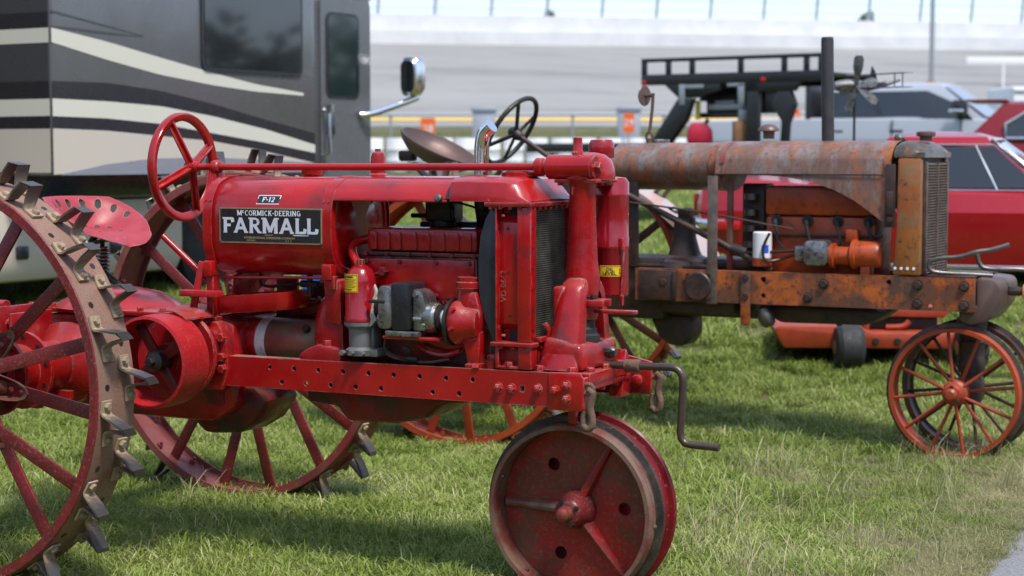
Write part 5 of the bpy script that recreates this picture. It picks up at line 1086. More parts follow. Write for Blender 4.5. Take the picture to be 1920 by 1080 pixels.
bm = new(); bar(bm, (.545, -.19, .865), (.592, -.185, 1.070), .028, .010, up=(0, 1, 0), bev=.003); b2(bm, .525, .685, -.235, -.19, .950, .972, .004); obj('brake_pedal', bm, 'red_pulley', FT)
bm = new(); tube(bm, [(.405, -.16, 1.155), (.625, -.13, .965)], .0115, 12); pts = [(.60 + .018 * math.cos(t) + .0022 * t / 3, -.13 + .018 * math.sin(t), 1.0 - .0035 * t / 2) for t in np.linspace(0, 2 * PI * 5, 60)]; tube(bm, pts, .003, 6); obj('gear_lever', bm, 'red_paint', FT)
bm = new(); bar(bm, (.622, -.165, 1.028), (.622, -.165, .868), .03, .04, up=(0, 1, 0), bev=.004); b2(bm, .60, .65, -.19, .19, .866, .878, .002); bar(bm, (.64, .02, 1.03), (.60, .05, .87), .16, .012, up=(1, 0, 0), bev=.003); obj('rear_tank_bracket', bm, 'red_cast', FT)
bm = new(); prism(bm, [(1.085, .885), (1.082, 1.005), (1.10, 1.022), (1.15, 1.022), (1.15, .87), (1.115, .872)], -.175, .175, bev=.008); b2(bm, 1.092, 1.135, -.19, -.165, .99, 1.035, .004); obj('front_tank_bracket', bm, 'red_cast', FT)
bm = new(); o_ = rounded(.60, .93, -.165, .02, .05, 5); i_ = [(.765 + (u - .765) * .965, -.0725 + (v + .0725) * .94) for u, v in o_]; zt = lambda u: .945 + (u - .60) * .085
loft(bm, [[(.77 + (u - .77) * .93, -.0725 + (v + .0725) * .9, zt(u) - .062) for u, v in o_], [(u, v, zt(u) - .035) for u, v in o_], [(u, v, zt(u)) for u, v in o_], [(u, v, zt(u)) for u, v in i_], [(u, v, zt(u) - .035) for u, v in i_], [(.77 + (u - .77) * .9, -.0725 + (v + .0725) * .85, zt(u) - .055) for u, v in o_]]); obj('drip_tray', bm, 'red_paint', FT)
bm = new(); tube(bm, [(.63, -.12, 1.012), (1.10, -.11, 1.024)], .0055, 8); obj('throttle_rod', bm, 'red_paint', FT)
bm = new(); cyl(bm, (.955, -.06, .955), (.955, -.06, 1.032), .0105, seg=12); cyl(bm, (.92, -.06, .995), (.99, -.06, .995), .012, seg=12); tube(bm, smooth_path([(.92, -.06, .995), (.84, -.05, .985), (.76, -.04, .98), (.73, -.03, .995), (.725, -.02, 1.03)], 5), .0055, 8); tube(bm, [(.99, -.06, .995), (1.09, -.06, 1.0)], .0045, 8); obj('fuel_strainer', bm, 'black_oily', FT)
bm = new(); tube(bm, smooth_path([(1.10, .12, 1.045), (1.035, .11, 1.03), (1.045, .10, .99), (1.045, .10, .94), (1.01, .10, .885), (1.0, .10, .83)], 6), .013, 10); b2(bm, .99, 1.10, .09, .10, .868, .882, .002); obj('clutch_lever', bm, 'red_paint', FT)
bm = new(); prism(bm, [(.80, .87), (.98, .895), (.99, .92), (.96, .935), (.80, .91)], .03, .12, bev=.01); tube(bm, [(.83, .02, .925), (.93, .02, .928), (.945, .02, .94)], .010, 8); cyl(bm, (.72, .12, .86), (1.0, .12, .88), .035, seg=16); obj('gear_shift_cover', bm, 'red_grimy_shaded', FT)
bm = new(); bar(bm, (.70, .16, .88), (1.05, .16, 1.03), .05, .014, up=(0, 1, 0), bev=.002); bar(bm, (.70, .19, .60), (.70, .19, .99), .09, .012, up=(0, 1, 0)); obj('far_brace', bm, 'red_grimy_shaded', FT)
bm = new(); tube(bm, [(.20, -.17, .62), (.62, -.17, .64)], .010, 8); obj('pull_rod', bm, 'red_grimy_shaded', FT)
# ------------------------------------------------------------------ the rusty orange tractor behind it
AT = thing('rusty_tractor', 'rusty orange antique tractor with long hood and black stack pipe, behind the red one', 'tractor', (2.179, 8.544, 0), -math.radians(28))
for s in (-1, 1):
    bm = new(); ya, yb = (-.25, -.238) if s < 0 else (.238, .25)
    if s < 0: plate(bm, [(-1.62, .706), (.10, .71), (.108, .868), (-1.62, .868)], [(-.93, .83, .014), (-.93, .75, .012), (-.30, .838, .013), (-.10, .73, .012)], ya, yb)
    else: b2(bm, -1.62, .105, ya, yb, .708, .868, .002)
    b2(bm, -1.62, .10, -.2379 if s < 0 else .19, -.19 if s < 0 else .2379, .856, .867); b2(bm, -1.62, .10, -.2379 if s < 0 else .19, -.19 if s < 0 else .2379, .709, .72)
    r_ = obj('frame_rail', bm, 'ac_rail', AT)
    if s < 0:
        bm = new(); hexb(bm, (0, 0, 0), (0, -1, 0), .020, .018); lathe(bm, [(.026, 0), (.026, .003)], (0, 0, 0), (0, -1, 0), 12); b0 = None
        for x, z in ((-.70, .75), (-1.02, .84), (-1.02, .745), (-.16, .83), (-.16, .74), (.06, .83), (.06, .74), (-.62, .82), (-1.46, .80)):
            if b0 is None: b0 = obj('bolt', bm, 'ac_dark', r_, (x, -.25, z))
            else: inst(b0, r_, (x, -.25, z))
        bm = new(); cyl(bm, (-1.27, -.25, .787), (-1.27, -.275, .787), .072, seg=32, bev=.006)
        for k in range(4): hexb(bm, (-1.27 + .078 * math.cos(k * 1.57 + .8), -.252, .787 + .078 * math.sin(k * 1.57 + .8)), (0, -1, 0), .014, .016)
        obj('round_cover', bm, 'ac_dark', r_)
        bm = new(); b2(bm, -1.60, -1.40, -.262, -.2502, .71, .862, .004); b2(bm, -1.41, -1.39, -.27, -.2502, .72, .86, .003); obj('splice_plate', bm, 'ac_dark', r_)
        bm = new(); b2(bm, -1.045, -.995, -.262, -.2502, .60, .866, .004); obj('rail_strap', bm, 'ac_rail', r_)
# transmission / torque tube / differential
bm = new(); b2(bm, -2.55, -1.95, -.18, .18, .55, .93, .03); b2(bm, -1.95, -1.5, -.16, .16, .60, .92, .02); b2(bm, -1.5, -1.1, -.2, .2, .64, .86, .02); prism(bm, [(-1.62, .62), (-1.38, .62), (-1.38, .52), (-1.42, .46), (-1.50, .46), (-1.56, .50)], -.09, .09, bev=.02); b2(bm, -2.35, -1.95, -.14, .16, .90, 1.12, .05); cyl(bm, (-2.15, 0, 1.10), (-2.15, 0, 1.17), .10, seg=20, bev=.01); cyl(bm, (-2.30, -.85, .66), (-2.36, .6, .70), .10, seg=20); tc_ = obj('transmission_case', bm, 'ac_dark', AT)
bm = new(); lathe(bm, [(.16, .868), (.15, .90), (.085, .93), (.06, 1.02), (.055, 1.12), (.0, 1.13)], (-1.44, -.03, 0), (0, 0, 1), 24); b2(bm, -1.64, -1.22, -.18, .16, .868, .885, .004); b2(bm, -1.47, -1.40, -.06, .0, 1.12, 1.17, .006); obj('shift_tower', bm, 'ac_dark', tc_)
# engine
bm = new(); b2(bm, -.96, -.40, -.14, .14, .80, 1.14, .015); en = obj('engine_block', bm, 'ac_orange', AT)
bm = new(); b2(bm, -.965, -.395, -.145, .145, 1.145, 1.29, .02); obj('valve_cover', bm, 'ac_orange', en)
bm = new(); prism(bm, [(-1.0, .70), (-.40, .70), (-.345, .68), (-.44, .615), (-.88, .610), (-.96, .66)], -.15, .15, bev=.02); b2(bm, -1.5, -1.0, -.12, .12, .62, .72, .02); cyl(bm, (-.62, 0, .61), (-.62, 0, .595), .015, seg=8); obj('oil_pan', bm, 'ac_dark', en)
for i, x in enumerate((-.90, -.74, -.585, -.43)):
    bm = new(); tube(bm, smooth_path([(x, -.14, 1.12), (x, -.17, 1.115), (x + .01, -.185, 1.08), (x + .02, -.18, 1.02), (x + .03 * (1.5 - i), -.175, .985)], 5), [.014] * 8 + [.008] * 13, 10); lathe(bm, [(.026, 0), (.028, .01)], (x, -.141, 1.12), (0, -1, 0), 14); obj('plug_lead', bm, 'rubber', en)
bm = new(); b2(bm, -1.0, -.36, -.165, -.142, 1.045, 1.058, .003); obj('lead_rail', bm, 'ac_dark', en)
bm = new(); cyl(bm, (-.955, -.20, .93), (-.955, -.20, 1.065), .047, seg=28, bev=.006); of = obj('oil_filter', bm, 'white_paint', en)
bm = new(); cyl(bm, (-.955, -.20, .895), (-.955, -.20, .93), .05, seg=24); obj('filter_mount', bm, 'ac_orange', of)
bm = new(); cyl_patch(bm, -.955, -.20, .047, 285, 330, .96, 1.0, 6); obj('filter_mark', bm, 'plastic_blue', of)
bm = new(); prism(bm, rounded(-.725, -.60, .905, 1.03, .03), -.26, -.14, bev=.012); b2(bm, -.78, -.72, -.23, -.15, .925, 1.0, .01); obj('magneto', bm, 'magneto_alloy', en)
bm = new(); lathe(bm, [(.06, 0), (.062, .02), (.045, .025), (.045, .09), (.055, .10)], (-.60, -.20, .955), (1, 0, 0), 24); lathe(bm, [(.055, 0), (.072, .01), (.072, .03), (.064, .035), (.064, .13), (.055, .145), (.02, .15)], (-.50, -.20, .965), (1, 0, 0), 28); b2(bm, -.45, -.40, -.23, -.15, .82, .91, .01); b2(bm, -.53, -.47, -.21, -.15, 1.02, 1.085, .01); obj('generator_drive', bm, 'ac_orange', en)
bm = new(); tube(bm, smooth_path([(-.72, -.2, .96), (-.80, -.2, .95), (-.86, -.2, .93), (-.92, -.25, .925), (-.93, -.255, .99), (-.90, -.25, 1.06)], 5), .007, 8); tube(bm, smooth_path([(-.74, -.2, .98), (-.84, -.21, .97), (-1.06, -.2, .96), (-1.16, -.19, 1.0)], 5), .008, 8); cyl(bm, (-1.12, -.19, .975), (-1.04, -.19, .955), .028, seg=14); cyl(bm, (-1.0, -.18, .93), (-.94, -.18, .93), .022, seg=12); obj('wiring', bm, 'black_oily', en)
bm = new(); b2(bm, -1.12, -1.0, -.05, .10, .86, 1.30, .01); b2(bm, -1.32, -1.0, -.10, .12, .86, .92, .02); obj('manifold', bm, 'ac_dark', en)
for z in (.98, 1.06, 1.14, 1.22):
    bm = new(); cyl(bm, (-1.06, -.08, z), (-1.06, -.08, z + .03), .035, seg=16); obj('manifold_ring', bm, 'steel_bare', en)
# uprights and the slanting steering rod
bm = new(); b2(bm, -1.225, -1.172, -.262, -.2505, .70, 1.34, .003); obj('tank_upright', bm, 'ac_grille', AT)
bm = new(); b2(bm, -1.16, -1.13, -.16, -.14, .868, 1.32, .003); obj('tank_upright', bm, 'hub_rust', AT)
bm = new(); b2(bm, -1.70, -1.64, -.18, -.16, .868, 1.32, .003); obj('tank_upright', bm, 'ac_dark', AT)
bm = new(); tube(bm, [(-1.95, -.20, 1.36), (-1.58, -.20, 1.19), (-.90, -.20, .875)], .016, 10); obj('steering_rod', bm, 'ac_dark', AT)
bm = new(); tube(bm, smooth_path([(-1.75, -.22, 1.21), (-1.3, -.22, 1.16), (-.8, -.2, 1.08)], 5), .0055, 6); obj('throttle_rod', bm, 'ac_dark', AT)
# fuel tank and hood
hp = lambda k, aa0, aa1, n=40: sell(0, 1.375, .235 * k, .137 * k, 2.3, n, aa0, aa1)
bm = new(); tp = sell(0, 1.385, .222, .122, 2.25, 48); loft(bm, [[(-1.80, u * .9, 1.385 + (v - 1.385) * .9) for u, v in tp], [(-1.785, u, v) for u, v in tp], [(-1.205, u, v) for u, v in tp]]); tk2 = obj('fuel_tank', bm, 'ac_hood', AT)
bm = new(); loft(bm, [[(-1.235, u * 1.03, 1.385 + (v - 1.385) * 1.03) for u, v in tp], [(-1.195, u * 1.03, 1.385 + (v - 1.385) * 1.03) for u, v in tp]]); obj('tank_band', bm, 'ac_rail', tk2)
bm = new(); cyl(bm, (-1.62, .05, 1.505), (-1.62, .05, 1.525), .055, seg=24, bev=.004); obj('filler_cap', bm, 'magneto_alloy', tk2)
bm = new(); A = sell(0, 1.375, .238, .137, 2.5, 44, 0, 180)
def hoodsec(x, low):
    top = sell(0, 1.375, .238, .138, 2.5, 36, 14, 166); r = [(x, .238, low)] + [(x, u, v) for u, v in top] + [(x, -.238, low)]; return r
lows = [(-1.195, 1.345), (-.92, 1.343), (-.82, 1.335), (-.70, 1.315), (-.58, 1.275), (-.48, 1.225), (-.40, 1.17), (-.34, 1.125), (-.31, 1.105)]
loft(bm, [hoodsec(x, l) for x, l in lows], closed=False, cap=False); bmesh.ops.solidify(bm, geom=bm.faces[:], thickness=.004); ho = obj('hood', bm, 'ac_hood', AT, ang=50)
bm = new(); loft(bm, [[(-1.17, u * 1.012, 1.375 + (v - 1.375) * 1.012) for u, v in sell(0, 1.375, .238, .138, 2.5, 40, 8, 172)], [(-1.145, u * 1.012, 1.375 + (v - 1.375) * 1.012) for u, v in sell(0, 1.375, .238, .138, 2.5, 40, 8, 172)]], closed=False, cap=False); obj('hood_bead', bm, 'hub_rust', ho)
bm = new(); loft(bm, [[(x, u * 1.01, 1.375 + (v - 1.375) * 1.01) for u, v in sell(0, 1.375, .238, .138, 2.5, 40, 0, 180)] for x in (-.335, -.300)], closed=False, cap=False); obj('hood_strap', bm, 'ac_panel', ho)
bm = new(); b2(bm, -1.19, -.34, -.2425, -.2385, 1.345, 1.352, .001); obj('hood_seam', bm, 'ac_dark', ho)
bm = new(); b2(bm, -.325, -.275, -.252, -.242, 1.10, 1.40, .003); b2(bm, -.318, -.282, -.262, -.2525, 1.16, 1.27, .006); lathe(bm, [(.014, 0), (.014, .012), (.006, .013)], (-.298, -.2525, 1.135), (0, -1, 0), 14); obj('hood_clamp', bm, 'ac_dark', ho)
bm = new(); lathe(bm, [(.0, .065), (.03, .06), (.052, .042), (.055, .03), (.03, .026), (.028, -.01)][::-1], (-1.0, .0, 1.535), (0, 0, 1), 24); obj('air_cap', bm, 'ac_seat', ho)
bm = new(); lathe(bm, [(.022, 0), (.028, .008), (.028, .022), (.022, .030)], (-.33, -.02, 1.51), (.5, 0, 1), 20); obj('temperature_gauge', bm, 'steel_bare', ho)
bm = new(); lathe(bm, [(.031, 0), (.031, .50), (.028, .515), (.025, .515), (.025, .30)], (-.69, .0, 1.51), (-.02, 0, 1), 24, cap1=False); obj('stack_pipe', bm, 'stack_black', ho)
# radiator
bm = new()
prism(bm, [(-.285, .872), (-.152, .872), (-.152, 1.43), (-.265, 1.43), (-.268, 1.10)], -.255, -.205, bev=.012)
rs = obj('radiator_shell', bm, 'ac_panel', AT)
bm = new(); prism(bm, [(-.285, .872), (-.152, .872), (-.152, 1.43), (-.265, 1.43), (-.268, 1.10)], .205, .255, bev=.012); obj('side_panel', bm, 'ac_panel', rs)
bm = new(); b2(bm, -.27, -.17, -.20, .20, .875, 1.43); obj('core', bm, 'black_oily', rs)
bm = new()
for k in range(40): z = .885 + k * .0132; box(bm, (-.150, 0, z), (.024, .40, .0075), 0, (0, .5, 0))
b2(bm, -.150, -.134, -.006, .006, .88, 1.41); b2(bm, -.16, -.136, -.2, -.185, .875, 1.41, .002); b2(bm, -.16, -.136, .185, .2, .875, 1.41, .002); obj('grille_bars', bm, 'ac_grille', rs)
bm = new(); secs = []
for x, k, zt in ((-.285, .97, 1.505), (-.25, .98, 1.512), (-.19, .98, 1.505), (-.15, .97, 1.485), (-.138, .95, 1.455)):
    secs.append([(x, -.255 * k, 1.431), (x, -.255 * k, 1.455), (x, -.225 * k, zt - .022), (x, -.12 * k, zt), (x, .12 * k, zt), (x, .225 * k, zt - .022), (x, .255 * k, 1.455), (x, .255 * k, 1.431)])
loft(bm, secs); obj('top_tank', bm, 'ac_tank', rs, ang=55)
bm = new(); lathe(bm, [(.03, 0), (.03, .02), (.044, .022), (.046, .03), (.044, .042), (.03, .046), (0, .047)], (-.20, .0, 1.512), (0, 0, 1), 24); obj('radiator_cap', bm, 'ac_seat', rs)
bm = new()
for x in (-.27, -.24, -.21, -.18): lathe(bm, [(.008, 0), (.006, .004)], (x, -.256, .905), (0, -1, 0), 8)
obj('panel_screws', bm, 'letter_white', rs)
# front casting, pedestal and wheels
bm = new(); b2(bm, .0, .10, -.2375, .2375, .72, .862, .01); prism(bm, [(.101, .872), (.20, .862), (.215, .82), (.20, .74), (.14, .66), (.08, .64), (.02, .66), (.02, .74), (.101, .74)], -.20, .20, bev=.02); fc = obj('front_casting', bm, 'ac_seat', AT)
bm = new(); lathe(bm, [(.062, .40), (.066, .42), (.066, .46), (.06, .47), (.063, .54), (.068, .548), (.06, .56), (.075, .66)], (.04, 0, 0), (0, 0, 1), 28); lathe(bm, [(.05, .26), (.05, .40)], (.04, 0, 0), (0, 0, 1), 20); b2(bm, -.03, .09, -.10, .10, .25, .38, .03); cyl(bm, (0, -.2, .313), (0, .2, .313), .025, seg=14); obj('pedestal', bm, 'ac_dark', AT)
bm = new(); tube(bm, [(.0, .0, .80), (.36, .0, .795)], .018, 12); tube(bm, [(.215, .0, .798), (.265, .0, .797)], .022, 14); cr_ = obj('crank_shaft', bm, 'crank_steel', AT)
bm = new(); lathe(bm, [(.035, 0), (.038, .004), (.035, .008)], (.28, 0, .797), (1, 0, 0), 20); obj('orange_washer', bm, 'amber', cr_)
bm = new(); tube(bm, smooth_path([(.16, -.12, .876), (.06, -.16, .882), (-.02, -.19, .885), (-.10, -.22, .895), (-.115, -.225, .93), (-.08, -.22, .955), (.02, -.2, .965), (.10, -.18, .990), (.16, -.16, 1.00), (.24, -.14, 1.025)], 5), .011, 10); tube(bm, smooth_path([(.08, -.10, .975), (.09, -.09, .93), (.13, -.08, .905), (.26, -.04, .905), (.34, .0, .89), (.42, .05, .845)], 5), .011, 10); obj('drawbar_loops', bm, 'steel_bare', AT)
bm = new(); b2(bm, -.13, .10, -.235, .235, .869, .876, .002); obj('top_plate', bm, 'ac_dark', AT)
def thin_wheel(yn, s, m, label):
    R_ = .313; bm = new()
    def rev(p, mi):
        seg = 80; Rr = [[bm.verts.new((r * math.cos(2 * PI * k / seg), t, r * math.sin(2 * PI * k / seg))) for t, r in p] for k in range(seg)]
        for k in range(seg):
            for j in range(len(p) - 1): f = bm.faces.new((Rr[k][j], Rr[k][j + 1], Rr[(k + 1) % seg][j + 1], Rr[(k + 1) % seg][j])); f.material_index = mi
    rev([(0, R_ - .022), (0, R_ - .003), (s * .004, R_), (s * .045, R_ + .002)], 0); rev([(s * .045, R_ + .002), (s * .05, R_ + .022), (s * .058, R_ + .022), (s * .062, R_ + .002)], 1)
    rev([(s * .062, R_ + .002), (s * .11, R_), (s * .11, R_ - .02), (s * .106, R_ - .02), (s * .10, R_ - .010), (s * .012, R_ - .010), (s * .006, R_ - .022), (0, R_ - .022)], 0)
    bmesh.ops.remove_doubles(bm, verts=bm.verts[:], dist=1e-5); bmesh.ops.recalc_face_normals(bm, faces=bm.faces[:])
    w = obj('front_wheel', bm, None, AT, (0, yn, R_), mats=[m, 'bead_black']); w['label'] = label
    bm = new(); lathe(bm, [(.06, .14), (.062, .03), (.05, .02), (.048, -.01), (.04, -.02), (.03, -.022), (.03, -.05), (.02, -.06), (0, -.062)] if s > 0 else [(.06, -.14), (.062, -.03), (.0, -.03)], (0, 0, 0), (0, 1, 0), 28); obj('hub', bm, m, w)
    bm = new(); hexb(bm, (.0, -s * .02, .035), (0, -s, 0), .010, .014); hexb(bm, (.03, -s * .02, -.03), (0, -s, 0), .010, .014); obj('hub_bolts', bm, 'ac_dark', w); s0 = None
    for k in range(12):
        a = math.radians(8 + 30 * k); so = .03 if k % 2 else .09
        d = Vector((math.cos(a), 0, math.sin(a)))
        bm = new(); tube(bm, [d * .05 + Vector((0, s * so, 0)), d * (R_ - .012) + Vector((0, s * .055, 0))], .0085, 8); obj('spoke', bm, m, w)
    return w
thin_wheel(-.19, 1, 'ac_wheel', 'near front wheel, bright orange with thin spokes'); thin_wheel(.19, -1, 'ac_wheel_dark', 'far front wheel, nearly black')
lug_mat('lug_orange', (0.36, 0.075, 0.022), (0.22, 0.14, 0.10), (0.16, 0.15, 0.15))
MATS['_l'] = MATS['lug_steel']; MATS['lug_steel'] = MATS['lug_orange']
w = spoked_wheel(AT, 'rear_wheel', -.97, -.80, .655, 4, 'ac_wheel', 'ac_wheel', 'ac_wheel', (0, 11.25), False); w.location.x = -2.27; w['label'] = 'near rear wheel, orange with rusty lugs'
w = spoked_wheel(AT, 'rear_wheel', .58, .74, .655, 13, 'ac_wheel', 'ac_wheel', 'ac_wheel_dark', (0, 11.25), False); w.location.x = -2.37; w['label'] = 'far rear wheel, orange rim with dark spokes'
w.location.z = .72
MATS['lug_steel'] = MATS['_l']
for y0, y1, m, path in ((-.98, -.76, 'ac_rail', [(-1.66, 1.02), (-1.78, 1.14), (-1.95, 1.24), (-2.2, 1.30), (-2.45, 1.30), (-2.7, 1.24), (-2.9, 1.12)]), (.52, .76, 'fender_pale', [(-1.49, .76), (-1.54, .86), (-1.62, .975), (-1.78, 1.12), (-1.97, 1.25), (-2.2, 1.33), (-2.45, 1.35), (-2.75, 1.28)])):
    bm = new(); pp = [(p.x, p.z) for p in smooth_path([(u, 0, v) for u, v in path], 4)]; cc = (-2.37, .70)
    def off(u, v, d): w_ = Vector((u - cc[0], v - cc[1])).normalized(); return u + w_.x * d, v + w_.y * d
    secs = [[(off(u, v, dr)[0], yy, off(u, v, dr)[1]) for u, v in pp] for yy, dr in ((y0, -.03), (y0, 0), (y0 + .05, .012), (y1 - .05, .012), (y1, 0), (y1, -.03))]
    loft(bm, secs, closed=False, cap=False); bmesh.ops.solidify(bm, geom=bm.faces[:], thickness=.004); obj('fender', bm, m, AT, ang=60)
bm = new()
for yy, ph in ((-.85, 0), (.6, 0)):
    bar(bm, (-2.2, yy * .35, .88), (-2.2, yy, 1.30), .05, .012, up=(1, 0, 0)); 
obj('fender_brace', bm, 'ac_dark', AT)
# seat, steering wheel, levers
bm = new(); lathe(bm, [(0, -.055), (.08, -.050), (.15, -.025), (.19, .012), (.205, .045), (.215, .048), (.216, .042), (.20, .008), (.155, -.033), (.08, -.058), (0, -.062)], (0, 0, 0), (0, 0, 1), 44); o = obj('seat', bm, 'ac_seat', AT, (-2.94, .0, 1.455), (0, math.radians(26), 0)); o.scale = (1.12, 1, 1)
bm = new(); bar(bm, (-3.09, 0, 1.40), (-2.62, 0, .93), .06, .012, up=(1, 0, 1)); box(bm, (-3.13, 0, 1.44), (.10, .06, .06), .015); cyl(bm, (-2.96, 0, 1.40), (-2.89, 0, 1.25), .03, seg=12); obj('seat_spring', bm, 'ac_dark', AT)
sd = Vector((math.cos(math.radians(32)), 0, -math.sin(math.radians(32)))); hub = Vector((-2.47, 0, 1.575)); _, ux, uy = frame_of(sd)
bm = new(); tube(bm, [hub + (ux * math.cos(t) + uy * math.sin(t)) * .205 for t in np.linspace(0, 2 * PI, 49)[:-1]], .0135, 10, closed=True); sw2 = obj('steering_wheel', bm, 'black_oily', AT)
bm = new(); lathe(bm, [(.02, -.03), (.03, -.02), (.03, .03), (.02, .05)], hub + sd * .02, sd, 16); obj('hub', bm, 'black_oily', sw2)
for k in range(4):
    t = k * PI / 2 + .5; d = ux * math.cos(t) + uy * math.sin(t); bm = new(); bar(bm, hub + sd * .03 + d * .02, hub + d * .2, .026, .010, up=sd, bev=.003); obj('spoke', bm, 'black_oily', sw2)
bm = new(); tube(bm, [hub + sd * .03, hub + sd * .35, hub + sd * .8], .014, 12); obj('steering_column', bm, 'ac_dark', AT)
bm = new(); lathe(bm, [(.0, -.004), (.05, -.004), (.054, 0), (.05, .004), (0, .005)], (-1.685, .0, 1.752), (1, -.25, 0), 28); tube(bm, [(-1.68, .0, 1.752), (-1.635, .0, 1.755)], .011, 8); tube(bm, [(-1.635, .0, 1.765), (-1.64, .0, 1.68), (-1.655, .0, 1.56)], .009, 8); tube(bm, [(-1.655 + .018 * math.cos(t), 0, 1.54 + .024 * math.sin(t)) for t in np.linspace(0, 2 * PI, 17)[:-1]], .008, 8, closed=True); cyl(bm, (-1.655, 0, 1.49), (-1.655, 0, 1.53), .018, seg=12); obj('flap_lever', bm, 'ac_seat', AT)
bm = new(); lathe(bm, [(0, -.05), (.03, -.045), (.045, -.01), (.035, .035), (.02, .05)], (-.93, -.2, .64), (.4, 0, -1), 20); obj('drain_bowl', bm, 'steel_bare', AT)
# ------------------------------------------------------------------ motorhome at the left
RV = thing('motorhome', 'grey motorhome with cream and black swoosh stripes and its slide-out extended', 'motorhome', (-2.965, 11.5, 0), math.radians(59))
def interp(pts, x): return float(np.interp(x, [p[0] for p in pts], [p[1] for p in pts]))
C1U = [(0, 2.262), (.514, 2.198), (1.032, 2.117), (1.59, 2.033), (2.07, 1.969), (2.64, 1.922)]; C1L = [(0, 2.17), (.512, 2.078), (1.029, 1.999), (1.589, 1.945), (2.069, 1.914), (2.64, 1.900)]
D1U = [(0, 1.92), (.508, 1.926), (1.027, 1.889), (1.586, 1.811), (2.19, 1.707), (2.79, 1.614)]; C2U = [(0, 1.808), (.505, 1.802), (1.025, 1.783), (1.584, 1.723), (2.189, 1.635), (2.79, 1.523)]
C2L = [(0, 1.695), (.502, 1.689), (1.022, 1.661), (1.582, 1.601), (2.188, 1.536), (2.79, 1.461)]; D2L = [(0, 1.616), (.5, 1.607), (1.02, 1.577), (1.581, 1.544), (2.062, 1.488), (2.79, 1.382)]
GU = [(.06, 1.315), (.30, 1.352), (.495, 1.383), (.963, 1.422), (1.579, 1.428), (2.574, 1.395), (2.79, 1.382)]
SL = 2.79; RVG = .33
bm = new(); b2(bm, 0, SL, 0, .60, 1.31, 3.45, .03); so = obj('slide_out', bm, 'rv_grey', RV)
def band(name, up, lo, x0, x1, m, y=-.0025, n=40):
    bm = new(); A = []; B = []
    for i in range(n + 1):
        x = x0 + (x1 - x0) * i / n; A.append((x, y, interp(up, x))); B.append((x, y, interp(lo, x)))
    loft(bm, [A, B], closed=False, cap=False); bmesh.ops.solidify(bm, geom=bm.faces[:], thickness=.0015); return obj(name, bm, m, so)
band('cream_stripe', C1U, C1L, .012, 2.64, 'rv_cream'); band('dark_stripe', D1U, C2U, .012, SL - .01, 'rv_black'); band('cream_stripe', C2U, C2L, .012, SL - .01, 'rv_cream'); band('dark_stripe', C2L, D2L, .012, SL - .01, 'rv_black')
band('beige_panel', D2L, [(0, 1.318), (.06, 1.318)] + GU[1:], .012, SL - .02, 'rv_beige'); band('silver_sweep', [(.06, 1.318)] + GU[1:], [(0, 1.314), (3, 1.314)], .08, SL - .02, 'rv_silver')
band('accent_line', [(0, 2.375), (.517, 2.306), (.88, 2.255)], [(0, 2.36), (.517, 2.296), (.88, 2.253)], .012, .87, 'rv_dark'); band('accent_line', [(0, 2.275), (.516, 2.262), (.86, 2.252)], [(0, 2.264), (.516, 2.247), (.86, 2.250)], .012, .85, 'rv_dark')
def endband(z0, z1, m, nm):
    bm = new(); b2(bm, -.004, -.001, .012, .60, z0, z1); obj(nm, bm, m, so)
endband(1.33, 1.614, 'rv_beige', 'beige_panel'); endband(1.616, 1.694, 'rv_black', 'dark_stripe'); endband(1.696, 1.806, 'rv_cream', 'cream_stripe'); endband(1.808, 1.918, 'rv_black', 'dark_stripe'); endband(1.92, 2.164, 'rv_dark', 'shaded_panel'); endband(2.166, 2.260, 'rv_cream', 'cream_stripe'); endband(2.262, 2.36, 'rv_black', 'dark_stripe'); endband(2.362, 3.40, 'rv_dark', 'shaded_panel')  # the end face's grey is painted darker to stand for its shade
bm = new(); prism(bm, rounded(1.455, 2.62, 2.045, 3.0, .06), -.014, -.003); wf = obj('slide_window', bm, 'rv_black', so)
bm = new(); prism(bm, rounded(1.485, 2.59, 2.075, 2.97, .045), -.018, -.0145); obj('pane', bm, 'glass_dark', wf)
# main body behind the slide
bm = new(); b2(bm, -5.6, 4.05, .50, 2.95, 1.132, 3.55, .04)
R1 = [(4.05, y, z) for y, z in ((.5, 1.132), (.5, 3.55), (2.95, 3.55), (2.95, 1.132))]; R2 = [(4.28, y, z) for y, z in ((.55, 1.132), (.55, 3.45), (2.9, 3.45), (2.9, 1.132))]; R3 = [(4.62, y, z) for y, z in ((1.0, 1.132), (1.0, 3.3), (2.45, 3.3), (2.45, 1.132))]
loft(bm, [R1, R2, R3]); mb = obj('body', bm, 'rv_grey', RV)
bm = new(); loft(bm, [[(4.285, y, z) for y, z in ((.552, 1.80), (.552, 3.3))], [(4.625, y, z) for y, z in ((.998, 1.80), (.998, 3.2))], [(4.64, y, z) for y, z in ((2.4, 1.8), (2.4, 3.2))]], closed=False, cap=False); obj('windshield', bm, 'glass_teal', mb)
bm = new(); prism(bm, rounded(3.50, 4.20, .95, 2.76, .07), .482, .499); dr = obj('entry_door', bm, 'rv_grey', RV)
bm = new(); prism(bm, rounded(3.568, 4.03, 1.92, 2.63, .07), .474, .4815); dw = obj('door_window', bm, 'rv_black', dr)
bm = new(); prism(bm, rounded(3.595, 4.005, 1.945, 2.605, .055), .470, .4735); obj('pane', bm, 'glass_teal', dw)
bm = new(); prism(bm, rounded(3.60, 3.67, 1.62, 1.76, .02), .462, .4815, bev=.004); obj('latch', bm, 'rv_black', dr)
bm = new(); tube(bm, [(3.52, .47, 1.82), (3.515, .41, 1.80), (3.51, .40, 1.46), (3.51, .47, 1.43)], .016, 10); cyl(bm, (3.515, .40, 1.80), (3.515, .40, 1.86), .035, seg=14); obj('grab_handle', bm, 'trim_chrome', RV)
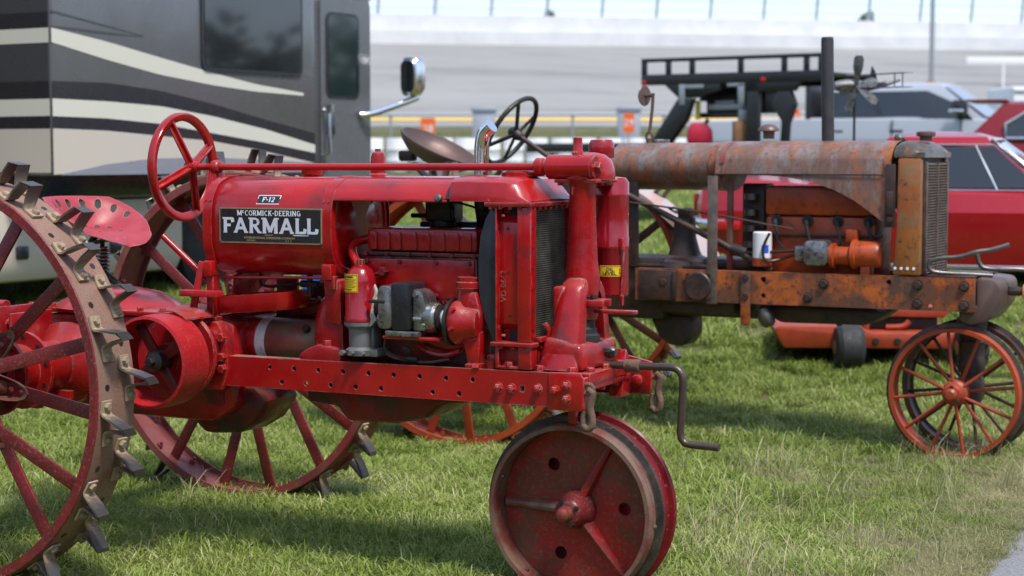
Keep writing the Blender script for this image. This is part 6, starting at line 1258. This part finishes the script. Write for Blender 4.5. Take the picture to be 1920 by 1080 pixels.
bm = new(); b2(bm, 3.45, 4.25, .49, .4995, .93, .95, .002); b2(bm, 3.47, 4.22, .484, .4995, 2.765, 2.80, .003); obj('door_trim', bm, 'trim_chrome', dr)
bm = new(); b2(bm, -.6, 3.4, .478, .4985, 1.16, 1.40, .004); obj('slide_shadow_strip', bm, 'rv_black', RV)  # black strip painting in the shadow under the slide-out
# bays and skirt
x0 = -5.6
for xa, xb in ((-5.6, -3.9), (-3.89, -2.4), (-2.39, -.9), (-.89, .615), (.625, 1.80)):
    bm = new(); prism(bm, [(.50, 1.128), (.50, .80), (.505, .70), (.56, .60), (.62, .585), (.70, .585), (.70, 1.128)], xa, xb, plane='yz', bev=.006); by = obj('storage_bay', bm, 'rv_beige', RV)
    bm = new(); prism(bm, rounded(xb - .47 if xb < 1 else xb - .77, xb - .36 if xb < 1 else xb - .65, .745, .835, .015), .488, .4995, bev=.003); obj('latch', bm, 'rv_black', by)
bm = new(); b2(bm, 2.85, 4.3, .52, 2.9, .62, 1.128, .03); obj('front_skirt', bm, 'rv_dark', RV)
bm = new(); b2(bm, -5.5, 4.3, .75, 2.8, .75, 1.13, .02); obj('chassis', bm, 'black_oily', RV)
bm = new(); lathe(bm, [(.27, 0), (.40, .01), (.46, .05), (.46, .25), (.40, .29), (.27, .29)], (2.33, .53, RVG + .44), (0, 1, 0), 36); wh = obj('wheel', bm, 'rubber', RV)
bm = new(); lathe(bm, [(0, .02), (.07, .02), (.09, .06), (.20, .08), (.25, .02), (.272, .015), (.272, .2)], (2.33, .53, RVG + .44), (0, 1, 0), 32); obj('hub', bm, 'trim_chrome', wh)
o = inst(wh, RV, (-6.0, 0, 0)); inst([c for c in wh.children][0], o, (0, 0, 0))
# mirror on its arm
bm = new(); tube(bm, smooth_path([(4.02, .47, 1.785), (4.12, .40, 1.80), (4.42, .28, 1.90), (4.55, .24, 1.945)], 4), .030, 12); mr = obj('mirror_arm', bm, 'trim_chrome', RV)
bm = new(); secs = []
for xx, k in ((4.40, .80), (4.43, 1.0), (4.52, .98), (4.58, .74)):
    secs.append([(xx, .235 + u * k, 2.12 + v * k) for u, v in [(p[0], p[1]) for p in rounded(-.085, .085, -.165, .165, .05, 4)]])
loft(bm, secs); obj('mirror_housing', bm, 'trim_chrome', mr)
bm = new(); prism(bm, rounded(.170, .300, 1.985, 2.255, .045), 4.392, 4.399, plane='yz'); obj('mirror_glass', bm, 'glass_dark', mr)

# ------------------------------------------------------------------ cars: lofted bodies
def sections(bm, st):
    """st: (x, z_sill, z_crease, z_top, w_sill, w_crease, w_top)"""
    rings = []
    for x, zs, zc, zt, ws, wc, wt in st:
        rings.append([(x, -ws, zs), (x, -ws - (wc - ws) * .6, zs + (zc - zs) * .35), (x, -wc, zc - .012), (x, -wc, zc + .012), (x, -wt, zt - .03), (x, -wt + .05, zt), (x, 0, zt + .025), (x, wt - .05, zt), (x, wt, zt - .03), (x, wc, zc + .012), (x, wc, zc - .012), (x, ws + (wc - ws) * .6, zs + (zc - zs) * .35), (x, ws, zs)])
    loft(bm, rings)
def on_side(P0, P1, P2, P3, pts, off, s=-1):
    """points given as (u,v) fractions on the slanted quad P0 P1 (bottom, rear to front) P3 P2 (top); pushed out by off"""
    n = (P1 - P0).cross(P3 - P0).normalized() * off
    return [tuple(P0.lerp(P1, u).lerp(P3.lerp(P2, u), v) + n) for u, v in pts]
def sheet(name, pts, m, parent, thick=.006, n=None):
    bm = new(); vs = [bm.verts.new(p) for p in pts]; bm.faces.new(vs); bm.normal_update()
    bmesh.ops.solidify(bm, geom=bm.faces[:], thickness=thick); return obj(name, bm, m, parent)
def frame_strip(name, pts, r, m, parent, closed=True):
    bm = new(); tube(bm, pts, r, 8, closed=closed); return obj(name, bm, m, parent)
def road_wheel(parent, x, y, z, R_, w, s, rimm='trim_chrome'):
    bm = new(); lathe(bm, [(R_ * .62, 0), (R_ * .9, .005), (R_, .04), (R_, w - .04), (R_ * .9, w), (R_ * .6, w)], (x, y, z), (0, -s, 0), 36); t = obj('wheel', bm, 'rubber', parent)
    bm = new(); lathe(bm, [(0, w - .03), (R_ * .16, w - .03), (R_ * .2, w - .06), (R_ * .5, w - .05), (R_ * .60, w - .008), (R_ * .66, w - .004), (R_ * .66, .02)], (x, y, z), (0, -s, 0), 32); obj('rim', bm, rimm, t)
# red classic coupe; x forward from the windscreen base at 0, rear at -2.7
MZ = gz(14.3) - .02
MU = thing('red_coupe', 'bright red classic two-door coupe with chrome trim, behind the rusty tractor', 'car', (4.27, 14.0, MZ), -math.radians(20))
bm = new(); sections(bm, [(-2.72, .42, .62, .80, .60, .66, .62), (-2.66, .30, .60, .84, .72, .78, .72), (-2.3, .22, .60, .86, .78, .84, .76), (-1.6, .19, .60, .80, .80, .86, .78), (-.2, .19, .60, .77, .80, .86, .79), (.5, .19, .60, .78, .80, .86, .78), (1.35, .22, .60, .76, .76, .84, .76), (1.62, .30, .58, .72, .70, .80, .72), (1.68, .40, .56, .66, .6, .72, .64)]); mbd = obj('body', bm, 'car_red', MU, ang=25)
def greenhouse(bm, xb0, xb1, xt0, xt1, zb, zt, wb, wt, crown=.03):
    rg_ = []
    for k, (x0, x1, z, w) in enumerate(((xb0, xb1, zb, wb), (xt0 - .04, xt1 + .04, zt - .07, wt + .03), (xt0, xt1, zt - .015, wt - .02), (xt0 + .12, xt1 - .12, zt + crown * .6, wt - .16), (xt0 + .3, xt1 - .3, zt + crown, wt - .4))):
        rg_.append([(x0, -w * .96, z), ((x0 + x1) / 2, -w, z), (x1, -w * .96, z), (x1 + .03, 0, z), (x1, w * .96, z), ((x0 + x1) / 2, w, z), (x0, w * .96, z), (x0 - .03, 0, z)])
    loft(bm, rg_)
bm = new(); greenhouse(bm, -1.95, .03, -1.22, -.48, .755, 1.20, .755, .58); gh = obj('roof', bm, 'car_red', MU, ang=30)
P0, P1, P2, P3 = Vector((-1.95, -.7248, .755)), Vector((.03, -.7248, .755)), Vector((-.44, -.5856, 1.13)), Vector((-1.26, -.5856, 1.13))
P0, P1 = Vector((-1.95, -.745, .755)), Vector((.03, -.738, .755)); P2, P3 = Vector((-.44, -.60, 1.13)), Vector((-1.26, -.60, 1.13))
win = [(.38, .10), (.975, .10), (.985, .93), (.20, .93), (.17, .80)]
sheet('side_glass', on_side(P0, P1, P2, P3, win, .014), 'glass_dark', gh)
frame_strip('window_trim', on_side(P0, P1, P2, P3, [(.36, .05), (.99, .05), (1.0, .97), (.16, .97), (.15, .80)], .014), .008, 'trim_chrome', gh)
frame_strip('vent_post', on_side(P0, P1, P2, P3, [(.80, .06), (.84, .95)], .014), .006, 'trim_chrome', gh, False)
sheet('windshield', [(.055, -.63, .80), (.075, 0, .80), (.055, .63, .80), (-.42, .50, 1.14), (-.40, 0, 1.15), (-.42, -.50, 1.14)], 'glass_dark', gh)
frame_strip('windshield_trim', [(.06, -.68, .775), (.08, 0, .78), (.06, .68, .775), (-.44, .545, 1.155), (-.42, 0, 1.165), (-.44, -.545, 1.155)], .018, 'trim_chrome', gh)
bm = new(); b2(bm, -1.75, .75, -.812, -.800, .185, .215, .003); obj('sill_trim', bm, 'trim_chrome', MU)
bm = new(); tube(bm, smooth_path([(-2.45, -.80, .50), (-2.68, -.76, .50), (-2.78, -.55, .50), (-2.80, 0, .50), (-2.78, .55, .50)], 5), .045, 12); obj('rear_bumper', bm, 'trim_chrome', MU)
bm = new(); prism(bm, rounded(-2.58, -2.32, .455, .53, .02), -.86, -.835, bev=.004); obj('rear_marker', bm, 'lamp_red', MU)
bm = new(); b2(bm, -2.765, -2.735, -.60, -.30, .56, .74, .01); b2(bm, -2.765, -2.735, .30, .60, .56, .74, .01); obj('tail_lamps', bm, 'lamp_red', MU)
for x in (-1.95, 1.0):
    for s in (-1, 1): road_wheel(MU, x, s * -.62 if s < 0 else .62, .32, .32, .20, 1 if s < 0 else -1) if False else road_wheel(MU, x, -.64 if s < 0 else .64, .30, .31, .20, -s)
# silver pickup
PY = 32.0; PT = thing('silver_pickup', 'silver crew-cab pickup truck parked behind the red coupe', 'pickup truck', ((1838 - 960) / 3336 * PY, PY - .6, gz(PY)), -math.radians(27))
bm = new(); sections(bm, [(-5.3, .62, 1.0, 1.36, .90, .98, .95), (-3.0, .55, 1.0, 1.38, .92, 1.0, .96), (-.6, .55, 1.0, 1.36, .92, 1.0, .95), (.05, .55, 1.0, 1.34, .92, 1.0, .94), (1.1, .58, 1.0, 1.30, .90, .98, .90), (1.35, .62, .95, 1.20, .85, .93, .84)]); obj('body', bm, 'truck_silver', PT, ang=25)
bm = new(); greenhouse(bm, -2.78, .06, -2.74, -.72, 1.34, 1.97, .93, .74); gh = obj('cab', bm, 'truck_silver', PT, ang=30)
P0, P1, P2, P3 = Vector((-2.78, -.915, 1.34)), Vector((.06, -.912, 1.34)), Vector((-.68, -.765, 1.90)), Vector((-2.76, -.765, 1.90))
for nm, w_ in (('rear_window', [(.03, .08), (.36, .08), (.33, .88), (.03, .88)]), ('front_window', [(.40, .08), (.62, .08), (.70, -.06), (.93, -.06), (.965, .40), (.84, .88), (.40, .88)])): sheet(nm, on_side(P0, P1, P2, P3, w_, .02), 'glass_dark', gh)
sheet('window_pillar', on_side(P0, P1, P2, P3, [(.355, .08), (.405, .08), (.405, .88), (.325, .88)], .017), 'rv_black', gh)
sheet('windshield', [(.085, -.82, 1.38), (.12, 0, 1.38), (.085, .82, 1.38), (-.66, .66, 1.92), (-.62, 0, 1.94), (-.66, -.66, 1.92)], 'glass_dark', gh)
bm = new(); b2(bm, -3.10, -2.98, -.95, .95, .9, 2.05, .05); b2(bm, -3.0, -2.86, -.95, .95, .7, 1.3, .03); obj('bed_rack', bm, 'trailer_black', PT)
bm = new(); prism(bm, rounded(-.42, -.16, 1.42, 1.66, .05), -1.22, -1.06, bev=.03); b2(bm, -.36, -.24, -1.07, -.9, 1.36, 1.46, .02); mi = obj('door_mirror', bm, 'rv_black', PT)
bm = new(); prism(bm, rounded(-.46, -.20, 1.44, 1.50, .02), -1.235, -1.221, bev=.004); obj('mirror_cap', bm, 'trim_chrome', mi)
bm = new(); b2(bm, -.25, -.08, -.3, -.22, 2.0, 2.03, .01); b2(bm, -1.0, -.8, -.3, -.22, 2.0, 2.035, .01); bm2 = bm; obj('cab_lamps', bm, 'amber', gh, (-.85, 0, 0))
for x in (-.30, -1.50, -2.70):
    bm = new(); b2(bm, x - .008, x + .008, -1.003, -.94, .62, 1.33); obj('door_gap', bm, 'rv_black', PT)
for x in (-1.55, -2.62):
    bm = new(); b2(bm, x, x + .24, -.985, -.965, 1.10, 1.16, .008); obj('door_handle', bm, 'rv_black', PT)
for x in (-4.2, .55):
    for s in (-1, 1): road_wheel(PT, x, -.72 if s < 0 else .72, .42, .42, .26, -s)
# dark red hatchback nose-right at the frame edge
SY = 23.0; SU = thing('dark_red_suv', 'dark red sport utility car cut off by the right edge of the picture', 'car', ((1816 - 960) / 3336 * SY, SY, gz(SY) - .03), -math.radians(20))
bm = new(); sections(bm, [(-.05, .55, .85, 1.0, .78, .86, .80), (.05, .40, .85, 1.08, .84, .90, .84), (1.2, .36, .85, 1.06, .86, .92, .86), (3.3, .36, .82, 1.0, .85, .90, .84), (4.4, .42, .72, .84, .76, .84, .74)]); obj('body', bm, 'car_darkred', SU, ang=25)
bm = new(); greenhouse(bm, -.02, 3.3, .45, 2.5, 1.05, 1.56, .85, .64); gh = obj('cabin', bm, 'car_darkred', SU, ang=30)
P0, P1, P2, P3 = Vector((-.02, -.84, 1.05)), Vector((3.3, -.83, 1.05)), Vector((2.54, -.675, 1.49)), Vector((.41, -.675, 1.49))
w_ = [(.15, .12), (.92, .10), (.80, .86), (.17, .86), (.11, .5)]
sheet('side_glass', on_side(P0, P1, P2, P3, w_, .02), 'glass_dark', gh); frame_strip('window_trim', on_side(P0, P1, P2, P3, w_, .024), .024, 'trim_chrome', gh)
bm = new(); b2(bm, .0, .5, -.62, .62, 1.575, 1.60, .01); obj('spoiler', bm, 'car_darkred', SU)
for x in (.75, 3.5):
    for s in (-1, 1): road_wheel(SU, x, -.68 if s < 0 else .68, .35, .35, .22, -s)
# white box trailer far right
WY = 44.0; WT = thing('white_trailer', 'white enclosed box trailer beyond the pickup at the right edge', 'trailer', ((1868 - 960) / 3336 * WY, WY, gz(WY)), 0)
bm = new(); b2(bm, 0, 5, -1.1, 1.1, .45, 2.17, .06); obj('box', bm, 'white_paint', WT)
bm = new(); b2(bm, .0, .06, -1.13, -1.1, .45, 2.14, .01); b2(bm, .06, 5, -1.13, -1.1, 2.02, 2.08, .01); obj('corner_trim', bm, 'galv', WT)
for x in (2.2, 3.1): road_wheel(WT, x, -.95, .36, .36, .22, 1)
# black gooseneck trailer with railed upper deck
GY = 22.0; GZ_ = gz(GY); GTR = thing('black_trailer', 'black flatbed gooseneck trailer with a railed raised deck', 'trailer', ((1398 - 960) / 3336 * GY, GY, GZ_), math.radians(-34))
zb = lambda py: EYE + (292.4 - py) / 3336 * GY - GZ_
GTR.scale = (1.1, 1, 1)
bm = new(); b2(bm, -1.10, 1.12, -.5, -.44, zb(160), zb(140), .006); b2(bm, -1.10, 1.12, .9, .96, zb(160), zb(140), .006); b2(bm, -1.08, 1.10, -.435, .895, zb(146), zb(142)); dk = obj('upper_deck', bm, 'trailer_black', GTR)
bm = new(); b2(bm, -1.10, 1.12, -.5, -.45, zb(117), zb(110), .004); obj('deck_rail', bm, 'trailer_black', GTR)
bm = new(); b2(bm, -.03, .03, -.497, -.453, zb(140), zb(117), .003); p0_ = None
for x in (-1.07, -.76, -.46, .14, .66, .92, 1.09):
    if p0_ is None: p0_ = obj('rail_post', bm, 'trailer_black', GTR, (x, 0, 0))
    else: inst(p0_, GTR, (x, 0, 0))
bm = new(); prism(bm, [(-.80, zb(160)), (-.10, zb(160)), (-.10, zb(172)), (-.42, zb(185)), (-.62, zb(185))], -.5, -.4, bev=.005); prism(bm, [(-.62, zb(186)), (-.44, zb(186)), (-.52, zb(225)), (-.78, zb(280)), (-1.02, zb(280))], -.52, -.40, bev=.005); prism(bm, [(.06, zb(160)), (.85, zb(160)), (.78, zb(176)), (.10, zb(176))], -.5, -.4, bev=.005); b2(bm, .22, .36, -.5, -.4, zb(285), zb(160), .006); prism(bm, [(.62, zb(176)), (.74, zb(176)), (.80, zb(200)), (.72, zb(235)), (.70, zb(290)), (.62, zb(290)), (.64, zb(230)), (.52, zb(200))], -.5, -.4, bev=.006); b2(bm, -.50, .26, -.2, .1, zb(190), zb(176), .005); b2(bm, -.46, .24, -.3, -.26, zb(222), zb(212), .005); obj('neck_frame', bm, 'trailer_black', GTR)
bm = new(); b2(bm, -.44, .30, -.15, .30, zb(212), zb(166), .02); obj('tool_box', bm, 'trailer_black', GTR)
bm = new(); b2(bm, -2.6, 1.6, -.6, 1.4, zb(285), zb(268), .01); obj('lower_deck', bm, 'trailer_black', GTR)
bm = new(); b2(bm, -.60, -.53, -.53, -.505, zb(198), zb(160), .004); b2(bm, -.53, -.30, -.53, -.505, zb(168), zb(161), .003); obj('jack_leg', bm, 'galv', GTR)
bm = new(); b2(bm, .13, .20, -.53, -.505, zb(198), zb(160), .004); b2(bm, .0, .20, -.53, -.505, zb(166), zb(160), .003); obj('jack_leg', bm, 'galv', GTR)
bm = new(); cyl(bm, (-.42, -.4, zb(225)), (-.42, -.4, zb(190)), .028, seg=10); obj('jack_tube', bm, 'plastic_yellow', GTR)
bm = new(); b2(bm, -.34, .10, -.32, -.1, zb(208), zb(196), .02); b2(bm, -.25, .0, -.34, -.12, zb(196), zb(190), .02); obj('winch', bm, 'galv', GTR)
for x in (-1.06, .42):
    bm = new(); lathe(bm, [(.03, 0), (.03, .012), (.02, .018)], (x, -.5, zb(155)), (0, -1, 0), 14); obj('marker_lamp', bm, 'lamp_red', GTR)
for x in (-2.2, 1.3): road_wheel(GTR, x, -.42, .38, .38, .2, 1, 'galv')
def on_trailer(dx, dy): 
    v = Matrix.Rotation(math.radians(-34), 4, 'Z') @ Vector((dx * 1.1, dy, 0)); return (GTR.location.x + v.x, GTR.location.y + v.y, GZ_ + zb(268) + .001)
bm = new(); prism(bm, [(-.16, 0), (.16, 0), (.15, .16), (.06, .25), (-.10, .25), (-.15, .16)], -.09, .09, bev=.03); cn = obj('fuel_can', bm, 'plastic_red', None, on_trailer(-.42, -.35)); tag(cn, 'red plastic fuel can on the deck of the black trailer', 'fuel can')
bm = new(); cyl(bm, (.07, 0, .23), (.10, 0, .29), .025, seg=12); obj('spout', bm, 'trailer_black', cn)
bm = new(); b2(bm, -.15, .15, -.12, .12, 0, .26, .008); cb = obj('wooden_crate', bm, 'wood', None, on_trailer(.14, -.33)); tag(cb, 'small brown wooden crate on the deck of the black trailer', 'crate')
bm = new(); b2(bm, -.09, .09, -.09, .09, .2605, .40, .01); obj('metal_lid', bm, 'galv', cb)
# aeroplane whirligig on a pole behind the stack pipe
WX = 13.0; wp = ((1600 - 960) / 3336 * WX, WX, gz(WX)); WG = thing('aeroplane_whirligig', 'small metal aeroplane whirligig with a bright metal propeller on a thin pole', 'whirligig', wp, math.radians(10))
zw = lambda py: EYE + (292.4 - py) / 3336 * WX - wp[2]
bm = new(); cyl(bm, (0, 0, 0), (-.005, 0, zw(172)), .010, seg=8); obj('pole', bm, 'trailer_black', WG)
zc = zw(163); bm = new(); tube(bm, smooth_path([(-.16, .0, zc + .0), (-.06, 0, zc + .005), (.06, 0, zc), (.20, 0, zc + .01), (.34, 0, zc + .05)], 4), [.03, .035, .04, .043, .046, .048, .048, .046, .042, .036, .03, .026, .022, .018, .014, .012, .01], 12); obj('fuselage', bm, 'cast_grey', WG)
for k, (a, L) in enumerate(((88, .23), (196, .15), (248, .22), (-38, .20), (14, .16))):
    t = math.radians(a); d = Vector((math.cos(t), -.12, math.sin(t))).normalized(); sd_ = Vector((-math.sin(t), .3, math.cos(t))).normalized(); c = Vector((-.01, -.05, zc)); bm = new(); up, dn = [], []
    for u, w_ in ((.02, .012), (.3, .022), (.6, .036), (.85, .036), (.96, .022)): up.append(c + d * L * u + sd_ * w_); dn.append(c + d * L * u - sd_ * w_)
    vs = [bm.verts.new(p) for p in up + dn[::-1]]; bm.faces.new(vs); bmesh.ops.solidify(bm, geom=bm.faces[:], thickness=.004); obj('propeller_blade', bm, 'magneto_alloy', WG)
for z_ in (.10, .0):
    bm = new(); box(bm, (.18, 0, zc + z_ - .01), (.09, .62, .006), .002, (0, 0, .35)); obj('wing', bm, 'galv', WG)
bm = new()
for yy in (-.24, -.16, .16, .24): cyl(bm, (.18 - yy * .35, yy, zc - .01), (.18 - yy * .35, yy, zc + .09), .004, seg=6)
prism(bm, [(.10, zc + .02), (.17, zc + .02), (.155, zc + .10), (.125, zc + .15)], -.004, .004); obj('wing_struts', bm, 'trailer_black', WG)
# orange mower under the rusty tractor's belly
MWY = 10.9; mz = gz(MWY); ML = thing('orange_mower', 'low orange mower deck on small black tyres, seen under the rusty tractor', 'mower', ((1600 - 960) / 3336 * MWY, MWY, mz - .02), -math.radians(4))
zq = lambda py: EYE + (292.4 - py) / 3336 * MWY - mz + .02
bm = new(); prism(bm, [(-.43, zq(648)), (-.49, zq(612)), (-.46, zq(606)), (.02, zq(606)), (.10, zq(618)), (.62, zq(618)), (.70, zq(630)), (.62, zq(648))], -.20, .55, bev=.012); dk = obj('mower_deck', bm, 'mower_orange', ML)
bm = new(); prism(bm, [(.05, zq(592)), (.16, zq(576)), (.55, zq(572)), (.60, zq(580)), (.55, zq(594))], -.05, .35, bev=.01); obj('hood', bm, 'mower_orange', ML)
bm = new(); b2(bm, .12, .52, .0, .3, zq(618), zq(594), .01); obj('engine', bm, 'black_oily', ML)
bm = new(); b2(bm, .055, .085, -.17, -.14, zq(618), zq(590), .005); tube(bm, smooth_path([(.20, -.05, zq(612)), (.30, -.06, zq(610)), (.34, -.06, zq(600))], 4), .018, 8); obj('hitch_rod', bm, 'mower_orange', ML)
bm = new()
for x in (.12, .25): lathe(bm, [(.022, 0), (.018, .01)], (x, -.201, zq(634)), (0, -1, 0), 10)
obj('deck_bolts', bm, 'black_oily', ML)
for x in (-.045, .68):
    bm = new(); lathe(bm, [(.07, 0), (.115, .006), (.135, .03), (.135, .14), (.115, .165), (.07, .17)], (x - .085, -.24, .135), (1, .1, 0), 28); wq = obj('wheel', bm, 'rubber', ML)
    bm = new(); lathe(bm, [(0, -.006), (.03, -.006), (.068, .01), (.068, .02)], (x - .085, -.24, .135), (1, .1, 0), 20); obj('rim', bm, 'wood', wq)
# blue bin beyond the red tractor's tank
BY = 12.4; bm = new(); prism(bm, [(-.17, 0), (.17, 0), (.20, .80), (-.20, .80)], -.18, .18, bev=.02); bb = obj('blue_bin', bm, 'plastic_blue', None, ((618 - 960) / 3336 * BY, BY, gz(BY) + .001)); tag(bb, 'bright blue plastic bin beside the motorhome door', 'bin')
bm = new(); b2(bm, -.215, .215, -.195, .195, .802, .875, .015); obj('rim', bm, 'plastic_blue', bb)
